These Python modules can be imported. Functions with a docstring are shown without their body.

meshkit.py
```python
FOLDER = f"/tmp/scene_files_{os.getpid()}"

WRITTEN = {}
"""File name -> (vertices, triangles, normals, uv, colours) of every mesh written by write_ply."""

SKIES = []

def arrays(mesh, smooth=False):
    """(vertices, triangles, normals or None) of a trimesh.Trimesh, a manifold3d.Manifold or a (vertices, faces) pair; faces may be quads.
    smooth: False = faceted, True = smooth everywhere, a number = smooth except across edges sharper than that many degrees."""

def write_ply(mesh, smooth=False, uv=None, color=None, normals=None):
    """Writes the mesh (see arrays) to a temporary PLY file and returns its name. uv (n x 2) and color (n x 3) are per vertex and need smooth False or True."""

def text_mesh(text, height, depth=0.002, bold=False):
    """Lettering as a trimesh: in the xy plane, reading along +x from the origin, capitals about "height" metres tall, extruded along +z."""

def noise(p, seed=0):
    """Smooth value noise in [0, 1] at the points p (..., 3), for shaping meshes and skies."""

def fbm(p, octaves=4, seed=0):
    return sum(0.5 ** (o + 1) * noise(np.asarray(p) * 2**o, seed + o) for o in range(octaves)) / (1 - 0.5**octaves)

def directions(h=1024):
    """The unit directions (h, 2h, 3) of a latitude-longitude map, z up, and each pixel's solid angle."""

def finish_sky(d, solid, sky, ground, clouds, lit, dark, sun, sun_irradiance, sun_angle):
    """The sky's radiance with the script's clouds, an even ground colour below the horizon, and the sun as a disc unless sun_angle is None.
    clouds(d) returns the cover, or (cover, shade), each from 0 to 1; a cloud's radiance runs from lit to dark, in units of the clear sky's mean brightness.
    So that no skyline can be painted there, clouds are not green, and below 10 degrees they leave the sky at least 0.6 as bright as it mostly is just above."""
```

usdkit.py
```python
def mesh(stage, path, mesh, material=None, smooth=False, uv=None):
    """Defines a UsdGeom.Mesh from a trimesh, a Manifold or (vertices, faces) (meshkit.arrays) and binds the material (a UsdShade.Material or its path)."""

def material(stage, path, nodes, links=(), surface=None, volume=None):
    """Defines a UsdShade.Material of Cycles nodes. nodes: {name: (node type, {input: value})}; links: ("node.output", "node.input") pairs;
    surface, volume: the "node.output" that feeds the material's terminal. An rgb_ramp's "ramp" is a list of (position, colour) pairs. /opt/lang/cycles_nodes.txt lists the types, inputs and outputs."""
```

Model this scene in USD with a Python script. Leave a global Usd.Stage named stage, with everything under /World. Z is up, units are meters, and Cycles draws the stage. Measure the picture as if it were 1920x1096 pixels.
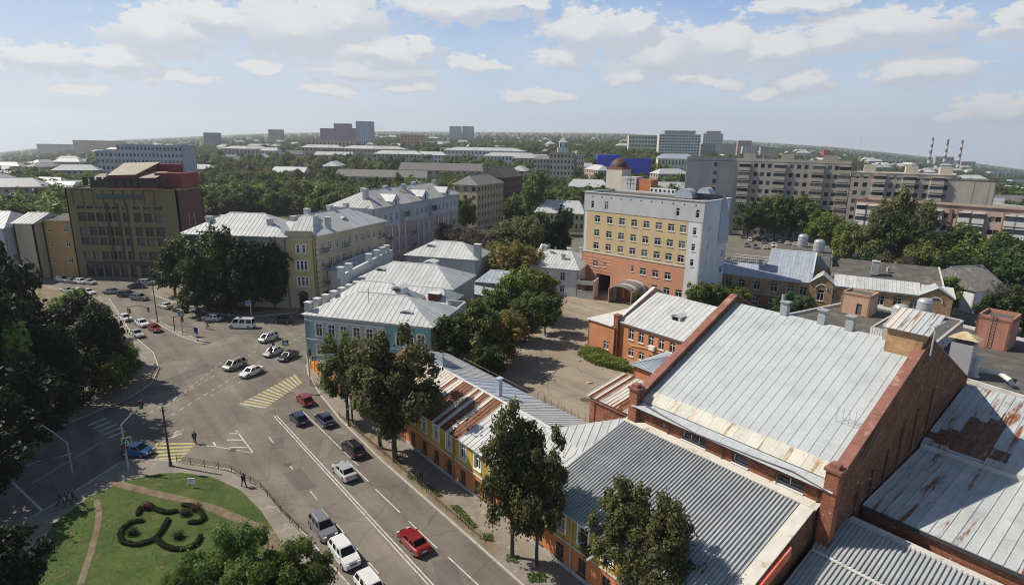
import math, random
import numpy as np, trimesh, usdkit, meshkit, manifold3d
from shapely.geometry import Polygon, box as sbox, LineString
from shapely.ops import unary_union
from pxr import Usd, UsdGeom, UsdLux, UsdShade, Gf, Sdf, Vt

stage = Usd.Stage.CreateInMemory()
UsdGeom.SetStageUpAxis(stage, UsdGeom.Tokens.z); UsdGeom.SetStageMetersPerUnit(stage, 1.0)
UsdGeom.Xform.Define(stage, '/World'); stage.SetDefaultPrim(stage.GetPrimAtPath('/World'))
UsdGeom.Scope.Define(stage, '/World/Looks')

# ------------------------------------------------------------------ camera
FPX, H, PW, PH = 1100., 38., 1920, 1096          # focal length in photo pixels, eye height
PITCH, ROLL = math.atan((PH/2-268.)/FPX), math.radians(1.0)
fwd = np.array([0, math.cos(PITCH), -math.sin(PITCH)]); r0_ = np.array([1., 0, 0]); u0_ = np.array([0, math.sin(PITCH), math.cos(PITCH)])
right = r0_*math.cos(ROLL)+u0_*math.sin(ROLL); up = u0_*math.cos(ROLL)-r0_*math.sin(ROLL)
cam = UsdGeom.Camera.Define(stage, '/World/camera')
cam.CreateHorizontalApertureAttr(36.0); cam.CreateVerticalApertureAttr(36.0*584/1024); cam.CreateFocalLengthAttr(36.0*FPX/PW)
cam.CreateClippingRangeAttr(Gf.Vec2f(0.5, 20000)); cam.CreateExposureAttr(0.2)
m4 = Gf.Matrix4d(*right, 0, *up, 0, *(-fwd), 0, 0, 0, H, 1)
cam.AddTransformOp().Set(m4)

# ------------------------------------------------------------------ sky, sun, haze
SUN_AZ, SUN_EL = math.radians(-76.), math.radians(47.)
SKY_STRENGTH, SUN_I = 0.068, 1.25
L = '/World/Looks/'
def M(name, nodes, links=(), surface='p.BSDF', volume=None): return usdkit.material(stage, L+name, nodes, links, surface=surface, volume=volume)
def pix_dir(px, py):
    d = fwd+right*(px-PW/2)/FPX-up*(py-PH/2)/FPX; d = d/np.linalg.norm(d)
    return math.atan2(d[0], d[1]), math.asin(d[2])
CLOUDS = [(300,62,95,42),(400,30,70,26),(560,48,150,50),(640,35,90,45),(700,100,120,34),(800,85,50,22),(870,14,160,28),(1105,58,118,40),(1200,42,50,22),(1235,105,120,55),(1365,85,80,38),(1440,100,80,34),
          (1640,58,160,36),(1560,75,90,26),(1735,132,75,30),(1915,45,36,30),(90,108,60,26),(215,112,60,22),(1500,8,110,16),(1900,200,80,24),(1060,105,70,18),(1500,150,60,22),(700,130,150,18),(960,2,90,12),(0,118,25,14),(330,150,60,15),(480,120,50,15),(620,168,60,13),(760,160,70,15),(890,118,60,17),(1010,180,80,14),(1300,150,90,12),(1430,172,50,10),(1800,218,60,10),(160,170,50,10),(1180,145,60,16)]
def make_sky():
    n = {'tc': ('texture_coordinate', {}), 'sep': ('separate_xyz', {}), 'az': ('math', {'math_type': 'arctan2'}), 'el': ('math', {'math_type': 'arcsine'}), 'v': ('combine_xyz', {'z': 0.0}),
         'sky': ('sky_texture', {'sky_type': 'single_scattering', 'sun_disc': False, 'sun_elevation': SUN_EL, 'sun_rotation': SUN_AZ, 'altitude': 100.0, 'air_density': 1.0, 'aerosol_density': 0.35, 'ozone_density': 1.0}),
         'n1': ('noise_texture', {'scale': 13.0, 'detail': 7.0, 'roughness': 0.6}), 'wv': ('mapping', {'mapping_type': 'point', 'scale': (1, 1.9, 1)}),
         'n2': ('noise_texture', {'scale': 40.0, 'detail': 8.0, 'roughness': 0.62}), 'n3': ('noise_texture', {'scale': 3.2, 'detail': 5.0, 'roughness': 0.6}),
         'woff': ('vector_math', {'math_type': 'subtract', 'vector2': (0.5, 0.5, 0.5)}), 'wsc': ('vector_math', {'math_type': 'multiply', 'vector2': (0.15, 0.05, 0)}), 'vv': ('vector_math', {'math_type': 'add'}),
         'up': ('vector_math', {'math_type': 'add', 'vector2': (-0.008, 0.016, 0)})}
    l = [('tc.generated', 'sep.vector'), ('sep.x', 'az.value1'), ('sep.y', 'az.value2'), ('sep.z', 'el.value1'), ('az.value', 'v.x'), ('el.value', 'v.y'),
         ('v.vector', 'wv.vector'), ('wv.vector', 'n1.vector'), ('wv.vector', 'n2.vector'), ('wv.vector', 'n3.vector'), ('n1.color', 'woff.vector1'), ('woff.vector', 'wsc.vector1'), ('wsc.vector', 'vv.vector1'), ('v.vector', 'vv.vector2'), ('vv.vector', 'up.vector1')]
    def field(tag, src):
        prev = None
        for k, (px, py, wx, wy) in enumerate(CLOUDS):
            a, e = pix_dir(px, py)
            n[f'{tag}s{k}'] = ('vector_math', {'math_type': 'subtract', 'vector2': (a, e, 0)}); n[f'{tag}m{k}'] = ('vector_math', {'math_type': 'multiply', 'vector2': (FPX*1.12/wx, FPX*0.95/wy, 0)})
            n[f'{tag}d{k}'] = ('vector_math', {'math_type': 'length'})
            l.extend([(src, f'{tag}s{k}.vector1'), (f'{tag}s{k}.vector', f'{tag}m{k}.vector1'), (f'{tag}m{k}.vector', f'{tag}d{k}.vector1')])
            if prev is None: prev = f'{tag}d{k}.value'
            else:
                n[f'{tag}x{k}'] = ('math', {'math_type': 'minimum'}); l.extend([(prev, f'{tag}x{k}.value1'), (f'{tag}d{k}.value', f'{tag}x{k}.value2')]); prev = f'{tag}x{k}.value'
        return prev
    f1, f2 = field('a', 'vv.vector'), field('b', 'up.vector')
    n.update({'n2m': ('math', {'math_type': 'multiply_add', 'value2': 1.9, 'value3': -0.95}), 'fs': ('math', {'math_type': 'add'}), 'cov': ('map_range', {'range_type': 'smoothstep', 'from_min': 1.05, 'from_max': 0.72, 'to_min': 0.0, 'to_max': 0.92}),
              'sh': ('math', {'math_type': 'subtract'}), 'shade': ('map_range', {'range_type': 'smoothstep', 'from_min': -0.18, 'from_max': 0.42, 'to_min': 1.0, 'to_max': 0.0}),
              'veil': ('map_range', {'range_type': 'smoothstep', 'from_min': 0.36, 'from_max': 0.72, 'to_min': 0.0, 'to_max': 0.6}),
              'vband': ('map_range', {'range_type': 'smoothstep', 'from_min': 0.36, 'from_max': 0.05, 'to_min': 0.1, 'to_max': 1.0}), 'vm': ('math', {'math_type': 'multiply'}),
              'veilc': ('mix', {'mix_type': 'mix', 'color2': CLOUD_VEIL}), 'eln': ('map_range', {'from_min': 0.0, 'from_max': 0.6, 'clamp': True}), 'hzc': ('rgb_ramp', {'ramp': [(0.0, (0.76, 0.885, 1.02)), (0.2, (0.60, 0.80, 1.06)), (0.42, (0.27, 0.52, 1.02)), (1.0, (0.2, 0.4, 0.8))]}), 'hzs': ('mix', {'mix_type': 'multiply', 'fac': 1.0, 'color2': (HAZE_SKY,)*3}),
              'hzf': ('rgb_ramp', {'ramp': [(0.0, (0.95,)*3), (0.2, (0.88,)*3), (0.45, (0.75,)*3), (1.0, (0.0,)*3)]}), 'hzm': ('mix', {}), 'cc': ('mix', {'mix_type': 'mix', 'color1': CLOUD_LIT, 'color2': CLOUD_DARK}), 'out': ('mix', {'mix_type': 'mix'}),
              'bg': ('background_shader', {'strength': SKY_STRENGTH})})
    l += [('n2.fac', 'n2m.value1'), (f1, 'fs.value1'), ('n2m.value', 'fs.value2'), ('fs.value', 'cov.value'), (f2, 'sh.value1'), (f1, 'sh.value2'), ('sh.value', 'shade.value'),
          ('n3.fac', 'veil.value'), ('el.value', 'vband.value'), ('veil.result', 'vm.value1'), ('vband.result', 'vm.value2'), ('vm.value', 'veilc.fac'), ('el.value', 'eln.value'), ('eln.result', 'hzc.fac'), ('eln.result', 'hzf.fac'), ('hzc.color', 'hzs.color1'), ('hzf.color', 'hzm.fac'), ('sky.color', 'hzm.color1'), ('hzs.color', 'hzm.color2'), ('hzm.color', 'veilc.color1'),
          ('shade.result', 'cc.fac'), ('cov.result', 'out.fac'), ('veilc.color', 'out.color1'), ('cc.color', 'out.color2'), ('out.color', 'bg.color')]
    return M('sky_look', n, l, surface='bg.background')
CLOUD_LIT, CLOUD_DARK, CLOUD_VEIL, HAZE_SKY = (10.6, 10.5, 10.4), (7.4, 7.9, 8.8), (9.0, 9.7, 10.6), 10.6
dome = UsdLux.DomeLight.Define(stage, '/World/sky')
UsdShade.MaterialBindingAPI.Apply(dome.GetPrim()).Bind(make_sky())
sun = UsdLux.DistantLight.Define(stage, '/World/sun')
sun.CreateIntensityAttr(SUN_I); sun.CreateAngleAttr(0.53); sun.CreateNormalizeAttr(True); sun.CreateColorAttr(Gf.Vec3f(1.0, 0.915, 0.785))
SUNV = np.array([math.sin(SUN_AZ)*math.cos(SUN_EL), math.cos(SUN_AZ)*math.cos(SUN_EL), math.sin(SUN_EL)])
rot = Gf.Rotation(Gf.Vec3d(0, 0, 1), Gf.Vec3d(*SUNV)); sun.AddTransformOp().Set(Gf.Matrix4d().SetRotate(rot))

# ------------------------------------------------------------------ measuring helpers (photo pixel -> point in the place)
O = np.array([0, 0, H]); Z = np.array([0, 0, 1.])
def ray(px, py): return fwd+right*(px-PW/2)/FPX-up*(py-PH/2)/FPX
def G(px, py, z=0.): d = ray(px, py); return O+d*((z-H)/d[2])
AZG = math.radians(140.5); A = np.array([math.sin(AZG), math.cos(AZG), 0]); B = np.array([-A[1], A[0], 0])
B = B if B[1] > 0 else -B
def S(s, t, z=0.): return A*s+B*t+Z*z
def Pt(px, py, t): d = ray(px, py); return O+d*((t-O@B)/(d@B))
def dirv(az): a = math.radians(az); return np.array([math.sin(a), math.cos(a), 0])
def V(px, py, p, az): u = dirv(az); n = np.array([-u[1], u[0], 0]); d = ray(px, py); return O+d*(((np.asarray(p)-O)@n)/(d@n))
def RP(px, py, p0, az, m):
    u = dirv(az); b = np.array([-u[1], u[0], 0]); b = b if b[1] > 0 else -b
    n = Z-m*b; d = ray(px, py); return O+d*(((np.asarray(p0)-O)@n)/(d@n))
def proj(p): d = np.asarray(p, float)-O; z = d@fwd; return PW/2+FPX*(d@right)/z, PH/2-FPX*(d@up)/z
def hz(g, top):
    lo, hi = 0., 250.
    for _ in range(50):
        m = (lo+hi)/2
        if proj(g+Z*m)[1] > top: lo = m
        else: hi = m
    return lo
# the land: flat town centre, a very gentle rise beyond it, falling away at both sides
HX = [-3000, 0, 230, 480, 700, 1000, 1160, 1540, 1700, 1920, 4500]; HD = [-60, -28, -2, 13, 21, 24, 25, 8, -5, -28, -60]
def terrain(x, y):
    x, y = np.asarray(x, float), np.asarray(y, float); yy = np.maximum(y, 1.0)
    c = np.clip(960+1100*x/yy, -3000, 4500); d = np.interp(c, HX, HD)
    r = np.clip((y-270)/700, 0, 1); r = r*r*(3-2*r)
    return np.where(y > 270, d*y/1100.*r, 0.0)
def GT(px, py):
    d = ray(px, py); k = np.exp(np.linspace(math.log(40), math.log(7000), 1500)); p = O+k[:, None]*d
    below = p[:, 2] < terrain(p[:, 0], p[:, 1]); i = int(np.argmax(below)) if below.any() else len(k)-1
    q = p[i].copy(); q[2] = float(terrain(q[0], q[1])); return q

# ------------------------------------------------------------------ prim helpers
used, offs = {}, {}
def nm(parent, name):
    k = used.get((parent, name), 0); used[(parent, name)] = k+1
    return f'{parent}/{name}' if k == 0 else f'{parent}/{name}_{k:03d}'
def tag(p, label=None, cat=None, group=None, kind=None):
    for k, v in (('label', label), ('category', cat), ('group', group), ('kind', kind)):
        if v: p.SetCustomDataByKey(k, v)
    return p
class T:                                          # a thing: an Xform under /World; parts keep world coordinates minus its base
    def __init__(s, name, label=None, cat=None, loc=(0, 0, 0), rz=0, group=None, kind=None, local=False):
        s.path = nm('/World', name); x = UsdGeom.Xform.Define(stage, s.path); s.x = x
        s.off = np.zeros(3) if local else np.array(loc, float)
        x.AddTranslateOp().Set(Gf.Vec3d(*map(float, loc)))
        if rz: x.AddRotateZOp().Set(float(rz))
        s.prim = x.GetPrim(); offs[s.path] = s.off; tag(s.prim, label, cat, group, kind)
def arr(mesh):
    if hasattr(mesh, 'to_mesh'): m = mesh.to_mesh(); return np.array(m.vert_properties[:, :3]), np.array(m.tri_verts)
    if isinstance(mesh, tuple): return np.asarray(mesh[0], float), np.asarray(mesh[1], int)
    return np.array(mesh.vertices, float), np.array(mesh.faces, int)
def part(parent, name, mesh, mat, smooth=False, label=None):
    pp = parent if isinstance(parent, str) else parent.path
    v, f = arr(mesh)
    off = offs.get(pp, np.zeros(3)); path = nm(pp, name); offs[path] = off
    usdkit.mesh(stage, path, (v-off, f), mat, smooth)
    if label: tag(stage.GetPrimAtPath(path), label)
    return path
def top(name, mesh, mat, label=None, cat=None, group=None, kind=None, smooth=False):
    path = nm('/World', name); v, f = arr(mesh)
    c = np.array([*(v[:, :2].min(0)+v[:, :2].max(0))/2, v[:, 2].min()]) if kind != 'structure' else np.zeros(3)
    mm = usdkit.mesh(stage, path, (v-c, f), mat, smooth); mm.AddTranslateOp().Set(Gf.Vec3d(*map(float, c)))
    offs[path] = c; tag(mm.GetPrim(), label, cat, group, kind); return path
class MB:                                         # gathers pieces of one mesh
    def __init__(s): s.v, s.f, s.n = [], [], 0
    def add(s, v, f): v = np.asarray(v, float); s.v.append(v); s.f.append(np.asarray(f, int)+s.n); s.n += len(v); return s
    def mesh(s, m): return s.add(*arr(m))
    def get(s): return np.vstack(s.v), np.vstack(s.f)
    def obox(s, c, ex, ey, ez):                   # box from centre and three half-axis vectors
        c, ex, ey, ez = (np.asarray(q, float) for q in (c, ex, ey, ez))
        v = [c+i*ex+j*ey+k*ez for k in (-1, 1) for j in (-1, 1) for i in (-1, 1)]
        f = [[0,2,1],[1,2,3],[4,5,6],[5,7,6],[0,1,4],[1,5,4],[2,6,3],[3,6,7],[0,4,2],[2,4,6],[1,3,5],[3,7,5]]
        return s.add(v, f)
    def box(s, c, sx, sy, sz, az=None):
        e = dirv(az) if az is not None else np.array([1., 0, 0]); n = np.array([-e[1], e[0], 0])
        return s.obox(c, e*sx/2, n*sy/2, Z*sz/2)
    def tube(s, pts, r, n=6, cap=True):
        pts = [np.asarray(p, float) for p in pts]; rr = r if hasattr(r, '__len__') else [r]*len(pts); rings = []
        for i, p in enumerate(pts):
            d = pts[min(i+1, len(pts)-1)]-pts[max(i-1, 0)]; d = d/max(np.linalg.norm(d), 1e-9)
            a = np.cross(d, [0, 0, 1.] if abs(d[2]) < .95 else [1., 0, 0]); a /= np.linalg.norm(a); b = np.cross(d, a)
            rings.append([p+rr[i]*(a*math.cos(t)+b*math.sin(t)) for t in np.arange(n)*2*math.pi/n])
        v = np.vstack(rings); f = []
        for i in range(len(pts)-1):
            for k in range(n):
                a0, a1 = i*n+k, i*n+(k+1) % n; f += [[a0, a1+n, a1], [a0, a0+n, a1+n]] if False else [[a0, a1, a1+n], [a0, a1+n, a0+n]]
        if cap:
            for k in range(1, n-1): f.append([0, k+1, k]); e = (len(pts)-1)*n; f.append([e, e+k, e+k+1])
        return s.add(v, f)
    def quad(s, a, b, c, d): return s.add([a, b, c, d], [[0, 1, 2], [0, 2, 3]])
def hull(pts):
    m = trimesh.convex.convex_hull(np.asarray(pts, float)); return np.array(m.vertices), np.array(m.faces)
def extr(poly, h):
    ms = [trimesh.creation.extrude_polygon(g, h, engine='earcut') for g in getattr(poly, 'geoms', [poly]) if g.area > 1e-6]
    m = trimesh.util.concatenate(ms); return np.array(m.vertices), np.array(m.faces)
def slab(pts, z0, z1):
    p = pts if hasattr(pts, 'area') else Polygon([(q[0], q[1]) for q in pts]).buffer(0)
    v, f = extr(p, z1-z0); return v+[0, 0, z0], f
def sheet(pts, z):
    p = pts if hasattr(pts, 'area') else Polygon([(q[0], q[1]) for q in pts]).buffer(0)
    v, f = extr(p, 0.01); k = (v[f][:, :, 2] > 0.005).all(1); f = f[k]; u, inv = np.unique(f, return_inverse=True)
    v = v[u].copy(); v[:, 2] = z; return v, inv.reshape(f.shape)
def pxs(*p, z=0.): return [G(x, y, z) for x, y in p]

# ------------------------------------------------------------------ materials
def noisy(name, c1, c2, scale=1.0, rough=0.75, c3=None, scale2=None, spec=0.3, metallic=0.0, bump=0.0, stretch=None, rnd=0.0, detail=4.0, lo=0.35, hi=0.65, coat=0.0):
    n = {'g': ('geometry', {}), 'n1': ('noise_texture', {'scale': scale, 'detail': detail, 'roughness': 0.6}), 'r': ('rgb_ramp', {'ramp': [(lo, c1), (hi, c2)]}),
         'p': ('principled_bsdf', {'roughness': rough, 'specular_ior_level': spec, 'metallic': metallic, 'coat_weight': coat})}
    l = [('n1.fac', 'r.fac')]; src = 'g.position'
    if stretch: n['mp'] = ('mapping', {'mapping_type': 'point', 'scale': stretch}); l += [(src, 'mp.vector')]; src = 'mp.vector'
    l += [(src, 'n1.vector')]; col = 'r.color'
    if c3 is not None:
        n['n2'] = ('noise_texture', {'scale': scale2, 'detail': 5.0, 'roughness': 0.65}); n['r2'] = ('map_range', {'range_type': 'smoothstep', 'from_min': 0.54, 'from_max': 0.7}); n['mx'] = ('mix', {'color2': c3})
        l += [(src, 'n2.vector'), ('n2.fac', 'r2.value'), ('r2.result', 'mx.fac'), (col, 'mx.color1')]; col = 'mx.color'
    if rnd:
        n['oi'] = ('object_info', {}); n['rv'] = ('map_range', {'to_min': 1-rnd, 'to_max': 1+rnd}); n['hv'] = ('hsv', {})
        l += [('oi.random', 'rv.value'), ('rv.result', 'hv.value'), (col, 'hv.color')]; col = 'hv.color'
    if bump:
        n['n4'] = ('noise_texture', {'scale': 14.0, 'detail': 4.0}); n['b'] = ('bump', {'strength': bump, 'distance': 0.03}); l += [('g.position', 'n4.vector'), ('n4.fac', 'b.height'), ('b.normal', 'p.normal')]
    l += [(col, 'p.base_color')]
    return M(name, n, l)
def plain(name, c, rough=0.5, metallic=0.0, spec=0.5, coat=0.0): return M(name, {'p': ('principled_bsdf', {'base_color': c, 'roughness': rough, 'metallic': metallic, 'specular_ior_level': spec, 'coat_weight': coat})})
def mul(c, k): return tuple(min(1, x*k) for x in c)
def plaster(name, c, dirt=0.6, scale=0.35): return noisy(name, mul(c, 0.86), c, scale, 0.85, mul(c, dirt), 0.22, 0.2, stretch=(1, 1, 0.45), bump=0.15)
def brickmat(name, c1, c2, mortar, az):
    n = {'g': ('geometry', {}), 'mp': ('mapping', {'mapping_type': 'point', 'rotation': (0, 0, -math.radians(90-az))}), 'sp': ('separate_xyz', {}), 'cb': ('combine_xyz', {}),
         'bt': ('brick_texture', {'color1': c1, 'color2': c2, 'mortar': mortar, 'scale': 1.0, 'brick_width': 0.42, 'row_height': 0.16, 'mortar_size': 0.018, 'mortar_smooth': 0.3}),
         'n1': ('noise_texture', {'scale': 0.7, 'detail': 6.0, 'roughness': 0.7}), 'r': ('rgb_ramp', {'ramp': [(0.3, (0.45, 0.42, 0.42)), (0.6, (1.05, 1.0, 1.0)), (0.8, (1.35, 1.25, 1.15))]}), 'm': ('mix', {'mix_type': 'multiply', 'fac': 1.0}),
         'n3': ('noise_texture', {'scale': 2.6, 'detail': 5.0}), 'r3': ('map_range', {'range_type': 'smoothstep', 'from_min': 0.64, 'from_max': 0.72}), 'm3': ('mix', {'color2': (0.42, 0.36, 0.31)}),
         'p': ('principled_bsdf', {'roughness': 0.9, 'specular_ior_level': 0.15})}
    return M(name, n, [('g.position', 'mp.vector'), ('mp.vector', 'sp.vector'), ('sp.x', 'cb.x'), ('sp.z', 'cb.y'), ('cb.vector', 'bt.vector'), ('g.position', 'n1.vector'), ('n1.fac', 'r.fac'), ('bt.color', 'm.color1'), ('r.color', 'm.color2'),
                       ('g.position', 'n3.vector'), ('n3.fac', 'r3.value'), ('r3.result', 'm3.fac'), ('m.color', 'm3.color1'), ('m3.color', 'p.base_color')])
def metal(name, c, rust=None, amount=0.6, rough=0.5, rnd=0.06, sc=0.8):
    """painted or galvanised sheet; rust: stains that run down the slope"""
    n = {'g': ('geometry', {}), 'n1': ('noise_texture', {'scale': 0.5, 'detail': 5.0, 'roughness': 0.65}), 'r': ('rgb_ramp', {'ramp': [(0.3, mul(c, 0.84)), (0.5, c), (0.72, mul(c, 1.08))]}),
         'oi': ('object_info', {}), 'rv': ('map_range', {'to_min': 1-rnd, 'to_max': 1+rnd}), 'hv': ('hsv', {}),
         'n2': ('noise_texture', {'scale': 5.0, 'detail': 4.0}), 'd': ('map_range', {'from_min': 0.3, 'from_max': 0.7, 'to_min': 0.9, 'to_max': 1.06}), 'hv2': ('hsv', {}),
         'nb': ('noise_texture', {'scale': 1.3, 'detail': 3.0}), 'bp': ('bump', {'strength': 0.35, 'distance': 0.06}), 'p': ('principled_bsdf', {'roughness': rough, 'specular_ior_level': 0.4})}
    l = [('g.position', 'nb.vector'), ('nb.fac', 'bp.height'), ('bp.normal', 'p.normal'), ('g.position', 'n1.vector'), ('n1.fac', 'r.fac'), ('r.color', 'hv.color'), ('oi.random', 'rv.value'), ('rv.result', 'hv.value'), ('g.position', 'n2.vector'), ('n2.fac', 'd.value'), ('d.result', 'hv2.value'), ('hv.color', 'hv2.color')]
    col = 'hv2.color'
    if rust:
        n.update({'mr': ('mapping', {'mapping_type': 'point', 'rotation': (0, 0, -math.radians(90-50.5))}), 'mp': ('mapping', {'mapping_type': 'point', 'scale': (0.16, 1.6, 0.3)}), 'n3': ('noise_texture', {'scale': sc, 'detail': 7.0, 'roughness': 0.72}),
                  'rs': ('map_range', {'range_type': 'smoothstep', 'from_min': 1.02-amount*0.8, 'from_max': 1.12-amount*0.8}), 'n5': ('noise_texture', {'scale': 2.5, 'detail': 5.0}), 'rc': ('rgb_ramp', {'ramp': [(0.3, mul(rust, 0.55)), (0.55, rust), (0.75, mul(rust, 1.5))]}), 'mx': ('mix', {})})
        l += [('g.position', 'mr.vector'), ('mr.vector', 'mp.vector'), ('mp.vector', 'n3.vector'), ('n3.fac', 'rs.value'), ('rs.result', 'mx.fac'), ('g.position', 'n5.vector'), ('n5.fac', 'rc.fac'), (col, 'mx.color1'), ('rc.color', 'mx.color2')]; col = 'mx.color'
    l += [(col, 'p.base_color')]
    return M(name, n, l)
def leafmat(name, c1, c2, c3=None):
    n = {'g': ('geometry', {}), 'n1': ('noise_texture', {'scale': 0.55, 'detail': 3.0}), 'r': ('rgb_ramp', {'ramp': [(0.3, c1), (0.7, c2)]}), 'oi': ('object_info', {}), 'rv': ('map_range', {'to_min': 0.72, 'to_max': 1.3}), 'rh': ('map_range', {'to_min': 0.475, 'to_max': 0.515}), 'hv': ('hsv', {}),
         'ri': ('map_range', {'to_min': 0.7, 'to_max': 1.35}), 'hv2': ('hsv', {}), 'p': ('principled_bsdf', {'roughness': 0.55, 'specular_ior_level': 0.35}), 't': ('translucent_bsdf', {}), 'mx': ('mix_closure', {'fac': 0.36}), 'hv3': ('hsv', {'value': 1.5, 'hue': 0.485})}
    l = [('g.position', 'n1.vector'), ('n1.fac', 'r.fac'), ('oi.random', 'rv.value'), ('oi.random', 'rh.value'), ('rv.result', 'hv.value'), ('rh.result', 'hv.hue'), ('r.color', 'hv.color'), ('g.random_per_island', 'ri.value'), ('ri.result', 'hv2.value'), ('hv.color', 'hv2.color'),
         ('hv2.color', 'p.base_color'), ('hv2.color', 'hv3.color'), ('hv3.color', 't.color'), ('p.BSDF', 'mx.closure1'), ('t.BSDF', 'mx.closure2')]
    return M(name, n, l, surface='mx.closure')
WHITE_ROOF = [metal('roof_white_sheet', (0.50, 0.51, 0.505)), metal('roof_white_sheet_b', (0.455, 0.465, 0.46))]
HALL_ROOF = [metal('hall_roof_sheet', (0.415, 0.445, 0.455), rnd=0.015)]
ZINC_ROOF = [metal('roof_zinc_sheet', (0.36, 0.40, 0.45)), metal('roof_zinc_sheet_b', (0.32, 0.36, 0.42))]
OLD_ROOF = [metal('roof_old_sheet', (0.42, 0.42, 0.40), (0.22, 0.10, 0.05), 0.62)]
RUST_ROOF = [metal('roof_rusty_sheet', (0.50, 0.44, 0.37), (0.20, 0.075, 0.03), 0.8), metal('roof_rust_sheet', (0.33, 0.16, 0.08), (0.17, 0.06, 0.025), 0.9), metal('roof_bare_sheet', (0.56, 0.53, 0.47), (0.28, 0.13, 0.06), 0.62)]
STREAK_ROOF = [metal('roof_streaked_sheet', (0.43, 0.46, 0.47), (0.23, 0.085, 0.035), 0.64)]
CORR = [metal('corrugated_sheet_grey', (0.36, 0.375, 0.38), rnd=0.05)]
DARK_ROOF = noisy('bitumen_roof', (0.075, 0.07, 0.065), (0.12, 0.11, 0.10), 0.5, 0.9, (0.17, 0.155, 0.13), 0.3)
SLATE = [noisy('slate_roof', (0.15, 0.145, 0.14), (0.21, 0.20, 0.19), 1.2, 0.85, (0.27, 0.26, 0.24), 0.5)]
FARROOF = [noisy('far_roof', (0.34, 0.34, 0.34), (0.46, 0.46, 0.46), 0.2, 0.7, (0.26, 0.25, 0.25), 0.1, rnd=0.2)]
CAP = noisy('cap_sheet', (0.52, 0.53, 0.52), (0.60, 0.60, 0.58), 0.8, 0.6, (0.40, 0.36, 0.28), 0.6)
FLASH = noisy('flashing', (0.50, 0.48, 0.42), (0.58, 0.56, 0.50), 0.8, 0.7, (0.33, 0.24, 0.14), 0.9)
REDCAP = noisy('red_capping', (0.20, 0.088, 0.068), (0.26, 0.115, 0.088), 0.7, 0.75, (0.38, 0.25, 0.2), 0.8)
REDBAND = noisy('red_painted_parapet', (0.52, 0.11, 0.06), (0.60, 0.15, 0.09), 1.2, 0.7, (0.6, 0.45, 0.4), 1.6)
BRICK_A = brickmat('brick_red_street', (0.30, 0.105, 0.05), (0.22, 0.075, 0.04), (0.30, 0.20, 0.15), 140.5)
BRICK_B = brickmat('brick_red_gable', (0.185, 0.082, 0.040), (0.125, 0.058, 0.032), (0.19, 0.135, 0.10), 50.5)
BRICK_Y = brickmat('brick_ochre', (0.50, 0.32, 0.155), (0.40, 0.25, 0.12), (0.46, 0.35, 0.24), 118)
PANE = [M('pane_dark', {'p': ('principled_bsdf', {'base_color': (0.018, 0.022, 0.028), 'roughness': 0.08, 'specular_ior_level': 0.6})}),
        M('pane_blue', {'p': ('principled_bsdf', {'base_color': (0.05, 0.06, 0.075), 'roughness': 0.12, 'specular_ior_level': 0.6})}),
        M('pane_curtain', {'p': ('principled_bsdf', {'base_color': (0.13, 0.125, 0.115), 'roughness': 0.2, 'specular_ior_level': 0.5})})]
FRAMEW = plain('frame_white', (0.66, 0.66, 0.64), 0.5); FRAMED = plain('frame_brown', (0.10, 0.07, 0.05), 0.6); FRAMEG = plain('frame_grey', (0.34, 0.34, 0.33), 0.6)
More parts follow.
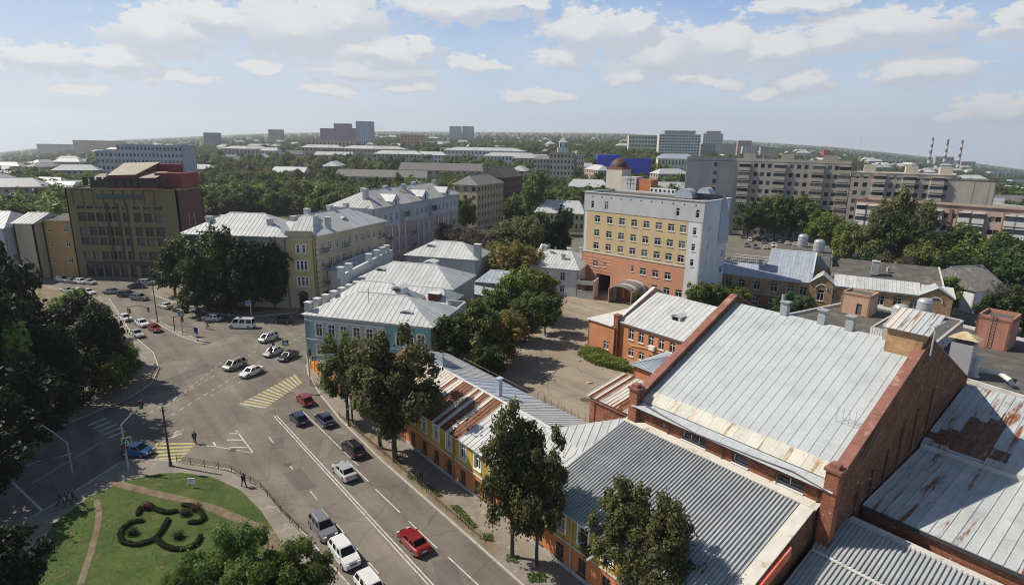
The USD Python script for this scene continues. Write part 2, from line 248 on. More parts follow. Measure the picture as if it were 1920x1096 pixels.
IRON = plain('dark_iron', (0.045, 0.045, 0.048), 0.55); RAILM = noisy('rusty_rail', (0.12, 0.085, 0.06), (0.2, 0.15, 0.1), 1.5, 0.7); GALV = plain('galvanised', (0.42, 0.43, 0.44), 0.4, 0.3); CONC = noisy('concrete', (0.36, 0.35, 0.33), (0.44, 0.43, 0.40), 0.9, 0.9, (0.28, 0.27, 0.25), 0.5)
WHITEP = plain('white_paint', (0.78, 0.78, 0.76), 0.5); YELLOWP = plain('yellow_paint', (0.62, 0.50, 0.14), 0.6); BLACKP = plain('black_paint', (0.02, 0.02, 0.02), 0.5)
rng = random.Random(7)

# ------------------------------------------------------------------ builders for buildings
def frame_geo(p0, u, n, x, y, w, h, style, depth):
    m = MB(); b = 0.09 if style != 'thick' else 0.13
    def bar(x0, y0, x1, y1, t=0.05, o=0.0):
        c = p0+u*(x0+x1)/2+Z*(y0+y1)/2-n*(depth-o); m.obox(c, u*(x1-x0)/2, n*t, Z*(y1-y0)/2)
    bar(x, y, x+b, y+h); bar(x+w-b, y, x+w, y+h); bar(x+b, y, x+w-b, y+b); bar(x+b, y+h-b, x+w-b, y+h)
    if style in ('cross', 'thick', 'T'):
        k = y+h*0.68; bar(x+b, k-b/2, x+w-b, k+b/2, 0.04)
        if w > 0.95: bar(x+w/2-b/2, y+b, x+w/2+b/2, (y+h-b if style != 'T' else k-b/2), 0.045)
    if style == 'grid':
        for i in range(1, 4): bar(x+w*i/4-b/3, y+b, x+w*i/4+b/3, y+h-b, 0.04)
        bar(x+b, y+h*.5-b/3, x+w-b, y+h*.5+b/3, 0.035)
    if style == 'strip':
        k = max(2, int(w/0.8))
        for i in range(1, k): bar(x+w*i/k-.035, y+b, x+w*i/k+.035, y+h-b, 0.04)
    return m
def facade(par, p0, p1, z0, z1, mat, wins=(), th=0.35, poly=None, name='wall', frame=None, style='cross', sill=True, trim=None, depth=0.14, simple=False):
    p0 = np.array([p0[0], p0[1], 0.]); p1 = np.array([p1[0], p1[1], 0.]); Lx = np.linalg.norm(p1-p0); u = (p1-p0)/Lx; n = np.array([u[1], -u[0], 0])
    pg = Polygon(poly) if poly is not None else sbox(0, z0, Lx, z1)
    ok = [w for w in wins if pg.buffer(-0.03).contains(sbox(w[0], w[1], w[0]+w[2], w[1]+w[3]))]
    if ok: pg = pg.difference(unary_union([sbox(w[0], w[1], w[0]+w[2], w[1]+w[3]) for w in ok]))
    v, f = extr(pg, th)
    W = p0+np.outer(v[:, 0], u)+np.outer(v[:, 1], Z)+np.outer(v[:, 2]-th, n)
    part(par, name, (W, f), mat)
    for w in ok:
        x, y, ww, hh = w[:4]; st = w[4] if len(w) > 4 else style
        pane = MB().obox(p0+u*(x+ww/2)+Z*(y+hh/2)-n*(depth+0.06), u*ww/2, n*0.01, Z*hh/2); pm = rng.choices(PANE, (6, 3, 2))[0]
        if st == 'hole': continue
        if simple: part(par, 'window', pane.get(), pm); continue
        fr = frame_geo(p0, u, n, x, y, ww, hh, st, depth)
        if sill: fr.obox(p0+u*(x+ww/2)+Z*(y-0.05)+n*0.04, u*(ww/2+0.08), n*0.11, Z*0.045)
        if trim:
            t = 0.16
            for (cx, cy, ax, ay) in ((x-t/2, y+hh/2, t/2, hh/2+t), (x+ww+t/2, y+hh/2, t/2, hh/2+t), (x+ww/2, y+hh+t/2+0.02, ww/2, t/2)): fr.obox(p0+u*cx+Z*cy+n*0.03, u*ax, n*0.035, Z*ay)
        pp = part(par, 'window', fr.get(), trim or frame or FRAMEW); part(pp, 'pane', pane.get(), pm)
    return Lx
def rows(x0, x1, n, w, zs, h, style=None):
    out = []
    for z in zs:
        for i in range(n):
            c = x0+(x1-x0)*(i+.5)/n; out.append((c-w/2, z, w, h)+((style,) if style else ()))
    return out
def prism2(poly, e, u, n, o, z0, z1, m):
    c = np.array(poly.exterior.coords)[:-1]
    if len(c) < 3: return
    if Polygon(c).exterior.is_ccw is False: c = c[::-1]
    k = len(c); bt = o+np.outer(c[:, 0], e)+np.outer(c[:, 1], u)
    v = np.vstack([bt+n*z0, bt+n*z1]); f = [[k, k+i, k+i+1] for i in range(1, k-1)]
    for i in range(k): j = (i+1) % k; f += [[i, j, k+j], [i, k+j, k+i]]
    m.add(v, f)
def roof(par, pts, mats, w=0.9, th=0.05, seam=0.055, sw=0.075, name='roof_panel', cross=0, seed=None, lim=290):
    pts = [np.asarray(p, float) for p in pts]; o = pts[0]
    n = sum(np.cross(pts[i]-o, pts[i+1]-o) for i in range(1, len(pts)-1)); n = n/np.linalg.norm(n); n = n if n[2] > 0 else -n
    u = Z-n*n[2]
    if np.linalg.norm(u) < 1e-3: u = B.copy()
    u = u/np.linalg.norm(u); e = np.cross(u, n)
    pg = Polygon([((p-o)@e, (p-o)@u) for p in pts]).buffer(0); x0, y0, x1, y1 = pg.bounds; R = random.Random(seed if seed is not None else int(abs(o[0]*7+o[1]*13)*10))
    k = max(1, int(round((x1-x0)/w))); w = (x1-x0)/k; off = 0
    for i in range(k):
        a, b = x0+w*i, x0+w*(i+1); m = MB()
        for g in [pg.intersection(sbox(a, y0-1, b, y1+1))]:
            for q in getattr(g, 'geoms', [g]):
                if q.geom_type == 'Polygon' and q.area > .01: prism2(q, e, u, n, o, 0, th, m)
        g = pg.intersection(sbox(a, y0-1, a+sw, y1+1))
        for q in getattr(g, 'geoms', [g]):
            if q.geom_type == 'Polygon' and q.area > .002: prism2(q, e, u, n, o, th-.01, th+seam, m)
        if cross:
            yy = y0+R.random()*cross
            while yy < y1:
                g = pg.intersection(sbox(a, yy, b, yy+0.05))
                if g.geom_type == 'Polygon' and g.area > .002: prism2(g, e, u, n, o, th-.01, th+0.02, m)
                yy += cross
        if m.n: part(par, name, m.get(), R.choice(mats))
def corr(par, e0, e1, t1, t0, mats, sheetw=1.0, pitch=0.33, amp=0.15, name='roof_sheet', seed=1):
    e0, e1, t0, t1 = (np.asarray(q, float) for q in (e0, e1, t0, t1)); Lx = np.linalg.norm(e1-e0); n = np.cross(e1-e0, t0-e0); n /= np.linalg.norm(n); n = n if n[2] > 0 else -n; R = random.Random(seed)
    k = max(1, round(Lx/sheetw)); per = max(1, round(Lx/k/pitch))
    for i in range(k):
        v, f = [], []
        prof = []
        for j in range(per):
            q = (j/per, (j+.08)/per, (j+.42)/per, (j+.5)/per)
            prof += [(q[0], 0), (q[1], amp), (q[2], amp), (q[3], 0)]
        prof.append((1., 0))
        for a, hh in prof:
            s = (i+a)/k; v += [e0+(e1-e0)*s+n*hh, t0+(t1-t0)*s+n*hh]
        for j in range(len(prof)-1): f += [[2*j, 2*j+2, 2*j+3], [2*j, 2*j+3, 2*j+1]]
        part(par, name, (np.array(v), np.array(f)), R.choice(mats))
def over(quad, d):
    c = np.mean(quad, 0); out = []
    q = [np.asarray(p, float) for p in quad]
    for i in range(4):
        a = q[i]-q[i-1]; b = q[i]-q[(i+1) % 4]; out.append(q[i]+a/np.linalg.norm(a)*d+b/np.linalg.norm(b)*d)
    return out
def hiproof(par, quad, z, rise, mats, f=0.25, w=0.9, ov=0.45, eave=None, wallmat=None, panel=True, cross=0):
    q = [np.array([p[0], p[1], 0.]) for p in quad]; o = [p+Z*z for p in over(q, ov)]
    ma, mb = (o[3]+o[0])/2, (o[1]+o[2])/2; d = mb-ma; r0, r1 = ma+d*f+Z*rise, mb-d*f+Z*rise
    planes = [[o[0], o[1], r1, r0], [o[1], o[2], r1], [o[2], o[3], r0, r1], [o[3], o[0], r0]]
    for i, pl in enumerate(planes):
        if f < 1e-6 and i in (1, 3): continue
        fac = (np.mean([p[:2] for p in pl], 0)-np.mean([p[:2] for p in o], 0))@(-np.mean([p[:2] for p in o], 0)) > -2
        roof(par, pl, mats, w if (panel and fac) else 50, cross=cross)
    if f < 1e-6 and wallmat:
        for a, b in ((1, 2), (3, 0)):
            Lx = np.linalg.norm(q[b]-q[a]); facade(par, q[a], q[b], z, z+rise, wallmat, poly=[(0, z), (Lx, z), (Lx/2, z+rise*0.94)], name='gable')
    if eave:
        m = MB()
        for i in range(4):
            a, b = o[i], o[(i+1) % 4]; u = (b-a)/np.linalg.norm(b-a); nn = np.array([u[1], -u[0], 0]); m.obox((a+b)/2-Z*0.14-nn*ov*0.55, (b-a)/2-u*0.02*(i % 2), nn*(ov*0.5), Z*0.12)
        part(par, 'cornice', m.get(), eave)
    rm = MB().tube([r0+Z*.1, r1+Z*.1], 0.11, 5); part(par, 'ridge_cap', rm.get(), CAP)
    return o, r0, r1
def walls(par, quad, z0, z1, mat, wins=None, **kw):
    wins = wins or {}
    for i in range(4): facade(par, quad[i], quad[(i+1) % 4], z0, z1, mat, wins.get(i, ()), **kw)
def flatroof(par, quad, z, mat, parapet=None, ph=0.5, pt=0.35):
    q = [np.array([p[0], p[1], 0.]) for p in quad]
    ins = over(q, -0.36) if True else q
    part(par, 'roof', slab(ins, z-0.3, z), mat)
    if parapet:
        for i in range(4): facade(par, q[i], q[(i+1) % 4], z-.3, z+ph, parapet, th=pt, name='parapet')
def chimney(par, p, w, d, h, mat, az=140.5, cap=CAP, name='chimney', sunk=0.8):
    b = MB().box(np.asarray(p)+Z*((h-sunk)/2), w, d, h+sunk, az); k = part(par, name, b.get(), mat)
    part(k, 'chimney_cap', MB().box(np.asarray(p)+Z*(h+0.06), w+.2, d+.2, .12, az).get(), cap)
def dormer(par, p, w, h, dep, az, mat, rmat, back):
    """small roof hatch: p front middle, back = unit vector into the roof"""
    p = np.asarray(p); e = dirv(az); m = hull([p+e*w/2-Z*.3, p-e*w/2-Z*.3, p+e*w/2+Z*h*.7, p-e*w/2+Z*h*.7, p+Z*h, p+back*dep+Z*h*.9, p+back*dep+e*w/2-Z*.3, p+back*dep-e*w/2-Z*.3])
    k = part(par, 'dormer', m, mat)
    r = MB()
    for s in (-1, 1): a = p+Z*(h+.06)-back*.15; b = p+e*s*(w/2+.15)+Z*(h*.7)-back*.15; r.quad(*( [b, a, a+back*dep, b+back*dep] if s < 0 else [a, b, b+back*dep, a+back*dep]))
    part(k, 'dormer_roof', r.get(), rmat); part(k, 'louvre', MB().box(p+Z*h*.36-back*.02, w*.6, .05, h*.5, az).get(), PANE[0])
def band(par, p0, p1, z, h, proud, mat, name='string_course'):
    p0 = np.array([*p0[:2], 0]); p1 = np.array([*p1[:2], 0]); u = (p1-p0)/np.linalg.norm(p1-p0); n = np.array([u[1], -u[0], 0])
    part(par, name, MB().obox((p0+p1)/2+Z*(z+h/2)+n*(proud/2), (p1-p0)/2, n*proud/2, Z*h/2).get(), mat)
def pipe(par, p, z0, z1, mat=None, r=0.06, name='downspout'): part(par, name, MB().tube([np.array([*p[:2], z0]), np.array([*p[:2], z1])], r, 6).get(), mat or GALV)
def quadfrom(p0, az, Lx, dep):
    u = dirv(az); b = np.array([-u[1], u[0], 0]); p0 = np.array([*p0[:2], 0.]); return [p0, p0+u*Lx, p0+u*Lx+b*dep, p0+b*dep]

# ------------------------------------------------------------------ the ground
def asphalt(name, c1, c2, c3):
    ASPH = {'g': ('geometry', {}), 'n1': ('noise_texture', {'scale': 0.12, 'detail': 6.0, 'roughness': 0.65}), 'r': ('rgb_ramp', {'ramp': [(0.3, c1), (0.55, c2), (0.75, c3)]}),
            'n2': ('noise_texture', {'scale': 3.0, 'detail': 6.0, 'roughness': 0.7}), 'd': ('map_range', {'from_min': 0.3, 'from_max': 0.7, 'to_min': 0.88, 'to_max': 1.1}), 'hv': ('hsv', {}),
            'vo': ('voronoi_texture', {'feature': 'distance_to_edge', 'scale': 0.14}), 'wn': ('noise_texture', {'scale': 0.5, 'detail': 4.0}), 'wm': ('mix', {'mix_type': 'linear_light', 'fac': 0.5}), 'vr': ('map_range', {'from_min': 0.0, 'from_max': 0.012, 'to_min': 0.5, 'to_max': 0.0, 'clamp': True}), 'mk': ('mix', {'color2': (0.06, 0.055, 0.05)}),
            'mr': ('mapping', {'mapping_type': 'point', 'rotation': (0, 0, -math.radians(90-140.5))}), 'mp': ('mapping', {'mapping_type': 'point', 'scale': (0.05, 1.0, 1)}), 'n5': ('noise_texture', {'scale': 0.55, 'detail': 3.0}), 'd5': ('map_range', {'from_min': 0.35, 'from_max': 0.65, 'to_min': 0.84, 'to_max': 1.1}), 'hv5': ('hsv', {}),
            'b': ('bump', {'strength': 0.2, 'distance': 0.02}), 'p': ('principled_bsdf', {'roughness': 0.85, 'specular_ior_level': 0.25})}
    return M(name, ASPH, [('g.position', 'n1.vector'), ('n1.fac', 'r.fac'), ('g.position', 'n2.vector'), ('n2.fac', 'd.value'), ('d.result', 'hv.value'), ('r.color', 'hv.color'), ('g.position', 'wn.vector'), ('g.position', 'wm.color1'), ('wn.color', 'wm.color2'), ('wm.color', 'vo.vector'),
        ('vo.distance', 'vr.value'), ('vr.result', 'mk.fac'), ('hv.color', 'mk.color1'), ('g.position', 'mr.vector'), ('mr.vector', 'mp.vector'), ('mp.vector', 'n5.vector'), ('n5.fac', 'd5.value'), ('d5.result', 'hv5.value'), ('mk.color', 'hv5.color'), ('hv5.color', 'p.base_color'), ('n2.fac', 'b.height'), ('b.normal', 'p.normal')])
ASPHALT = asphalt('asphalt', (0.128, 0.112, 0.092), (0.172, 0.153, 0.128), (0.225, 0.20, 0.165))
PAVE = noisy('pavement_asphalt', (0.185, 0.163, 0.135), (0.245, 0.22, 0.182), 0.4, 0.9, (0.32, 0.29, 0.24), 0.5, bump=0.2)
YARD = asphalt('yard_dust', (0.215, 0.178, 0.135), (0.285, 0.238, 0.182), (0.34, 0.288, 0.222))
GRASS = noisy('lawn_grass', (0.042, 0.072, 0.013), (0.075, 0.108, 0.022), 0.35, 0.9, (0.12, 0.115, 0.04), 0.9, bump=0.5, detail=6.0)
SOIL = noisy('bare_soil', (0.15, 0.115, 0.075), (0.23, 0.18, 0.12), 0.7, 0.95, (0.09, 0.10, 0.035), 0.8, bump=0.5)
PATCHD = asphalt('asphalt_patch_dark', (0.10, 0.09, 0.078), (0.132, 0.12, 0.104), (0.16, 0.145, 0.125)); PATCHL = asphalt('asphalt_patch_dusty', (0.17, 0.15, 0.122), (0.205, 0.182, 0.15), (0.245, 0.215, 0.175))
LANDM = noisy('land', (0.055, 0.066, 0.035), (0.085, 0.092, 0.05), 0.012, 0.95, (0.16, 0.15, 0.12), 0.02, detail=8.0)
KERB = noisy('kerb_stone', (0.38, 0.36, 0.32), (0.48, 0.45, 0.40), 1.0, 0.85)
MARKW = noisy('road_paint_white', (0.36, 0.35, 0.32), (0.56, 0.55, 0.52), 1.6, 0.7, (0.22, 0.205, 0.18), 1.2); MARKP = noisy('road_paint_pale', (0.34, 0.31, 0.21), (0.46, 0.43, 0.31), 1.5, 0.7, (0.22, 0.20, 0.16), 1.1); MARKY = noisy('road_paint_yellow', (0.36, 0.305, 0.13), (0.46, 0.40, 0.18), 1.4, 0.7, (0.24, 0.21, 0.15), 1.1)
def land():
    ang = np.radians(np.concatenate([np.linspace(-180, -62, 25)[:-1], np.linspace(-62, 62, 125), np.linspace(62, 180, 25)[1:-1]])); rr = np.concatenate([[0], np.geomspace(8, 9000, 90)])
    X = np.outer(rr, np.sin(ang)); Y = np.outer(rr, np.cos(ang)); Zt = terrain(X, Y)-0.3; v = np.stack([X, Y, Zt], -1).reshape(-1, 3); k, f = len(ang), []
    i = np.arange(len(rr)-1)[:, None]*k; j = np.arange(k)[None]; jn = (j+1) % k
    a, b, c, d = (i+j).ravel(), (i+jn).ravel(), (i+k+jn).ravel(), (i+k+j).ravel()
    return v, np.vstack([np.stack([a, b, c], 1), np.stack([a, c, d], 1)])[:, ::-1]
vl, fl = land()
nz = np.cross(vl[fl[:, 1]]-vl[fl[:, 0]], vl[fl[:, 2]]-vl[fl[:, 0]])[:, 2]; fl[nz < 0] = fl[nz < 0][:, ::-1]
top('ground', (vl, fl[np.abs(nz) > 1e-9]), LANDM, kind='structure', smooth=True)
road = T('road', kind='structure')
part(road, 'road_surface', sheet([(-190, 5), (45, 5), (45, 100), (0, 130), (-10, 240), (-190, 240)], 0.0), ASPHALT)
def line(pts, w, mat, name, z=0.006):
    m = MB()
    for a, b in zip(pts[:-1], pts[1:]):
        u = (b-a)/np.linalg.norm(b-a); n = np.array([-u[1], u[0], 0])*w/2; e = u*0.0
        m.quad(a-n+Z*z, a+n*-1+Z*z+(b-a), b+n+Z*z, a+n+Z*z)
    part(road, name, m.get(), mat)
for dt in (-0.17, 0.17): line([S(-80, 22.78+dt), S(-5, 22.75+dt)], 0.15, MARKW, 'centre_line')
line([S(-79, 26.35), S(-60.5, 26.3)], 0.13, MARKW, 'lane_line')
for a, b in (((651, 863), (691, 902)), ((704, 916), (750, 960)), ((766, 976), (820, 1027)), ((840, 1043), (897, 1096))): line([G(*a), G(*b)], 0.15, MARKW, 'lane_dash')
for a, b in (((504, 818), (513, 830)), ((539, 866), (549, 879)), ((581, 919), (594, 935)), ((631, 982), (646, 1000)), ((691, 1053), (710, 1074))): line([G(*a), G(*b)], 0.13, MARKW, 'lane_dash')
def dashes(a, b, n, w=0.12, duty=.5, name='lane_dash'):
    a, b = G(*a), G(*b)
    for i in range(n): line([a+(b-a)*(i/n), a+(b-a)*((i+duty)/n)], w, MARKW, name)
dashes((205, 818), (485, 655), 20); dashes((285, 800), (576, 623), 24); dashes((300, 770), (420, 676), 12, 0.1); dashes((395, 742), (470, 706), 6, 0.1)
line([G(60, 905), G(190, 828)], 0.15, MARKW, 'lane_line'); line([G(20, 900), G(85, 962)], 0.25, MARKW, 'lane_line')
for t in np.linspace(0, 1, 15)[:-1]:                      # zebra over the main street
    fa, fb, na, nb = G(448, 757), G(556, 700), G(497, 765), G(568, 716); k = .6/14
    q = [fa+(fb-fa)*t, na+(nb-na)*t, na+(nb-na)*(t+k), fa+(fb-fa)*(t+k)]
    part(road, 'crosswalk_stripe', MB().add([p+Z*.006 for p in q], [[0, 1, 2], [0, 2, 3]]).get(), MARKY if int(t*14+.5) % 2 else MARKP)
for i in range(6):                                        # zebra by the lawn corner
    t = i/6; a, b = G(300, 829+i*6), G(296-i*2, 875); l0, l1 = G(292-8*i*.4, 832+i*7.4), G(366-i*5, 831+i*6)
    line([l0, l1], 0.45, MARKY, 'crosswalk_stripe')
for i in range(5): line([G(166+i*9, 797+i*6), G(200+i*9, 783+i*6)], 0.4, MARKW, 'crosswalk_stripe')
for i in range(4): line([G(30+i*18, 880-i*5), G(75+i*20, 864-i*5)], 0.4, MARKW, 'crosswalk_stripe')
line([G(443, 806), G(475, 849)], 0.18, MARKW, 'island_edge'); line([G(365, 832), G(415, 838), G(475, 849)], 0.14, MARKW, 'island_edge'); line([G(290, 837), G(345, 804)], 0.14, MARKW, 'island_edge')
for a, b in (((430, 812), (448, 812)), ((425, 824), (456, 824)), ((430, 838), (463, 838)), ((400, 828), (404, 835)), ((322, 820), (340, 812)), ((326, 812), (334, 807))): line([G(*a), G(*b)], 0.25, MARKW, 'island_hatch')
for k, (p, w, d, az_, m_) in enumerate((((560, 900), 5, 2.2, 140, 0), ((690, 1010), 7, 2.6, 140, 1), ((480, 760), 6, 3, 120, 1), ((360, 700), 9, 3.5, 15, 0), ((420, 640), 8, 3, 20, 1), ((330, 680), 5, 2.4, 60, 1), ((520, 830), 3, 1.6, 140, 0), ((840, 1080), 5, 2, 140, 0), ((300, 740), 10, 2.2, 17, 1), ((480, 625), 6, 2.5, 100, 0), ((610, 840), 4.5, 1.2, 140, 1))):
    c = G(*p); u = dirv(az_+k*3); n = np.array([-u[1], u[0], 0]); R_ = np.random.default_rng(k); part(road, 'road_patch', sheet([c+u*w/2*a*R_.uniform(.85, 1.1)+n*d/2*b*R_.uniform(.85, 1.1) for a, b in ((-1, -1), (1, -1), (1, 1), (-1, 1))], .003), (PATCHD, PATCHL)[m_])
PZ = 0.13
def kerbline(pts, name='kerb', w=0.16, h=PZ+.02):
    for a, b in zip(pts[:-1], pts[1:]):
        a, b = np.array([*a[:2], 0]), np.array([*b[:2], 0]); u = (b-a)/np.linalg.norm(b-a); n = np.array([-u[1], u[0], 0])
        for i in range(max(1, int(np.linalg.norm(b-a)/3))):
            kk = max(1, int(np.linalg.norm(b-a)/3)); p, q = a+(b-a)*i/kk, a+(b-a)*(i+.985)/kk; part('/World/kerb' if False else KT, 'kerb_stone', MB().obox((p+q)/2+Z*h/2, (q-p)/2, n*w/2, Z*h/2).get(), KERB)
KT = T('kerbs', kind='structure')
# pavement before the yellow street row
kp = [S(0, 29.2), S(-40, 29.1), S(-60, 29), S(-73, 29.5), S(-83, 30.5), S(-92.4, 32.2), S(-96.5, 33.5), S(-99.5, 36), S(-100, 39)]
pave_st = Polygon([p[:2] for p in kp]+[tuple(S(-96, 44)[:2]), tuple(S(-68, 46)[:2]), tuple(S(0, 46)[:2])]).buffer(0)
top('pavement', slab(pave_st, -0.2, PZ), PAVE, kind='structure'); kerbline(kp)
verge = Polygon([tuple(S(s, t)[:2]) for s, t in ((-38, 29.4), (-56, 29.3), (-72, 29.9), (-72, 31), (-58, 30.7), (-38, 30.6))])
top('verge', sheet(verge, PZ+0.01), SOIL, kind='structure')
# lawn island, its pavement
lawn_px = [(100, 985), (165, 935), (235, 903), (300, 889), (345, 888), (400, 897), (450, 920), (490, 960), (515, 1000), (545, 1045), (640, 1190), (560, 1400), (300, 1300), (20, 1180), (55, 1060)]
out_px = [(35, 985), (120, 935), (180, 897), (225, 868), (255, 862), (300, 864), (330, 866), (430, 881), (490, 915), (530, 965), (570, 1001), (650, 1092), (760, 1220), (640, 1500), (250, 1500), (-60, 1200), (0, 1060)]
outer, lawn = Polygon([p[:2] for p in pxs(*out_px)]).buffer(0), Polygon([p[:2] for p in pxs(*lawn_px)]).buffer(0)
top('pavement', slab(outer, -0.2, PZ), PAVE, kind='structure'); kerbline(pxs(*out_px[:13]))
LAWN = T('lawn', kind='structure'); part(LAWN, 'turf', slab(lawn, 0.0, PZ+0.05), GRASS)
for k, (pts, w) in enumerate(((((210, 905), (245, 915), (285, 925), (340, 938), (400, 955), (460, 980), (500, 1000)), .5), (((182, 940), (186, 965), (183, 990), (172, 1035), (160, 1070), (150, 1100)), 0.28))):
    ls = LineString([tuple(G(*p)[:2]) for p in pts]).buffer(w); part(LAWN, 'trodden_path', sheet(ls, PZ+0.056), SOIL)
part(LAWN, 'bare_patch', sheet(Polygon([p[:2] for p in pxs((480, 985), (505, 1000), (530, 1040), (510, 1035))]).buffer(.4), PZ+0.062), SOIL)
# park corner at the left and the far pavements
park = [G(*p) for p in ((-150, 930), (60, 822), (130, 793), (190, 768), (240, 748), (285, 718), (298, 690), (288, 662), (262, 640), (240, 615), (205, 560), (150, 545), (60, 530), (-300, 560))]
parkp = Polygon([p[:2] for p in park]).buffer(0); top('pavement', slab(parkp, -0.2, PZ), PAVE, kind='structure'); kerbline(park[1:11])
top('verge', slab(parkp.buffer(-2.2), 0, PZ+0.04), SOIL, kind='structure')
med = [G(*p) for p in ((283, 600), (292, 600), (347, 627), (392, 643), (380, 645), (340, 632))]
top('traffic_island', slab(med, -0.1, PZ), PAVE, kind='structure'); kerbline(med+med[:1])
cpav = Polygon([p[:2] for p in pxs((285, 552), (345, 575), (400, 588), (470, 594), (520, 590), (556, 586), (566, 560), (600, 520), (560, 500), (300, 520))]).buffer(0)
top('pavement', slab(cpav, -0.2, PZ), PAVE, kind='structure'); kerbline(pxs((285, 552), (345, 575), (400, 588), (470, 594), (520, 590), (556, 586), (566, 560)))
top('verge', sheet(Polygon([p[:2] for p in pxs((300, 548), (350, 568), (470, 585), (530, 580), (540, 560), (330, 545))]).buffer(0), PZ+0.01), SOIL, kind='structure')
bpav = Polygon([p[:2] for p in pxs((577, 700), (574, 672), (590, 600), (640, 540), (700, 500), (760, 480), (760, 560), (640, 640))]).buffer(0)
top('pavement', slab(bpav.difference(pave_st.buffer(.1)), -0.2, PZ), PAVE, kind='structure')
yard = Polygon([tuple(S(-72, 46.6)[:2]), tuple(S(-36, 46.6)[:2]), tuple(S(-36, 95)[:2]), tuple(G(1300, 600)[:2]), tuple(G(1300, 545)[:2]), tuple(G(1000, 535)[:2]), tuple(G(820, 560)[:2])]).buffer(0)
top('yard', sheet(yard, 0.03), YARD, kind='structure')
back = [(20, 160), (120, 110), (190, 150), (230, 280), (60, 290), (20, 230)]
top('parking_lot', sheet(back, 0.012), noisy('old_asphalt', (0.12, 0.113, 0.10), (0.165, 0.155, 0.135), 0.15, 0.9, (0.2, 0.17, 0.13), 0.2), kind='structure')

# ------------------------------------------------------------------ street row: yellow over orange, rusty roof
Y_UP, Y_LO, Y_PK = plaster('plaster_yellow', (0.52, 0.355, 0.075)), plaster('plaster_orange', (0.55, 0.215, 0.085)), plaster('plaster_pink_red', (0.52, 0.17, 0.115))
ROW = T('street_house', 'long two-storey house, yellow over orange, rust-striped roof along the street pavement', 'house', S(-54, 40))
T0, ZE, ZR, TR, TB = 33.5, 6.1, 8.7, 39.5, 46.6
n_up = 11
def street_front(par, s0, s1, n, lo, seed):
    up_w = rows(0.8, s1-s0-.8, n, 1.15, [3.75], 1.75); lo_w = rows(0.8, s1-s0-.8, n, 1.0, [0.75], 1.6, 'thick')
    facade(par, S(s0, T0), S(s1, T0), 3.05, ZE, Y_UP, up_w, trim=WHITEP, style='cross'); facade(par, S(s0, T0), S(s1, T0), 0.1, 2.9, lo, lo_w, frame=FRAMED, sill=True)
    band(par, S(s0, T0), S(s1, T0), 2.9, 0.15, 0.1, CAP); band(par, S(s0, T0), S(s1, T0), ZE-0.28, 0.3, 0.28, CAP, 'cornice'); band(par, S(s0, T0), S(s1, T0), 0.1, .45, 0.05, CONC, 'plinth')
street_front(ROW, -72, -62, 3, Y_PK, 1); street_front(ROW, -62, -41, 7, Y_LO, 2)
for s in (-62, -50.5, -41.2): pipe(ROW, S(s, T0-.18), .3, ZE-.1, plain('pipe_ochre_%d' % -int(s), (0.3, 0.15, 0.05)) if s < -45 else GALV, .07)
facade(ROW, S(-72, TB), S(-72, T0), 0.1, ZE, Y_UP, th=.3); facade(ROW, S(-41, TB), S(-72, TB), 0.1, ZE, plaster('plaster_dirty', (0.42, 0.36, 0.26)), rows(1, 30, 8, 1.1, [3.8], 1.5), th=.3)
r0 = lambda s: S(s, TR, ZR); fe = lambda s: S(s, T0-.45, ZE-.03); be = lambda s: S(s, TB+.4, ZE+.1)
sA = [-72.4, -68.2, -64.2, -59.5, -55, -47.5]
roof(ROW, [fe(-72.4), fe(-65.5), r0(-65.5), r0(-72.4)], [RUST_ROOF[1]], .55, seed=3); roof(ROW, [fe(-65.5), fe(-59.5), r0(-59.5), r0(-65.5)], [RUST_ROOF[2], RUST_ROOF[2], RUST_ROOF[0]], .6, seed=4)
roof(ROW, [fe(-59.5), fe(-49), r0(-49), r0(-59.5)], [RUST_ROOF[1], RUST_ROOF[2], RUST_ROOF[1]], .62, seed=9); roof(ROW, [fe(-49), fe(-41), r0(-41), r0(-49)], WHITE_ROOF, .75)
roof(ROW, [r0(-72.4), r0(-59), be(-59), be(-72.4)], WHITE_ROOF, .7); roof(ROW, [r0(-59), r0(-50), be(-50), be(-59)], ZINC_ROOF, 1.4); roof(ROW, [r0(-50), r0(-41), S(-41, 46.6, 7), be(-41), be(-50)], WHITE_ROOF, .62)
part(ROW, 'ridge_cap', MB().tube([r0(-72.4)+Z*.1, r0(-41)+Z*.1], .14, 6).get(), CAP)
facade(ROW, S(-72, TB), S(-72, T0), ZE, ZR, Y_UP, poly=[(0, ZE), (TB-T0, ZE), (TB-TR, ZR-.1)], th=.3, name='gable')
dm = hull([S(-66.5, 40.5, 8.2), S(-63.5, 40.5, 8.2), S(-66.5, 40.3, 9.9), S(-63.5, 40.3, 9.9), S(-66.5, 44, 7.2), S(-63.5, 44, 7.2)]); part(ROW, 'dormer', dm, ZINC_ROOF[1])
part(ROW, 'flue', MB().box(S(-51.8, 41, 9.2), .5, .5, 2.6, 140.5).box(S(-51.8, 41, 10.5), .75, .75, .12, 140.5).get(), ZINC_ROOF[0])
part(ROW, 'aerial', MB().tube([S(-62, 39.5, 8.6), S(-62, 39.5, 11.4)], .04, 5).obox(S(-62, 39.5, 11.2), A*.7, B*.03, Z*.03).obox(S(-62, 39.5, 10.9), A*.5, B*.03, Z*.03).get(), IRON)
part(ROW, 'roof_railing', MB().tube([be(-68)+Z*.6, be(-50)+Z*.5, be(-42)+Z*.5], .035, 4).tube([be(-68)+Z*.1, be(-68)+Z*.65], .03, 4).tube([be(-62), be(-62)+Z*.65], .03, 4).tube([be(-56), be(-56)+Z*.6], .03, 4).tube([be(-50), be(-50)+Z*.55], .03, 4).tube([be(-46), be(-46)+Z*.55], .03, 4).get(), RAILM)

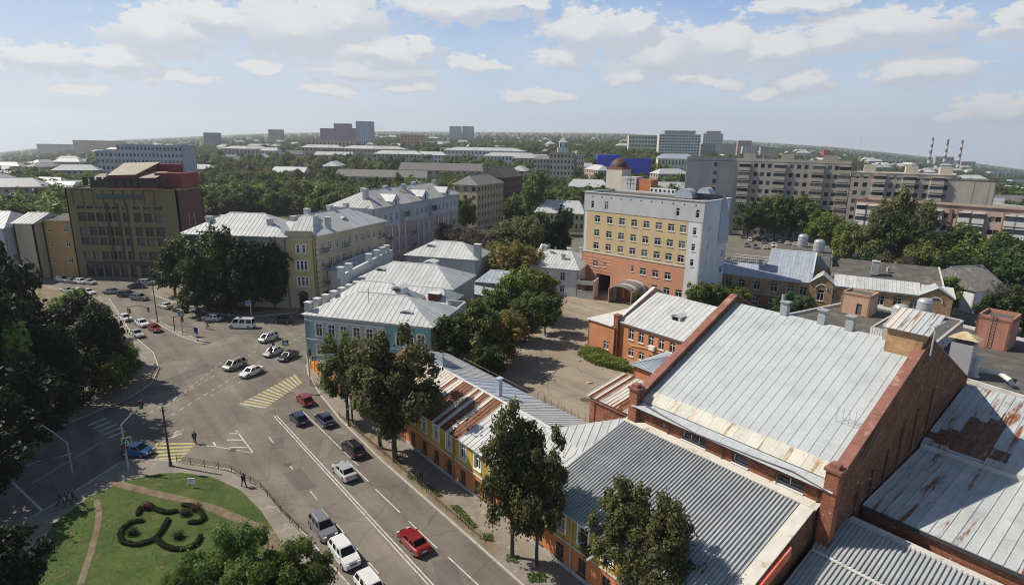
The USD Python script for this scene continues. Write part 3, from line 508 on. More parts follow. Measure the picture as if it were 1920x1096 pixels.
# ------------------------------------------------------------------ workshop with the grey corrugated roof
WS = T('corrugated_workshop', 'yellow and orange workshop under a big grey corrugated roof, nearest to the camera', 'workshop', S(-28, 40))
street_front(WS, -41, -16.6, 8, Y_LO, 5)
for s in (-31.5, -24.3): pipe(WS, S(s, T0-.18), .3, ZE-.1, r=.07)
ZT, TT = 9.9, 46.1
wl, wr = lambda s: S(s, T0-.5, ZE), lambda s: S(s, TT, ZT)
P36 = S(-36.2, TR, 8.0); RX = r0(-41)
for tri in ([fe(-41), wl(-36.2), P36], [fe(-41), P36, RX], [RX, P36, wr(-36.2)], [RX, wr(-36.2), S(-40.6, 46.5, 7.1)], [RX, S(-40.6, 46.5, 7.1), be(-41)]): roof(WS, tri, WHITE_ROOF, .8)
corr(WS, wl(-36.2), wl(-17.4), wr(-17.4), wr(-36.2), CORR, 1.0)
fb = MB().obox((wr(-36.2)+wr(-16.3))/2+Z*.06-B*.25, A*10.0, B*.42+Z*.1, Z*.06).get(); part(WS, 'flashing', fb, FLASH)
fs = hull([wl(-17.5)+Z*.14, wl(-16.4)+Z*.14, wr(-17.5)+Z*.14, wr(-16.4)+Z*.14, wl(-17.5), wl(-16.4), wr(-17.5), wr(-16.4)]); part(WS, 'verge_flashing', fs, FLASH)
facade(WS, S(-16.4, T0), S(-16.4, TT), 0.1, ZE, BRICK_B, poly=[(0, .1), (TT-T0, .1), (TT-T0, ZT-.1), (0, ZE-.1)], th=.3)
rb = hull([S(-16.5, 36.2, 6.55+.4), S(-16.5, 41.5, 8+.4), S(-16.1, 36.2, 6.55+.4), S(-16.1, 41.5, 8+.4), S(-16.5, 36.2, 6.1), S(-16.5, 41.5, 7.5), S(-16.1, 36.2, 6.1), S(-16.1, 41.5, 7.5)]); part(WS, 'red_parapet', rb, REDBAND)
wb = hull([S(-16.5, 33.2, 6.1+.35), S(-16.5, 36.1, 6.55+.4), S(-16.1, 33.2, 6.1+.35), S(-16.1, 36.1, 6.55+.4), S(-16.5, 33.2, 5.6), S(-16.5, 36.1, 6.1), S(-16.1, 33.2, 5.6), S(-16.1, 36.1, 6.1)]); part(WS, 'white_parapet', wb, CAP)
part(WS, 'wall_lamp', MB().tube([S(-27.9, T0, 4.4), S(-27.9, T0-1.3, 4.7)], .04, 5).obox(S(-27.9, T0-1.6, 4.72), B*.35, A*.12, Z*.06).get(), GALV)
part(WS, 'shop_sign', MB().obox(S(-25.2, T0-.12, 1.9), A*.55, B*.08, Z*.28).get(), WHITEP)
part(WS, 'ladder', MB().tube([S(-27.3, T0-.15, 9-8.8), S(-27.3, T0-.15, 5)], .03, 4).get(), IRON)

# ------------------------------------------------------------------ the brick hall with the pale sheet roof
HALL = T('brick_hall', 'big red brick hall with pale grey sheet-metal roof and stepped red gables', 'hall', S(-25.5, 63))
SL, SR, TH0, THR, TH1, HE, HR = -35.6, -15.2, 46.3, 63.2, 80, 12.0, 20.0
lw = [(SLx, 10.25, w, h, st) for SLx, w, h, st in ((6.0, 2.6, 1.35, 'strip'), (11.4, 1.5, 1.5, 'plain'), (15.4, 2.4, 1.35, 'strip'))]
facade(HALL, S(SL, TH0), S(SR, TH0), 0, HE, BRICK_A, lw, frame=FRAMEW, th=.6, depth=.3)
gp = [(0, 0), (TH1-TH0, 0), (TH1-TH0, HE+.9), (THR-TH0, HR+1.0), (0, HE+.9)]
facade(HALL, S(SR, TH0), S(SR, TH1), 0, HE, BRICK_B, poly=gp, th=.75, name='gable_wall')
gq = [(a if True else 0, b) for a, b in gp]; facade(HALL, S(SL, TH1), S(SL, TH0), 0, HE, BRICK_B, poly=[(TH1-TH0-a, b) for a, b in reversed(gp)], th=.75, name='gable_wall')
facade(HALL, S(SR, TH1), S(SL, TH1), 0, HE, BRICK_A, th=.6)
for s, sg in ((SR-.37, 1), (SL+.37, -1)):
    for ta, za, tb, zb in ((TH0-.1, HE+.9, THR, HR+1.0), (THR, HR+1.0, TH1+.1, HE+.9)):
        for k in range(5):
            a, b = S(s, ta+(tb-ta)*k/5, za+(zb-za)*k/5), S(s, ta+(tb-ta)*(k+.985)/5, za+(zb-za)*(k+.985)/5)
            part(HALL, 'gable_coping', MB().obox((a+b)/2+Z*.07, (b-a)/2, A*.44, Z*.09).get(), REDCAP)
hi0, hi1 = SL+.76, SR-.76
def pl(t): return HE+.12+(HR-HE)*(t-TH0)/(THR-TH0)
roof(HALL, [S(hi0, TH0+1.6, pl(TH0+1.6)), S(hi1, TH0+1.6, pl(TH0+1.6)), S(hi1, THR, HR+.12), S(hi0, THR, HR+.12)], HALL_ROOF, 0.9, seam=.04, sw=.06)
roof(HALL, [S(hi0, THR, HR+.12), S(hi1, THR, HR+.12), S(hi1, TH1+.5, HE), S(hi0, TH1+.5, HE)], HALL_ROOF, 3.)
EAVEM = metal('eave_sheet_stained', (0.55, 0.53, 0.46), (0.36, 0.24, 0.12), 0.62)
roof(HALL, [S(hi0, TH0+.3, pl(TH0)+.12), S(hi1, TH0+.3, pl(TH0)+.12), S(hi1, TH0+1.75, pl(TH0+1.75)+.06), S(hi0, TH0+1.75, pl(TH0+1.75)+.06)], [EAVEM], 1.3, seam=.02, name='eave_sheet')
roof(HALL, [S(SL+.1, TH0-.75, HE-.25), S(SR-.1, TH0-.75, HE-.25), S(SR-.8, TH0+.5, pl(TH0)+.05), S(SL+.8, TH0+.5, pl(TH0)+.05)], [HALL_ROOF[0]], 2.6, seam=.02, name='eave_sheet')
part(HALL, 'gutter', MB().tube([S(SL+.3, TH0-.1, HE+.3), S(SL+4, TH0-.45, HE-.02), S(SL+8, TH0-.75, HE-.2), S(SR-7, TH0-.6, HE-.1), S(SR-3.5, TH0-.4, HE+.02), S(SR-.5, TH0-.75, HE-.22)], .07, 5).get(), IRON)
band(HALL, S(SL, TH0), S(SR, TH0), HE-.75, .45, .22, BRICK_A, 'brick_cornice')
for s in (SL+.2, SR-.4):
    k = part(HALL, 'corner_pier', MB().box(S(s, TH0-.1, HE/2+.75), 1.0, 1.0, HE+1.5, 140.5).get(), BRICK_A); part(k, 'pier_cap', MB().box(S(s, TH0-.1, HE+1.6), 1.3, 1.3, .25, 140.5).box(S(s, TH0-.1, HE+1.9), .7, .7, .35, 140.5).get(), REDCAP)
for s in (-31.2, -25.2, -20, -16.6): pipe(HALL, S(s, TH0-.12), 9.9, HE-.3, RAILM, .06)
for k, t in enumerate((50.5, 53.5, 56.6, 59.6, 63.2, 67)):
    part(HALL, 'gable_pilaster', MB().obox(S(SR+.06, t, 5+k*.55), A*.1, B*.14, Z*(5+k*.45)).get(), BRICK_B)
for px, py in ((1470, 590), (1540, 607), (1592, 620), (1663, 638)):
    p = Pt(px, py+4, THR); s = st_ = float(p@A); q = S(s, THR, HR)
    k = part(HALL, 'roof_vent', MB().box(q+Z*.45, .75, .75, 1.2, 140.5).get(), GALV); part(k, 'vent_cap', MB().box(q+Z*1.25, .55, .55, .5, 140.5).box(q+Z*1.55, .95, .95, .1, 140.5).get(), GALV)
part(HALL, 'flue', MB().tube([S(-29.6, THR+.3, HR-.2), S(-29.6, THR+.3, HR+2.2)], .16, 8).get(), GALV)
p = S(-16.9, THR-.3, HR-1); k = part(HALL, 'roof_hut', MB().box(p+Z*1.1, 3.0, 3.0, 3.6, 140.5).get(), BRICK_Y)
roof(k, [S(-18.7, 61, HR+1.75), S(-14.9, 61, HR+1.75), S(-14.9, 65, HR+3.0), S(-18.7, 65, HR+3.0)], [RUST_ROOF[2], STREAK_ROOF[0]], .55, name='hut_roof_panel')
part(HALL, 'pipe_rack', MB().tube([S(-14.8, 61.8, HR+.8), S(-14.8, 61.8, HR+2.6), S(-14.4, 63, HR+2.9), S(-14.3, 64.4, HR+2.3)], .09, 6).tube([S(-14.6, 61.2, HR), S(-14.6, 61.2, HR+2.3)], .07, 6).get(), ZINC_ROOF[1])
lad = MB()
for q in (0, .8): lad.tube([S(SR+.35, 49.2+q*.4, 13.4), S(SR+.3, 52.5+q*.4, 15.2)], .07, 5)
for q in range(6): lad.tube([S(SR+.35, 49.2+q*.55, 13.4+q*.3), S(SR+.35, 49.6+q*.55, 13.4+q*.3)], .05, 4)
part(HALL, 'stacked_battens', lad.get(), RAILM)
fr = MB(); c0 = S(-16.9, 52, pl(52)+.1)
for k in range(4): fr.tube([c0+A*(k*.5-1.3), c0+A*(k*.5-1.3)+Z*1.5], .025, 4)
for k in range(3): fr.tube([c0-A*1.3+Z*(.1+k*.7), c0+A*.25+Z*(.1+k*.7)], .025, 4)
part(HALL, 'roof_guard_frame', fr.get(), GALV)

AN = T('brick_annex', 'small red brick annex with rusty patched roof at the hall corner by the yard', 'annex', S(-39, 49))
AQ = [S(-42.2, 46.8), S(-36.4, 46.8), S(-36.4, 52.5), S(-42.2, 52.5)]
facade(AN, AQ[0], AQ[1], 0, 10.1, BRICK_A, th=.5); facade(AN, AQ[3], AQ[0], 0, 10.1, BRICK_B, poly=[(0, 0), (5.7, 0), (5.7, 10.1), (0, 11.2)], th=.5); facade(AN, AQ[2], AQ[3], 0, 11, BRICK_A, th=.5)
band(AN, AQ[0], AQ[1], 9.7, .4, .25, REDCAP, 'cornice'); band(AN, AQ[0], AQ[0]+A*.7, 6, 3.7, .12, BRICK_A, 'pier'); band(AN, AQ[1]-A*.9, AQ[1]-A*.2, 6, 3.7, .12, BRICK_A, 'pier')
roof(AN, [S(-42.6, 46.4, 10.15), S(-36.4, 46.4, 10.15), S(-36.4, 52.7, 11.3), S(-42.6, 52.7, 11.3)], RUST_ROOF, .5, seed=5)
PORCH = T('porch', 'brick porch with blue-grey corrugated hipped roof between the annex and the orange house', 'porch', S(-41, 62))
zc = 7.2; c_ = [G(1183, 682, zc), G(1228, 697, zc), None, None]; e_ = float(c_[0]@A); t_ = float(c_[0]@B)
PQ = [S(e_+.4, t_+.2), S(e_+8.2, t_+.2), S(e_+8.2, t_+8), S(e_+.4, t_+8)]
walls(PORCH, PQ, 0, zc-.1, plaster('plaster_salmon', (0.56, 0.24, 0.13)), {0: [(3.2, 3.2, 1.5, 2.4, 'cross'), (5.6, 3.2, 1.5, 2.4)], 3: [(2, 3.2, 1.2, 2.4)]}, frame=FRAMEG)
ap = S(e_+4.5, t_+4, zc+1.8); oq = [p+Z*zc for p in over(PQ, .5)]
for i in range(4): corr(PORCH, oq[i], oq[(i+1) % 4], ap+A*.05, ap-A*.05, ZINC_ROOF, 1.2, .4, .06)
for i in (0, 1, 3): part(PORCH, 'hip_cap', MB().tube([oq[i]+Z*.1, ap+Z*.12], .09, 5).get(), CAP)

# ------------------------------------------------------------------ lower right roofs
SHED = T('corrugated_shed', 'low shed with dark striped corrugated roof at the bottom right corner', 'shed', S(-5, 44))
s0, s1 = -15.2, 16
sl = lambda t: 7.8-.27*(49.5-t)
TL, TRG = 44.9, 49.5
corr(SHED, S(-16, TL+.1, sl(TL+.1)+.12), S(s1, TL+.1, sl(TL+.1)+.12), S(s1, TRG, sl(TRG)+.12), S(-16, TRG, sl(TRG)+.12), CORR, 1.0, .33, .15); corr(SHED, S(-16, 33, sl(33)), S(s1, 33, sl(33)), S(s1, TL, sl(TL)), S(-16, TL, sl(TL)), CORR, 1.0, .33, .15)
part(SHED, 'ridge_flashing', MB().obox(S(.5, TRG+.25, 7.95), A*15.6, B*.4, Z*.05).get(), FLASH); part(SHED, 'lap_flashing', MB().obox(S(0, TL+.05, sl(TL)+.16), A*15.9, B*.12, Z*.07).get(), CAP)
roof(SHED, [S(-15, TRG+.6, 7.8), S(16, TRG+.6, 7.8), S(16, 51.9, 6.9), S(-15, 51.9, 6.9)], ZINC_ROOF, 1.2); facade(SHED, S(-15.2, 33.2), S(-15.2, 51.8), 0, 5.5, BRICK_B, poly=[(18.6, 0), (18.6, 6.6), (16.5, 7.6), (0, 3.0), (0, 0)], th=.3); facade(SHED, S(-15, 33.4), S(16, 33.4), 0, 2.6, BRICK_A)
LOWR = T('pale_roofed_building', 'building with pale weathered standing-seam roof, half in the shadow of the hall gable', 'building', S(0, 60))
roof(LOWR, [S(-15, 51.9, 8.35), S(16, 51.9, 8.35), S(16, 66.4, 9.05), S(-15, 66.4, 9.05)], STREAK_ROOF+[metal('roof_weathered_sheet', (0.47, 0.49, 0.48), (0.23, 0.09, 0.04), 0.5)], .8, cross=1.9, seed=8)
facade(LOWR, S(-15, 52.2), S(16, 52.2), 0, 8.1, BRICK_A); part(LOWR, 'eave_board', MB().obox(S(.5, 51.85, 8.2), A*15.5, B*.06, Z*.16).get(), IRON)
UPR = T('rust_stained_building', 'upper building with broad rust stains on its sheet roof beside the hall gable', 'building', S(0, 72))
RSB = metal('roof_rust_patch', (0.40, 0.40, 0.38), (0.17, 0.065, 0.03), 0.84, sc=1.3)
u0, u1, ua, ub = 66.0, 79, 9.6, 12.5
uz = lambda t: ua+(ub-ua)*(t-u0)/(u1-u0)
RST = metal('roof_deep_rust', (0.19, 0.095, 0.055), (0.13, 0.05, 0.025), 0.7, sc=1.6); GRN = [metal('roof_greenish_sheet', (0.44, 0.47, 0.45), (0.23, 0.085, 0.035), 0.52)]; ru = random.Random(4)
for k in range(9):
    a, b = -15+k*.72, -15+(k+1)*.72; t_a, t_b = ((66.6, ru.uniform(69, 71)) if k in (1, 2) else (66.3, ru.uniform(72.5, 75.5)) if k in (3, 4, 5, 6) else (67, ru.uniform(68, 69)))
    for x, y, m_ in ((u0, t_a, STREAK_ROOF if k < 7 else GRN), (t_a, t_b, [RST if k in (4, 5) else RSB]), (t_b, u1, STREAK_ROOF)): roof(UPR, [S(a, x, uz(x)), S(b, x, uz(x)), S(b, y, uz(y)), S(a, y, uz(y))], m_, .8, cross=1.8, seed=k)
roof(UPR, [S(-8.52, u0, ua), S(16, u0, ua), S(16, u1, ub), S(-8.52, u1, ub)], GRN, .72, cross=1.8, seed=3)
part(UPR, 'fascia', MB().obox(S(.5, 65.95, 9.3), A*15.5, B*.08, Z*.28).get(), CAP); facade(UPR, S(-15, 66.6), S(16, 66.6), 0, 9.2, BRICK_A); facade(UPR, S(16, 79), S(-15, 79), 0, 12.3, BRICK_A)

# ------------------------------------------------------------------ flat roofs behind the hall
FL = T('flat_roofed_block', 'flat bitumen-roofed factory block behind the hall ridge', 'building', (62, 96, 0))
fq = [G(1440, 640, 9), G(1760, 700, 9), G(2050, 700, 9), G(2050, 640, 9)]
FQ = [np.array([41., 94, 0]), np.array([73., 66, 0]), np.array([100., 84., 0]), np.array([70., 108., 0]), ]
FQ = [S(-41, 92), S(-14, 92), S(12, 92), S(12, 92)]
FQ = [S(-46, 84), S(20, 84), S(20, 112), S(-46, 112)]
FQ = [S(-47, 96), S(30, 82), S(34, 112), S(-43, 122)]
walls(FL, FQ, 0, 9.0, plaster('plaster_grey', (0.40, 0.39, 0.36)), th=.4); flatroof(FL, FQ, 9.1, DARK_ROOF, CAP, .45)
def hut(name, label, base_px, z, w, d, h, az, wm, rm, door=True, ph=.35):
    p = G(*base_px, z); u = dirv(az); b = np.array([-u[1], u[0], 0]); q = [p-u*w*0, p+u*w, p+u*w+b*d, p+b*d]
    t = T(name, label, 'rooftop hut', (*p[:2], z)); walls(t, q, z-.1, z+h, wm, {0: [(w*.55, z+.1, .9, 2.0, 'plain')] if door else []}, th=.3, frame=FRAMED, sill=False); flatroof(t, q, z+h-.15, rm, wm, ph, .25); return t
hut('rooftop_hut', 'cream and pink rooftop stair hut with flat roof behind the hall', (1574, 584), 9.1, 4.7, 4.6, 3.7, 137, plaster('plaster_pink_cream', (0.50, 0.32, 0.22)), DARK_ROOF)
hb = hut('rooftop_hut', 'terracotta rooftop hut with steel ladder at the right edge', (1822, 645), 9.1, 4.2, 5.5, 4.6, 140, plaster('plaster_terracotta', (0.42, 0.20, 0.15)), DARK_ROOF, False, .5)
lp = G(1822, 645, 9.1)+dirv(140)*1.6; ld = MB(); uu = dirv(140); bb = np.array([uu[1], -uu[0], 0])*.2
for k in (0, .5): ld.tube([lp+uu*k+bb, lp+uu*k+bb+Z*5.6], .04, 4)
for k in range(12): ld.tube([lp+bb+Z*(.4+k*.42), lp+uu*.5+bb+Z*(.4+k*.42)], .03, 4)
part(hb, 'ladder', ld.get(), RAILM)
R2 = T('raised_flat_block', 'raised flat-roofed block with white ribbed front below two barrel vents', 'building', (66, 89, 0))
p = G(1632, 614, 11); q2 = [p, G(1752, 648, 11), G(1808, 602, 11), G(1695, 577, 11)]; q2 = [np.array([*k[:2], 0]) for k in q2]
walls(R2, q2, 8.5, 10.9, plaster('plaster_offwhite', (0.52, 0.54, 0.55)), {1: [(5, 9.2, 1, 1.2)]}, th=.3); flatroof(R2, q2, 11.0, DARK_ROOF, CONC, .2)
u = (q2[1]-q2[0])/np.linalg.norm(q2[1]-q2[0]); n = np.array([u[1], -u[0], 0]); corr(R2, q2[0]+n*.1+Z*9, q2[1]+n*.1+Z*9, q2[1]+n*.1+Z*11.2, q2[0]+n*.1+Z*11.2, [CAP], 1.2, .4, .07, 'ribbed_cladding')
def barrel(px, py, z, w, h, label):
    p = G(px, py, z); r = w/2; prof = [(0, 0), (r*.93, 0), (r, h*.15), (r*1.02, h*.5), (r, h*.8), (r*.88, h*.93), (r*.6, h), (0, h)]
    t = T('barrel_vent', label, 'roof vent', p, group='barrel roof vents')
    m = trimesh.creation.revolve(np.array(prof), sections=20); part(t, 'drum', (np.array(m.vertices)+p, m.faces), GALV, 40)
    for k in (.18, .5, .82): m = trimesh.creation.revolve(np.array([(r*.9, h*k-.06), (r*1.06, h*k-.04), (r*1.06, h*k+.04), (r*.9, h*k+.06)]), sections=20); part(t, 'hoop', (np.array(m.vertices)+p, m.faces), ZINC_ROOF[0])
barrel(1684, 607, 11, 2.3, 3.2, 'grey barrel-shaped roof vent, left one on the raised flat roof'); barrel(1730, 594, 11, 2.3, 3.2, 'grey barrel-shaped roof vent, right one on the raised flat roof')
VB = T('vent_cabinet', 'grey sheet-metal vent cabinet under a battered tan hood beside the hall apex', 'cabinet', S(-10.5, 66, 9))
pv = G(1797, 700, 9.2); part(VB, 'cabinet_body', MB().box(pv+Z*2.2, 2.4, 2.4, 4.4, 140.5).get(), GALV)
hd = hull([pv+A*x+B*y+Z*z for x, y, z in ((-1.7, -1.4, 5), (1.7, -1.4, 5.1), (1.6, 1.5, 5), (-1.6, 1.4, 4.9), (0, 0, 5.9), (-.6, .5, 5.7))]); part(VB, 'hood', hd, noisy('tan_hood', (0.34, 0.25, 0.13), (0.50, 0.42, 0.28), 1.2, 0.8)); part(VB, 'hood_post', MB().box(pv+Z*4.7, 1.8, 1.8, .7, 140.5).get(), IRON)
DU = T('ventilation_duct', 'white ventilation duct with elbow lying along the flat roof at the right', 'duct', G(1828, 700, 9.1))
d0, d1, d2, d3, d4 = G(1803, 683, 10.2), G(1828, 690, 10.2), G(1875, 700, 10.2), G(1893, 712, 10.2), G(1899, 722, 9.2)
part(DU, 'duct_run', MB().tube([d0, d1, d2, d3, d4], .32, 10).get(), CAP, 40); part(DU, 'fan_housing', MB().tube([d1-Z*1.1, d1+Z*1.4], .5, 12).tube([d1+Z*1.4, d1+Z*1.6], .75, 12).tube([d1-Z*1.2, d1-Z*1.05], .75, 12).get(), CAP, 40)

# ------------------------------------------------------------------ buildings round the yard
def pr(p0, az, x0, y0, x1, y1):
    """facade rectangle from two photo corners on the facade plane"""
    u = dirv(az); a, b = V(x0, y1, p0, az), V(x1, y0, p0, az); xa, xb = (a-p0)@u, (b-p0)@u
    return xa, a[2], xb-xa, b[2]-a[2]
OFP = np.array([18.6, 154.8, 0.]); OAZ = 133.
OF = T('office_building', 'six-storey office block, grey top, ochre middle and salmon base, domed roof hut', 'office', OFP)
oq = quadfrom(OFP, OAZ, 33.2, 13.5); ou = dirv(OAZ); on = np.array([ou[1], -ou[0], 0])
GREYP, OCHP, SALP, WHTP = plaster('plaster_pale_grey', (0.47, 0.485, 0.485), .85), plaster('plaster_ochre', (0.56, 0.435, 0.25), .9), plaster('plaster_salmon_base', (0.57, 0.285, 0.175), .85), plaster('plaster_white', (0.62, 0.63, 0.63), .85)
cx = [((V(x, 440, OFP, OAZ)-OFP)@ou) for x in (1118.5, 1141.5, 1164.5, 1187.5, 1210.5, 1234, 1257, 1280)]
zr = lambda y, x=1187: V(x, y, OFP, OAZ)[2]
ow = [(c-.85, z, 1.7, 1.75) for c in cx for z in (zr(424.6), zr(452.6), zr(477.6))]
ZY, ZO, ZTOP = 21.3, 10.6, 26.0
facade(OF, OFP+ou*1.0, OFP+ou*29.6, ZO+.02, ZY, OCHP, [(x-1.0, z, w, h, 'T') for x, z, w, h in ow]); facade(OF, OFP, OFP+ou*.98, ZO, ZY, WHTP)
facade(OF, OFP+ou*29.62, OFP+ou*33.2, 0, ZY, WHTP, [(1.2, z, .9, 1.7, 'cross') for z in (18.3, 14.6, 11.0)])
facade(OF, OFP+on*.1, OFP+ou*33.2+on*.1, ZY+.02, ZTOP, GREYP, [(2.2, 22.0, .9, 1.9), (6.4, 22.0, 1.0, 2.0), (26.3, 22.2, .9, 1.9), (31.2, 22.2, .9, 1.9)], sill=False)
sx = [((V(x, 500, OFP, OAZ)-OFP)@ou) for x in (1116, 1206, 1229.5, 1253, 1277)]; s2 = [((V(x, 528, OFP, OAZ)-OFP)@ou) for x in (1228, 1251, 1274)]
sw_ = [(c-.85, 6.9, 1.7, 1.75, 'T') for c in sx]+[(c-.85, 3.2, 1.7, 1.75, 'T') for c in s2]+[(((V(1186, 500, OFP, OAZ)-OFP)@ou)-.4, 7.2, .8, 1.6), (((V(1134, 500, OFP, OAZ)-OFP)@ou)-.35, 7.2, .7, 1.2)]
pxa, pxb = (V(1117, 535, OFP, OAZ)-OFP)@ou, (V(1143, 540, OFP, OAZ)-OFP)@ou
facade(OF, OFP, OFP+ou*29.6, 0.05, ZO, SALP, sw_+[(pxa, 0.1, pxb-pxa, 5.0, 'hole')])
for k in range(5): band(OF, OFP+ou*.2, OFP+ou*(pxb+.1), 5.9+k*.85, .14, .06, SALP)
band(OF, OFP, OFP+ou*29.6, ZO-.1, .25, .12, CAP)
pm = MB(); c = OFP+ou*(pxa+pxb)/2-on*4
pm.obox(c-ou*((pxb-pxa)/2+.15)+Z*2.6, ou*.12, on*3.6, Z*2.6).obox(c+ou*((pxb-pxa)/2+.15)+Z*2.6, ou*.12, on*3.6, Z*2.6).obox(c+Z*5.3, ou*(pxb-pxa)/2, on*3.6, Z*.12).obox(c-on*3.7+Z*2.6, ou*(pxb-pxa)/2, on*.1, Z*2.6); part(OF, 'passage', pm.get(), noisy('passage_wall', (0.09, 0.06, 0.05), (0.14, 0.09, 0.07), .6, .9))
for k in range(11): part(OF, 'vent_hole', MB().obox(OFP+ou*(2.6+k*2.85)+on*.11+Z*25.0, ou*.17, on*.02, Z*.17).get(), IRON)
facade(OF, oq[1], oq[2], 0, ZTOP, WHTP, [(3, z, .6, 1.4) for z in (11, 15, 19)]+[(11, z, 1.6, 1.8) for z in (8, 12, 16)]); facade(OF, oq[2], oq[3], 0, ZTOP, GREYP); facade(OF, oq[3], oq[0], 0, ZTOP, GREYP)
flatroof(OF, oq, ZTOP-.35, DARK_ROOF); cpm = MB()
for i in range(4):
    a, b = oq[i], oq[(i+1) % 4]; cpm.obox((a+b)/2+Z*(ZTOP+.08), (b-a)/2*(.98 if i % 2 else 1.01), np.array([-(b-a)[1], (b-a)[0], 0])/np.linalg.norm(b-a)*.32, Z*.07)
part(OF, 'parapet_coping', cpm.get(), CAP)
ob = -on
arch = [(-.5+11*math.sin(a)*0+0, 0) for a in (0,)]
c0 = oq[2]+ou*.1; pts = []
for k in range(9):
    a = k/8*math.pi/2; d, zz = -5.0+5.6*math.sin(a), 15.5+11.6*math.cos(a); pts.append((d, zz))
m = MB()
for k in range(8):
    (d1, z1), (d2, z2) = pts[k], pts[k+1]; m.quad(c0+ob*d1+Z*z1, c0+ob*d1+Z*z1-ou*9, c0+ob*d2+Z*z2-ou*9, c0+ob*d2+Z*z2)
    m.add([c0+ob*d1+Z*z1, c0+ob*d2+Z*z2, c0+ob*(-5)+Z*15.5], [[0, 1, 2]])
part(OF, 'curved_roof_wing', m.get(), ZINC_ROOF[1])
def rbox(px0, px1, yb, h, dep, z=25.8, az=OAZ): p = G(px0, yb, z); u = dirv(az); b = np.array([-u[1], u[0], 0]); w = (V(px1, yb, p, az)-p)@u; return p, u, b, w, p+u*w/2+b*dep/2
CRM = plaster('plaster_cream', (0.60, 0.54, 0.46), .9); PNKR = plaster('plaster_pinkish', (0.52, 0.33, 0.27), .85)
p, u, b, w, c = rbox(1135, 1164, 352, 5, 5); k = part(OF, 'roof_tower', MB().obox(c+Z*2.8, u*w/2, b*2.4, Z*2.8).get(), CRM); part(k, 'tower_band', MB().obox(c+Z*5.7, u*(w/2+.1), b*2.5, Z*.25).get(), REDCAP)
dmh = trimesh.creation.icosphere(2, 1.0); v = np.array(dmh.vertices); v[:, 2] = np.maximum(v[:, 2], 0); part(k, 'dome', (c+np.outer(v[:, 0]*w/2, u)+np.outer(v[:, 1]*2.3, b)+np.outer(v[:, 2]*2.6+5.9, Z), dmh.faces), noisy('dome_brown', (0.06, 0.035, 0.03), (0.11, 0.065, 0.055), 1, .6), 40)
p, u, b, w, c = rbox(1163, 1191, 357, 3.6, 4); part(OF, 'roof_plant_room', MB().obox(c+Z*1.9, u*w/2, b*1.8, Z*1.9).get(), GREYP); part(OF, 'roof_mast', MB().tube([c-b*2.2, c-b*2.2+Z*5.5], .06, 5).tube([c-b*2.2+u*.8, c-b*2.2+u*.8+Z*4.9], .05, 5).obox(c-b*2.2+Z*4, u*1.2, b*.04, Z*.04).obox(c-b*2.2+Z*2.9, u*1.4, b*.04, Z*.04).get(), RAILM)
p, u, b, w, c = rbox(1192, 1219, 359, 3.2, 4); part(OF, 'roof_plant_room', MB().obox(c+Z*1.65, u*w/2, b*1.8, Z*1.65).get(), plaster('plaster_rust', (0.45, 0.18, 0.09)))
for k in range(6): p, u, b, w, c = rbox(1218+k*8, 1224.5+k*8, 361+k*.7, 1, 1.0); q = part(OF, 'air_conditioner', MB().obox(c+Z*.7, u*w/2, b*.45, Z*.6).get(), WHITEP); part(q, 'fan_grille', MB().obox(c+Z*.7-b*.47, u*w*.32, b*.02, Z*.4).get(), IRON)
for x0, x1, yb in ((1265, 1298, 370), (1306, 1331, 368)):
    p, u, b, w, c = rbox(x0, x1, yb, 2, 3); m = [c+u*(w/2*math.cos(a))+Z*(.3+2.0*math.sin(a))+b*s for a in np.linspace(0, math.pi, 9) for s in (-1.5, 1.5)]+[c+u*w/2*i+b*s for i in (-1, 1) for s in (-1.5, 1.5)]; part(OF, 'arched_skylight', hull(m), ZINC_ROOF[0], 40)
ca = (V(1190, 545, OFP, OAZ)-OFP)@ou; cw = 3.4
cp = T('entrance_canopy', 'tunnel-like entrance canopy of arched ribs against the salmon base of the office', 'canopy', OFP+ou*ca+on*3)
for k in range(4):
    o_ = OFP+ou*ca+on*(1.0+k*1.6); r = cw-.12*k; ps = [o_+ou*(-r)+Z*.1]+[o_+ou*(r*math.cos(a))+Z*(4.0-k*.22+1.3*math.sin(a)) for a in np.linspace(math.pi, 0, 10)]+[o_+ou*r+Z*.1]
    m = MB()
    for a, bb_ in zip(ps[:-1], ps[1:]):
        nn = np.cross(bb_-a, on); nn /= np.linalg.norm(nn); m.obox((a+bb_)/2, (bb_-a)/2, on*.72, nn*.09)
    part(cp, 'canopy_rib', m.get(), [CONC, SLATE[0]][k % 2])
m = MB(); m.obox(OFP+ou*(ca-cw+.1)+on*3.4+Z*1.9, ou*.1, on*3.3, Z*1.9).obox(OFP+ou*(ca+cw-.3)+on*3.4+Z*1.9, ou*.1, on*3.3, Z*1.9); part(cp, 'side_wall', m.get(), SALP)
fn = MB(); fp = [G(1145, 552), G(1168, 556)]; fn.obox((fp[0]+fp[1])/2+Z*1, (fp[1]-fp[0])/2, np.array([.05, .05, 0]), Z*1); top('yard_gate', fn.get(), FRAMED, 'dark brown yard gate leaf beside the vehicle passage of the office', 'gate')

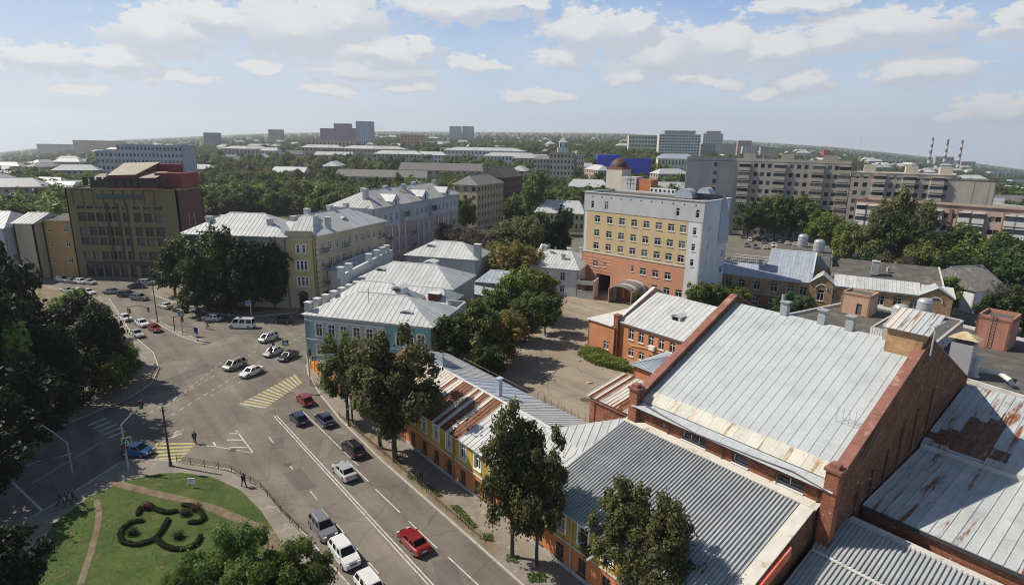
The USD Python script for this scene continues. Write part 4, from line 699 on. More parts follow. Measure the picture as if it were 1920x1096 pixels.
# old ochre brick building with the zinc roof
OLP = np.array([46.3, 150.5, 0]); LAZ = 119.; lu = dirv(LAZ); lb = np.array([-lu[1], lu[0], 0]); ln = -lb
OLD = T('old_brick_house', 'long old ochre-brick house with grey-blue diamond sheet roof and three small gables', 'house', OLP+lu*25)
REDPL = plaster('plaster_brown_red', (0.33, 0.13, 0.085))
def X(px, py=535): return (V(px, py, OLP, LAZ)-OLP)@lu
wn = [(X(x)-.8, 3.6, 1.6, 2.1, 'cross') for x in (1342, 1365, 1390, 1419, 1451, 1483, 1507, 1560, 1600, 1655, 1688, 1720)]
Lo = 56.5
facade(OLD, OLP, OLP+lu*Lo, 2.7, 6.9, BRICK_Y, wn, frame=FRAMEW, th=.5, depth=.22); facade(OLD, OLP, OLP+lu*Lo, 0, 2.55, REDPL, [(x, .7, w, 1.3) for x, _, w, _, _ in wn], th=.5); band(OLD, OLP, OLP+lu*Lo, 2.55, .15, .12, CAP); band(OLD, OLP, OLP+lu*Lo, 6.6, .3, .3, CAP, 'cornice')
xm = X(1537, 560)
lq = lambda x, d, z: OLP+lu*x+lb*d+Z*z
for a, b_ in ((6.2, xm-3.2),): 
    nrow = 4
    roof(OLD, [lq(a, -.4, 6.9), lq(b_+1, -.4, 6.9), lq(b_+1, 5.2, 9.0), lq(a, 5.2, 9.0)], ZINC_ROOF, .75, cross=.9, seam=.05, name='roof_tile_sheet')
    roof(OLD, [lq(X(1432, 505), 5.2, 9.0), lq(b_+1, 5.2, 9.0), lq(b_+1, 13, 12.0), lq(X(1432, 505), 13, 12.0)], ZINC_ROOF, .75, cross=.9, seam=.05, name='roof_tile_sheet')
part(OLD, 'ridge_cap', MB().tube([lq(X(1432, 505), 13, 12.1), lq(xm-2.2, 13, 12.1)], .16, 6).get(), CAP)
facade(OLD, lq(xm-2.2, 0, 0), lq(xm-2.2, 13, 0), 6, 9, CAP, poly=[(0, 6.8), (13, 6.8), (13, 12.2), (0, 7.0)], th=.3, name='parapet'); facade(OLD, lq(X(1432, 505), 13, 0), lq(X(1432, 505), 5, 0), 6, 9, BRICK_Y, poly=[(0, 8), (8, 8), (8, 9), (0, 12)], th=.3)
roof(OLD, [lq(xm+2.3, -.4, 6.9), lq(Lo-6, -.4, 6.9), lq(Lo-6, 5.5, 8.6), lq(xm+2.3, 5.5, 8.6)], WHITE_ROOF, .8); roof(OLD, [lq(Lo-6, -.4, 6.9), lq(Lo+.3, -.4, 6.9), lq(Lo+.3, 5.5, 8.3), lq(Lo-6, 5.5, 8.3)], WHITE_ROOF, .8)
for xc, hw, zt, wz in ((3.1, 3.1, 9.4, 3.6), (xm, 2.5, 9.1, 2.9), (Lo-3.2, 3.0, 8.9, 3.6)):
    facade(OLD, OLP+lu*(xc-hw)+ln*.45, OLP+lu*(xc+hw)+ln*.45, 0, zt, BRICK_Y, [(hw-.75, wz, 1.5, 2.7, 'T')] if xc < Lo-4 else [], poly=[(0, 0), (2*hw, 0), (2*hw, 7.0), (hw, zt), (0, 7.0)], th=.6, name='gable')
    for sg in (-1, 1): roof(OLD, [lq(xc+sg*(hw+.3), -.8, 6.95), lq(xc, -.8, zt+.1), lq(xc, 5, zt+.1), lq(xc+sg*(hw+.3), 5, 6.95)], WHITE_ROOF, .8)
    am = MB(); pts = [OLP+lu*(xc+1.25*math.cos(a))+ln*.5+Z*(5.6+1.3*math.sin(a)) for a in np.linspace(0, math.pi, 9)]; am.tube(pts, .14, 5); part(OLD, 'window_arch', am.get(), CAP)
for px, py in ((1586, 540), (1690, 556)): q = V(px, py, lq(0, 2.2, 0), LAZ); dormer(OLD, q, 1.6, .9, 2.0, LAZ, CAP, WHITE_ROOF[0], lb)
chimney(OLD, lq(X(1420, 505), 5.2, 8.8), .8, .8, 1.5, CONC, LAZ)
facade(OLD, lq(Lo, 0, 0), lq(Lo, 12, 0), 0, 7, BRICK_Y, th=.4); facade(OLD, lq(0, 13, 0), lq(0, 0, 0), 0, 7, BRICK_Y, th=.4); facade(OLD, lq(Lo, 13, 0), lq(0, 13, 0), 0, 8, BRICK_Y, th=.4)
TE = T('roof_terrace', 'dark roof terrace with white railings behind the grey-blue sheet roof', 'terrace', lq(12, 9, 6))
part(TE, 'deck', slab([lq(7, 5.6, 0), lq(X(1430, 505)-.2, 5.6, 0), lq(X(1430, 505)-.2, 16, 0), lq(7, 16, 0)], 5.5, 8.3), noisy('dark_deck', (0.035, 0.035, 0.045), (0.06, 0.06, 0.07), .8, .8))
m = MB()
for d in (6.5, 10, 14.5):
    m.tube([lq(9, d, 9.5), lq(21, d, 9.5)], .09, 5)
    for x in np.linspace(9, 21, 7): m.tube([lq(x, d, 8.3), lq(x, d, 9.5)], .07, 4)
part(TE, 'railing', m.get(), CAP)
BK = T('long_dark_roof_building', 'long low building with dark bitumen slope behind the ochre brick house', 'building', lq(45, 12, 0))
bq = [G(1560, 492, 9.5), G(1788, 540, 9.5), G(1788, 548, 7.5), G(1558, 520, 7.5)]
roof(BK, [lq(xm+1.5, 7, 7.6), lq(Lo-1, 7, 7.6), lq(Lo-1, 20, 10.2), lq(xm+1.5, 20, 10.2)], [DARK_ROOF], 6, seam=.02); facade(BK, lq(xm+1.5, 6.9, 0), lq(Lo-1, 6.9, 0), 0, 7.5, BRICK_Y); facade(BK, lq(Lo-1, 7, 0), lq(Lo-1, 20, 0), 0, 8, CAP, poly=[(0, 0), (13, 0), (13, 10.4), (0, 7.8)], th=.3); facade(BK, lq(Lo-1, 20, 0), lq(xm+1.5, 20, 0), 0, 10.1, BRICK_Y)
chimney(BK, G(1640, 508, 9.4), 1.5, 1.5, 2.4, CONC, LAZ); part(BK, 'flue', MB().box(G(1665, 508, 9.3)+Z*.4, .6, .6, 1.0).get(), CONC)
RB_ = T('rear_flat_block', 'flat-roofed block carrying two tall grey barrel vents behind the zinc roof', 'building', lq(26, 20, 0))
rq = [lq(X(1435, 490), 13.3, 0), lq(xm+1.2, 13.3, 0), lq(xm+1.2, 27, 0), lq(X(1435, 490), 27, 0)]; walls(RB_, rq, 0, 11.3, plaster('plaster_grey_b', (0.36, 0.35, 0.33))); flatroof(RB_, rq, 11.5, DARK_ROOF)
barrel(1504, 462, 11.5, 2.6, 3.4, 'grey barrel-shaped roof vent, left one above the grey-blue sheet roof'); barrel(1534, 473, 11.5, 2.6, 3.4, 'grey barrel-shaped roof vent, right one above the grey-blue sheet roof')

# orange yard house
OG = T('orange_house', 'two-storey orange house with pale sheet roof in the middle of the yard', 'house', S(-60, 85))
OGP = plaster('plaster_orange_yard', (0.57, 0.25, 0.125), .75)
fx = lambda px, y=630: Pt(px, y, 80.6)@A+67
wz = [(fx(x)-.6, 4.0, 1.2, 2.0, 'cross') for x in (1162, 1183, 1202, 1221, 1241, 1262, 1282, 1303)]+[(fx(x, 670)-.6, .9, 1.2, 1.5, 'cross') for x in (1182, 1202, 1222)]
facade(OG, S(-67, 80.6), S(-40, 80.6), 0, 6.8, OGP, wz, frame=FRAMEW); band(OG, S(-67, 80.6), S(-40, 80.6), 6.45, .35, .25, CAP, 'cornice')
og = [S(-67, 80.6), S(-40, 80.6), S(-40, 99.6), S(-67, 99.6)]
facade(OG, og[3], og[0], 0, 7, OGP, poly=[(0, 0), (19, 0), (19, 7.2), (9.5, 11.7), (0, 7.2)], th=.5, name='gable'); facade(OG, og[1], og[2], 0, 7, OGP, poly=[(0, 0), (19, 0), (19, 6.8), (9.5, 11), (0, 6.8)], th=.5, name='gable'); facade(OG, og[2], og[3], 0, 6.8, OGP)
roof(OG, [S(-66.4, 80.1, 6.8), S(-39.8, 80.1, 6.8), S(-39.8, 90.1, 11), S(-66.4, 90.1, 11)], WHITE_ROOF, .95); roof(OG, [S(-66.4, 90.1, 11), S(-39.8, 90.1, 11), S(-39.8, 100, 6.7), S(-66.4, 100, 6.7)], WHITE_ROOF, 3)
for ta, za, tb, zb in ((80.3, 7.25, 90.1, 11.8), (90.1, 11.8, 99.8, 7.25)): a, b = S(-66.75, ta, za), S(-66.75, tb, zb); part(OG, 'gable_coping', MB().obox((a+b)/2+Z*.05, (b-a)/2, A*.35, Z*.06).get(), CAP)
part(OG, 'corner_pier', MB().box(S(-67, 80.4, 3.9), 1.0, 1.0, 7.8, 140.5).box(S(-67, 80.4, 7.9), 1.2, 1.2, .25, 140.5).get(), BRICK_A)
dormer(OG, S(-57.4, 84.2, 8.5), 2.0, 1.2, 3.2, 140.5, CAP, WHITE_ROOF[0], B)
facade(OG, S(-73.4, 79.6), S(-67, 79.6), 0, 5.7, OGP, [(4.0, 1.0, 1.3, 1.6)], frame=FRAMEW); facade(OG, S(-73.4, 97), S(-73.4, 79.6), 0, 5.7, OGP); part(OG, 'lean_to_roof', hull([S(-73.7, 79.3, 5.75), S(-67.4, 79.3, 5.75), S(-73.7, 79.3, 5.9), S(-67.4, 79.3, 5.9), S(-73.7, 97, 5.75), S(-67.4, 97, 6.9), S(-67.4, 97, 5.8)]), CAP)
k = part(OG, 'air_conditioner', MB().box(Pt(1222, 652, 80.2), 1.1, .5, .8, 140.5).get(), WHITEP)
g0 = [Pt(x, y, 80.35) for x, y in ((1180, 650), (1180, 645), (1210, 651), (1238, 661))]; part(OG, 'gas_pipe', MB().tube(g0, .05, 5).get(), YELLOWP)

# blue corner house and its courtyard roofs
BLP = np.array([-36.4, 98.8, 0]); BAZ = 105.; bu = dirv(BAZ); bb_ = np.array([-bu[1], bu[0], 0])
BL = T('blue_corner_house', 'pale turquoise and blue corner house with white roof and a row of parapet posts', 'house', BLP+bu*12)
PALE, BLUE, GRW = plaster('plaster_pale_turquoise', (0.42, 0.50, 0.50), .8), plaster('plaster_blue', (0.20, 0.43, 0.50), .85), plaster('plaster_grey_white', (0.47, 0.47, 0.46), .75)
bq = quadfrom(BLP, BAZ, 24, 17.5); bx = lambda px, y=620: (V(px, y, BLP, BAZ)-BLP)@bu
w1 = [(bx(x)-.65, 4.5, 1.3, 2.3, 'cross') for x in (598, 621, 644, 668, 692, 716)]; w2 = [(bx(x, 640)-.65-15.6, 4.3, 1.3, 2.4, 'cross') for x in (749, 768, 789)]
facade(BL, BLP, BLP+bu*15.6, 0, 8.2, PALE, w1+[(x, 1, w, 1.9, s) for x, _, w, _, s in w1], trim=WHITEP); facade(BL, BLP+bu*15.62, BLP+bu*24, 0, 8.2, BLUE, w2+[(x, 1, w, 1.9, s) for x, _, w, _, s in w2], trim=WHITEP)
facade(BL, bq[1], bq[2], 0, 8.2, GRW); facade(BL, bq[2], bq[3], 0, 8.2, GRW); facade(BL, bq[3], bq[0], 0, 8.2, PALE, rows(1, 16.5, 6, 1.2, [1, 4.5], 2.1), trim=WHITEP)
band(BL, BLP, BLP+bu*15.6, 7.2, .18, .14, WHITEP); band(BL, BLP, BLP+bu*24, 3.7, .16, .1, WHITEP); band(BL, BLP, BLP+bu*24, 8.0, .25, .35, CAP, 'cornice')
for k in range(12): band(BL, BLP, BLP+bu*1.0, .6+k*.6, .32, .05, BLUE, 'quoin')
hiproof(BL, [q+bb_*0 for q in (bq[0], bq[1], bq[1]+bb_*12, bq[0]+bb_*12)], 8.3, 3.2, WHITE_ROOF, .3, 1.0); hiproof(BL, [bq[0]+bb_*7.5, bq[0]+bb_*7.5+bu*15, bq[3]+bu*15, bq[3]], 8.3, 3.6, WHITE_ROOF, .3, 1.0)
for k in range(7): chimney(BL, BLP+bu*.5+bb_*(.6+k*2.75)+Z*8.3, 1.0, 1.0, 2.0, GRW, BAZ, CAP, 'parapet_post', .5)
pipe(BL, BLP+bu*15.6-bb_*.15, .2, 8.2); pipe(BL, BLP+bu*23.8-bb_*.15, .2, 8.2); pipe(BL, BLP+bu*.1-bb_*.2, .2, 8.2)
dormer(BL, BLP+bu*18.5+bb_*2.0+Z*9.1, 2.2, 1.0, 2.6, BAZ, CAP, WHITE_ROOF[0], bb_); dormer(BL, BLP+bu*12.5+bb_*11+Z*10.6, 2.4, 1.2, 3, BAZ, CAP, WHITE_ROOF[0], bb_)
part(BL, 'aerial', MB().tube([BLP+bu*10.8+bb_*3.4+Z*9.6, BLP+bu*10.8+bb_*3.4+Z*13], .05, 4).get(), IRON)
def block(name, label, p0, az, Lx, dep, z, rise, wm, rm, f=.28, w=1.0, wins=None, cat='house', ov=.45, group=None):
    p0 = np.array([*p0[:2], 0.]); q = quadfrom(p0, az, Lx, dep); t = T(name, label, cat, (*np.mean(q, 0)[:2], 0), group=group); walls(t, q, 0, z, wm, wins); hiproof(t, q, z+.05, rise, rm, f, w, ov, wallmat=wm); return t, q
t1, q1 = block('courtyard_house', 'middle courtyard house with broad white hipped roof behind the blue corner house', (-34.5, 123), 105, 23, 14, 8.6, 3.3, GRW, WHITE_ROOF)
u_ = dirv(105); v_ = np.array([-u_[1], u_[0], 0]); dormer(t1, q1[0]+u_*4.8+v_*3.6+Z*10.2, 2.0, 1.0, 2.6, 105, CAP, WHITE_ROOF[0], v_); dormer(t1, q1[0]+u_*14.5+v_*8+Z*11.4, 2.6, 1.1, 3, 105, CAP, WHITE_ROOF[0], v_)
t2_, q2_ = block('courtyard_house', 'rear courtyard house with trapezoid white hipped roof and tall chimney at its right end', (-28, 150.5), 105, 19.5, 12, 9.2, 3.2, GRW, WHITE_ROOF, .3)
dormer(t2_, q2_[0]+u_*5.6+v_*3.4+Z*10.8, 2.2, 1.1, 2.6, 105, CAP, WHITE_ROOF[0], v_); chimney(t2_, q2_[1]+v_*2-u_*.3+Z*8.5, 1.6, 1.6, 4.4, GRW, 105)
t3_, q3_ = block('courtyard_house', 'narrow courtyard house with white roof and a square maroon hatch', (-25.5, 112.5), 105, 13.5, 8, 7.4, 2.2, GRW, WHITE_ROOF, .2)
part(t3_, 'roof_hatch', MB().box(q3_[1]-u_*3+v_*1.2+Z*8.3, 2.2, 1.6, 2.0, 105).get(), plaster('plaster_maroon', (0.2, 0.06, 0.05))); part(t3_, 'hatch_lid', MB().box(q3_[1]-u_*3+v_*1.2+Z*9.4, 2.5, 1.9, .15, 105).get(), CAP)
t4_, q4_ = block('outbuilding', 'small outbuilding with blue-grey hipped roof left of the yard trees', G(893, 540, 3), 105, 9.5, 9, 4.6, 2.2, plaster('plaster_dark_grey', (0.2, 0.2, 0.2)), ZINC_ROOF, .25, cat='outbuilding')
t5_, q5_ = block('outbuilding', 'low lean-to with dark slate-blue roof below the courtyard roofs', G(873, 562, 1), 125, 8, 4, 3.0, 1.3, plaster('plaster_dark_grey_b', (0.2, 0.2, 0.2)), [ZINC_ROOF[1]], .05, cat='outbuilding')
t6_, q6_ = block('courtyard_house', 'low wing with dark sheet roof behind the white parapet on the side street', (-37.8, 134), 12, 24, 6, 8.2, 1.6, GRW, [ZINC_ROOF[1]], .1)
PW_ = T('parapet_wall', 'white street-side parapet wall with capped posts along the side street', 'wall', (-36, 130, 0))
pa, pb = np.array([-35.8, 119, 0]), np.array([-31.5, 150, 0]); pu = (pb-pa)/np.linalg.norm(pb-pa); facade(PW_, pb, pa, 0, 10.6, GRW, th=.4)
for k, d in enumerate((0.5, 4.5, 16, 21, 25, 28)): chimney(PW_, pa+pu*d+Z*10.4, 1.2, 1.2, 1.9, GRW, 98, CAP, 'wall_post', .3)
part(PW_, 'wall_coping', MB().obox((pa+pb)/2+Z*10.68, (pb-pa)/2, np.array([.35, 0, 0]), Z*.07).get(), CAP)

# white yard house
WAZ = 110.; wh, wq = block('white_yard_house', 'white two-storey house with hipped white sheet roof left of the office passage', (2.3, 150.8), WAZ, 15.3, 20, 7.0, 2.8, plaster('plaster_white_yard', (0.60, 0.60, 0.60), .85), WHITE_ROOF, .3, .9,
    {0: [(3.4, 4.2, 1.1, 1.7), (6.5, 4.2, 1.1, 1.7), (10.6, 4.0, 1.3, 2.1), (10.6, .9, 1.3, 1.8), (6.5, .9, 1.1, 1.6)], 1: [(2, 4.4, 1, 1.4)]})
wu = dirv(WAZ); wb_ = np.array([-wu[1], wu[0], 0])
for d, x in ((14, 9), (16, 12), (8, 6), (5, 10), (15, 2)): chimney(wh, wq[0]+wu*x+wb_*d+Z*8.6, .9, .9, 1.4, GRW, WAZ)
m = MB(); c = wq[1]+wu*2.2+wb_*1.5; m.obox(c+Z*4.0, wu*2.2, wb_*2.4, Z*.1); part(wh, 'terrace_slab', m.get(), DARK_ROOF); part(wh, 'terrace_wall', MB().obox(c+wu*2.2+Z*2.4, wu*.12, wb_*2.6, Z*2.4).obox(c-wb_*2.5+Z*4.2, wu*2.2, wb_*.1, Z*.5).obox(c-wb_*2.3+Z*1.1, wu*2.0, wb_*.1, Z*1.1).get(), GRW)
m = MB().tube([wq[3]+wu*1+Z*7.2, wq[3]+wu*.6-wb_*1+Z*9.4, wq[3]-wb_*3+wu*.4+Z*9.8, wq[3]-wb_*6-wu*.2+Z*7.0], .45, 8); part(wh, 'duct', m.get(), CAP, 40)

# the cream corner building and the pink building behind it
def balcony(par, p0, u, n, x, z, w=2.2, d=1.0, mat=None):
    c = p0+u*x+n*d/2+Z*z; k = part(par, 'balcony', MB().obox(c, u*w/2, n*d/2, Z*.09).get(), CONC)
    m = MB().obox(c+n*d/2+Z*.95, u*w/2, n*.03, Z*.04)
    for s in (-1, 1): m.obox(c+u*s*w/2+Z*.95, u*.03, n*d/2, Z*.04)
    for i in range(9): m.obox(c+n*d/2+u*(i/8-.5)*w+Z*.5, u*.03, n*.03, Z*.45)
    part(k, 'balcony_railing', m.get(), mat or IRON)
CREAM, BEIGE, YWALL = plaster('plaster_cream_corner', (0.50, 0.45, 0.35), .8), plaster('plaster_beige', (0.44, 0.38, 0.27), .75), plaster('plaster_yellow_corner', (0.52, 0.43, 0.21), .85)
CB = T('corner_apartment_house', 'four-storey cream apartment house wrapping the street corner, white roof, yellow corner bay with arch', 'apartment house', (-50, 140, 0))
cA = quadfrom((-75.6, 132.6), 95, 24.5, 14); cBq = quadfrom((-51.4, 131.2), 88, 6.2, 14); cC = quadfrom((-45.0, 132.2), 19, 30, 14)
cw = rows(1, 23.5, 8, 1.2, [1.2, 5.0, 8.9, 12.9], 1.9); walls(CB, cA, 0, 16.6, CREAM, {0: cw, 3: rows(1, 13, 4, 1.2, [1.2, 5.0, 8.9, 12.9], 1.9)}); hiproof(CB, cA, 16.7, 4.2, WHITE_ROOF, .33, 1.0, .6, eave=CREAM)
cBw = [(2.2, 12.9, .8, 1.9), (3.5, 12.9, .8, 1.9), (2.0, 9.0, .7, 2.1), (2.9, 9.0, .7, 2.1), (3.8, 9.0, .7, 2.1), (2.0, 5.2, .7, 2.1), (2.9, 5.2, .7, 2.1), (3.8, 5.2, .7, 2.1), (2.1, .1, 2.0, 3.3, 'plain')]
facade(CB, cBq[0], cBq[1], 0, 4.4, CREAM, [cBw[-1]], frame=FRAMED, sill=False); facade(CB, cBq[0], cBq[1], 4.45, 17.6, YWALL, cBw[:-1], trim=WHITEP); facade(CB, cBq[1], cBq[2], 0, 17.6, YWALL); facade(CB, cBq[3], cBq[0], 0, 17.6, YWALL); band(CB, cBq[0], cBq[1], 4.2, .3, .2, CREAM); band(CB, cBq[0], cBq[1], 16.0, .4, .35, CREAM, 'cornice'); band(CB, cBq[0], cBq[1], 17.4, .6, .1, BEIGE, 'parapet')
am = MB(); cc = cBq[0]; uB = dirv(88); nB = np.array([uB[1], -uB[0], 0]); am.tube([cc+uB*(3.1+1.35*math.cos(a))+nB*.1+Z*(3.0+1.35*math.sin(a)) for a in np.linspace(0, math.pi, 9)], .2, 5); part(CB, 'entrance_arch', am.get(), CREAM)
part(CB, 'arch_head', MB().add([cc+uB*3.1+nB*.02+Z*3.0]+[cc+uB*(3.1+1.25*math.cos(a))+nB*.02+Z*(3.0+1.25*math.sin(a)) for a in np.linspace(0, math.pi, 9)], [[0, i, i+1] for i in range(1, 9)]).get(), PANE[0])
uC = dirv(19); nC = np.array([uC[1], -uC[0], 0])
ccw = rows(1.2, 28.8, 10, 1.15, [5.2, 9.0, 12.9], 1.95); facade(CB, cC[0], cC[1], 4.45, 16.6, BEIGE, ccw); facade(CB, cC[0], cC[1], 0, 4.4, CREAM, rows(1, 29, 9, 2.0, [.4], 2.9, 'plain'), frame=FRAMED); band(CB, cC[0], cC[1], 4.2, .25, .25, CREAM); band(CB, cC[0], cC[1], 12.2, .15, .12, CREAM)
for i in (1, 2, 3): facade(CB, cC[i], cC[(i+1) % 4], 0, 16.6, BEIGE)
hiproof(CB, cC, 16.7, 3.9, WHITE_ROOF, .24, 1.0, .6, eave=CREAM); hiproof(CB, [cBq[0]+uB*0, cBq[1], cBq[2], cBq[3]], 17.0, 3.6, WHITE_ROOF, .3, 1.0, .1)
for x, zs in ((2.6, (5, 8.8, 12.7)), (10.9, (5, 8.8, 12.7)), (19.2, (8.8,)), (27.5, (8.8, 12.7))):
    for z in zs: balcony(CB, cC[0], uC, nC, x, z-.1)
k = 0
for qx in range(9): band(CB, cC[0]-uC*.05, cC[0]+uC*.8, 4.8+qx*1.3, .7, .08, CREAM, 'quoin')
uA = dirv(95); bA = np.array([-uA[1], uA[0], 0])
for x, d in ((4.5, 4), (6.2, 7), (15, 9), (19.5, 3.5), (22.5, 9), (27, 11), (31, 9)): chimney(CB, cA[0]+uA*x+bA*d+Z*18.2, 1.1, 1.1, 2.0, GRW, 95)
for d in (8, 17, 24): chimney(CB, cC[0]+uC*d-nC*8+Z*19.5, 1.2, 1.2, 2.2, GRW, 19)
dormer(CB, cC[0]+uC*16-nC*3.2+Z*18.0, 2.0, 1.2, 2.6, 19, CAP, WHITE_ROOF[0], -nC)
PK = T('pink_apartment_house', 'long pink and grey apartment house with pilasters, roof gables and a white columned end', 'apartment house', (-35, 190, 0))
PKW, PKU = plaster('plaster_pink', (0.50, 0.33, 0.30), .85), plaster('plaster_lilac_grey', (0.48, 0.47, 0.48), .85)
pq = quadfrom((-39.6, 166.5), 19, 58, 15)
for i in range(4): facade(PK, pq[i], pq[(i+1) % 4], 13.4, 19.2, PKU, rows(1.5, 56.5, 17, 1.15, [14.8], 2.2) if i == 0 else (rows(1, 14, 4, 1.2, [14.8], 2.2) if i == 3 else [])); facade(PK, pq[i], pq[(i+1) % 4], 0, 13.35, PKW, rows(1.5, 56.5, 17, 1.15, [1.2, 5.2, 9.4], 2.2) if i == 0 else (rows(1, 14, 4, 1.2, [1.2, 5.2, 9.4], 2.2) if i == 3 else []))
for i in (0, 3): band(PK, pq[i], pq[(i+1) % 4], 13.2, .35, .3, GRW)
for k in (2, 3.2, 4.4, 7, 8.2, 9.4, 11.6, 12.8, 14, 15.6): part(PK, 'pilaster', MB().obox(pq[0]+uC*(k*3.25+3)+nC*.12+Z*8.6, uC*.32, nC*.12, Z*4.5).get(), WHTP)
for s in (-2.2, 2.2): part(PK, 'column', MB().tube([(pq[3]+pq[0])/2+dirv(109)*s-uC*1.1+Z*.2, (pq[3]+pq[0])/2+dirv(109)*s-uC*1.1+Z*11.5], .55, 12).get(), WHTP, 40)
part(PK, 'portico', MB().obox((pq[3]+pq[0])/2-uC*1.0+Z*12.2, dirv(109)*4, uC*1.1, Z*.8).get(), WHTP); part(PK, 'enclosed_balcony', MB().obox((pq[3]+pq[0])/2-uC*.9+Z*14.6, dirv(109)*3.6, uC*.9, Z*1.3).get(), WHTP); part(PK, 'balcony_awning', hull([(pq[3]+pq[0])/2-uC*a+dirv(109)*s+Z*z for a, z in ((0, 17.4), (2.2, 16.5), (2.2, 16.4), (0, 16.9)) for s in (-3.8, 3.8)]), WHITE_ROOF[0])
hiproof(PK, pq, 19.3, 4.2, OLD_ROOF+[WHITE_ROOF[1]], .14, 1.1, .6, eave=GRW)
for x in (12, 31, 48):
    c = pq[0]+uC*x; m = hull([c+uC*s*2.0+nC*.3+Z*19 for s in (-1, 1)]+[c+uC*s*2.0+nC*.3+Z*20.6 for s in (-1, 1)]+[c+nC*.3+Z*22.3, c-nC*6+Z*22.2]+[c-nC*4+uC*s*2+Z*19.5 for s in (-1, 1)]); k = part(PK, 'roof_gable', m, WHTP); part(k, 'gable_window', MB().obox(c+nC*.32+Z*20.3, uC*.35, nC*.03, Z*.7).get(), PANE[0])
    rm = MB()
    for s in (-1, 1): rm.quad(c+nC*.5+Z*22.5, c+uC*s*2.4+nC*.5+Z*20.5, c+uC*s*2.4-nC*4+Z*20.5, c-nC*6.5+Z*22.4)
    part(k, 'gable_roof', rm.get(), WHITE_ROOF[0])
for x in (17, 36): k = part(PK, 'bay_window', MB().obox(pq[0]+uC*x+nC*.6+Z*15.8, uC*2, nC*.6, Z*1.8).get(), GRW); part(k, 'bay_glass', MB().obox(pq[0]+uC*x+nC*1.22+Z*16.2, uC*1.8, nC*.03, Z*.9).get(), PANE[1])
for x, d in ((4, 5), (9, 9), (20, 8), (28, 6), (40, 9), (52, 7)): chimney(PK, pq[0]+uC*x-nC*d+Z*22, 1.8, 1.0, 2.2, GRW, 19)
for x in (7.5, 22, 41, 53):
    for z in (5, 9.2): balcony(PK, pq[0], uC, nC, x, z, 2.4, .9)

# brown business centre
OLV, MAR = plaster('cladding_olive', (0.180, 0.152, 0.085), .85, .1), plaster('cladding_maroon', (0.19, 0.05, 0.048), .85, .1); DKB = plaster('cladding_dark_brown', (0.085, 0.055, 0.05), .85)
BC = T('business_centre', 'tall olive and maroon business centre with stepped penthouse, rear left of the junction', 'office', (-104, 165, 0))
q = quadfrom((-119.4, 157.4), 90, 29.6, 13); bz = lambda y: 24*(522-y)/164.
cols = [(590, 650), (657, 710), (720, 772), (780, 826), (836, 886), (906, 950), (982, 1035), (1052, 1110), (1127, 1187)]; rws = [(700, 765), (800, 866), (880, 936), (980, 1042)]
bw = [((a-530)/26.0, bz(220+y1/3.915), (b-a)/26.0, (y1-y0)/3.915*24/164, 'cross') for a, b in cols for y0, y1 in rws]+[((a-530)/26.0, bz(220+673/3.915), (b-a)/26.0, .75, 'plain') for a, b in cols]+[((a-530)/26.0, .3, (b-a)/26.0, 3.6, 'plain') for a, b in cols]
facade(BC, q[0], q[1], 0, 24, OLV, bw, frame=FRAMED, sill=False, depth=.35, th=.6); facade(BC, q[1], q[2], 0, 24, plaster('cladding_plum', (0.10, 0.052, 0.055), .85, .1), [(4.5, 14.5, .6, 3.2, 'plain'), (7.5, 14.5, .6, 3.2, 'plain')]); facade(BC, q[2], q[3], 0, 24, MAR); facade(BC, q[3], q[0], 0, 24, OLV)
part(BC, 'centre_panel', MB().obox(np.array([-106.1, 157.33, 13.0]), [.25, 0, 0], [0, .1, 0], [0, 0, 7.6]).obox(np.array([-103.6, 157.33, 13.0]), [.2, 0, 0], [0, .1, 0], [0, 0, 7.6]).obox(np.array([-108.9, 157.33, 13.0]), [.3, 0, 0], [0, .1, 0], [0, 0, 7.6]).get(), DKB)
for k in range(9): part(BC, 'panel_joint', MB().obox(np.array([-117.6+k*2.72, 157.36, 22.0]), [.1, 0, 0], [0, .06, 0], [0, 0, 1.9]).get(), DKB)
part(BC, 'entrance_band', MB().obox(np.array([-105, 157.3, 4.3]), [11.5, 0, 0], [0, .12, 0], [0, 0, .5]).get(), DKB); flatroof(BC, q, 24.2, DARK_ROOF, OLV, .3)
sg = part(BC, 'sign_board', MB().obox(np.array([-105.2, 157.2, 22.3]), [6.0, 0, 0], [0, .1, 0], [0, 0, .55]).get(), plain('sign_green', (0.025, 0.045, 0.04), .5))
TANR = metal('roof_tan_sheet', (0.46, 0.42, 0.33))
def wedge(roofpts, z0, wm, rm, nm_='penthouse'):
    v = [np.array([*p[:2], z0]) for p in roofpts]+[p-Z*.15 for p in roofpts]; part(BC, nm_, hull(v), wm); roof(BC, roofpts, [rm], .9, name='penthouse_roof_panel')
def P_(x, y, yy): d = ray(x, y); return O+d*(yy/d[1])
wedge([P_(200, 329, 159), P_(254, 327, 159), P_(300, 304, 168), P_(233, 305, 168)], 24, MAR, TANR); wedge([P_(259, 334, 158.8), P_(292, 333, 158.8), P_(315, 322, 165), P_(278, 322, 165)], 24, MAR, TANR); wedge([P_(167, 338, 158.8), P_(198, 336, 158.8), P_(200, 325, 167), P_(186, 326, 167)], 24, DKB, TANR)
part(BC, 'penthouse', MB().box(np.array([-93.6, 165.5, 26.2]), 7, 9, 4.6).get(), MAR); part(BC, 'penthouse', MB().box(np.array([-99.5, 168.4, 27.3]), 11, 2.6, 6.6).get(), MAR)
m = MB()
for k in range(12): m.obox(np.array([-114.5+k*1.9, 158.7, 26.2]), [.7, 0, 0], [0, .05, 0], [0, 0, 1.1])
part(BC, 'penthouse_glazing', m.get(), PANE[0])
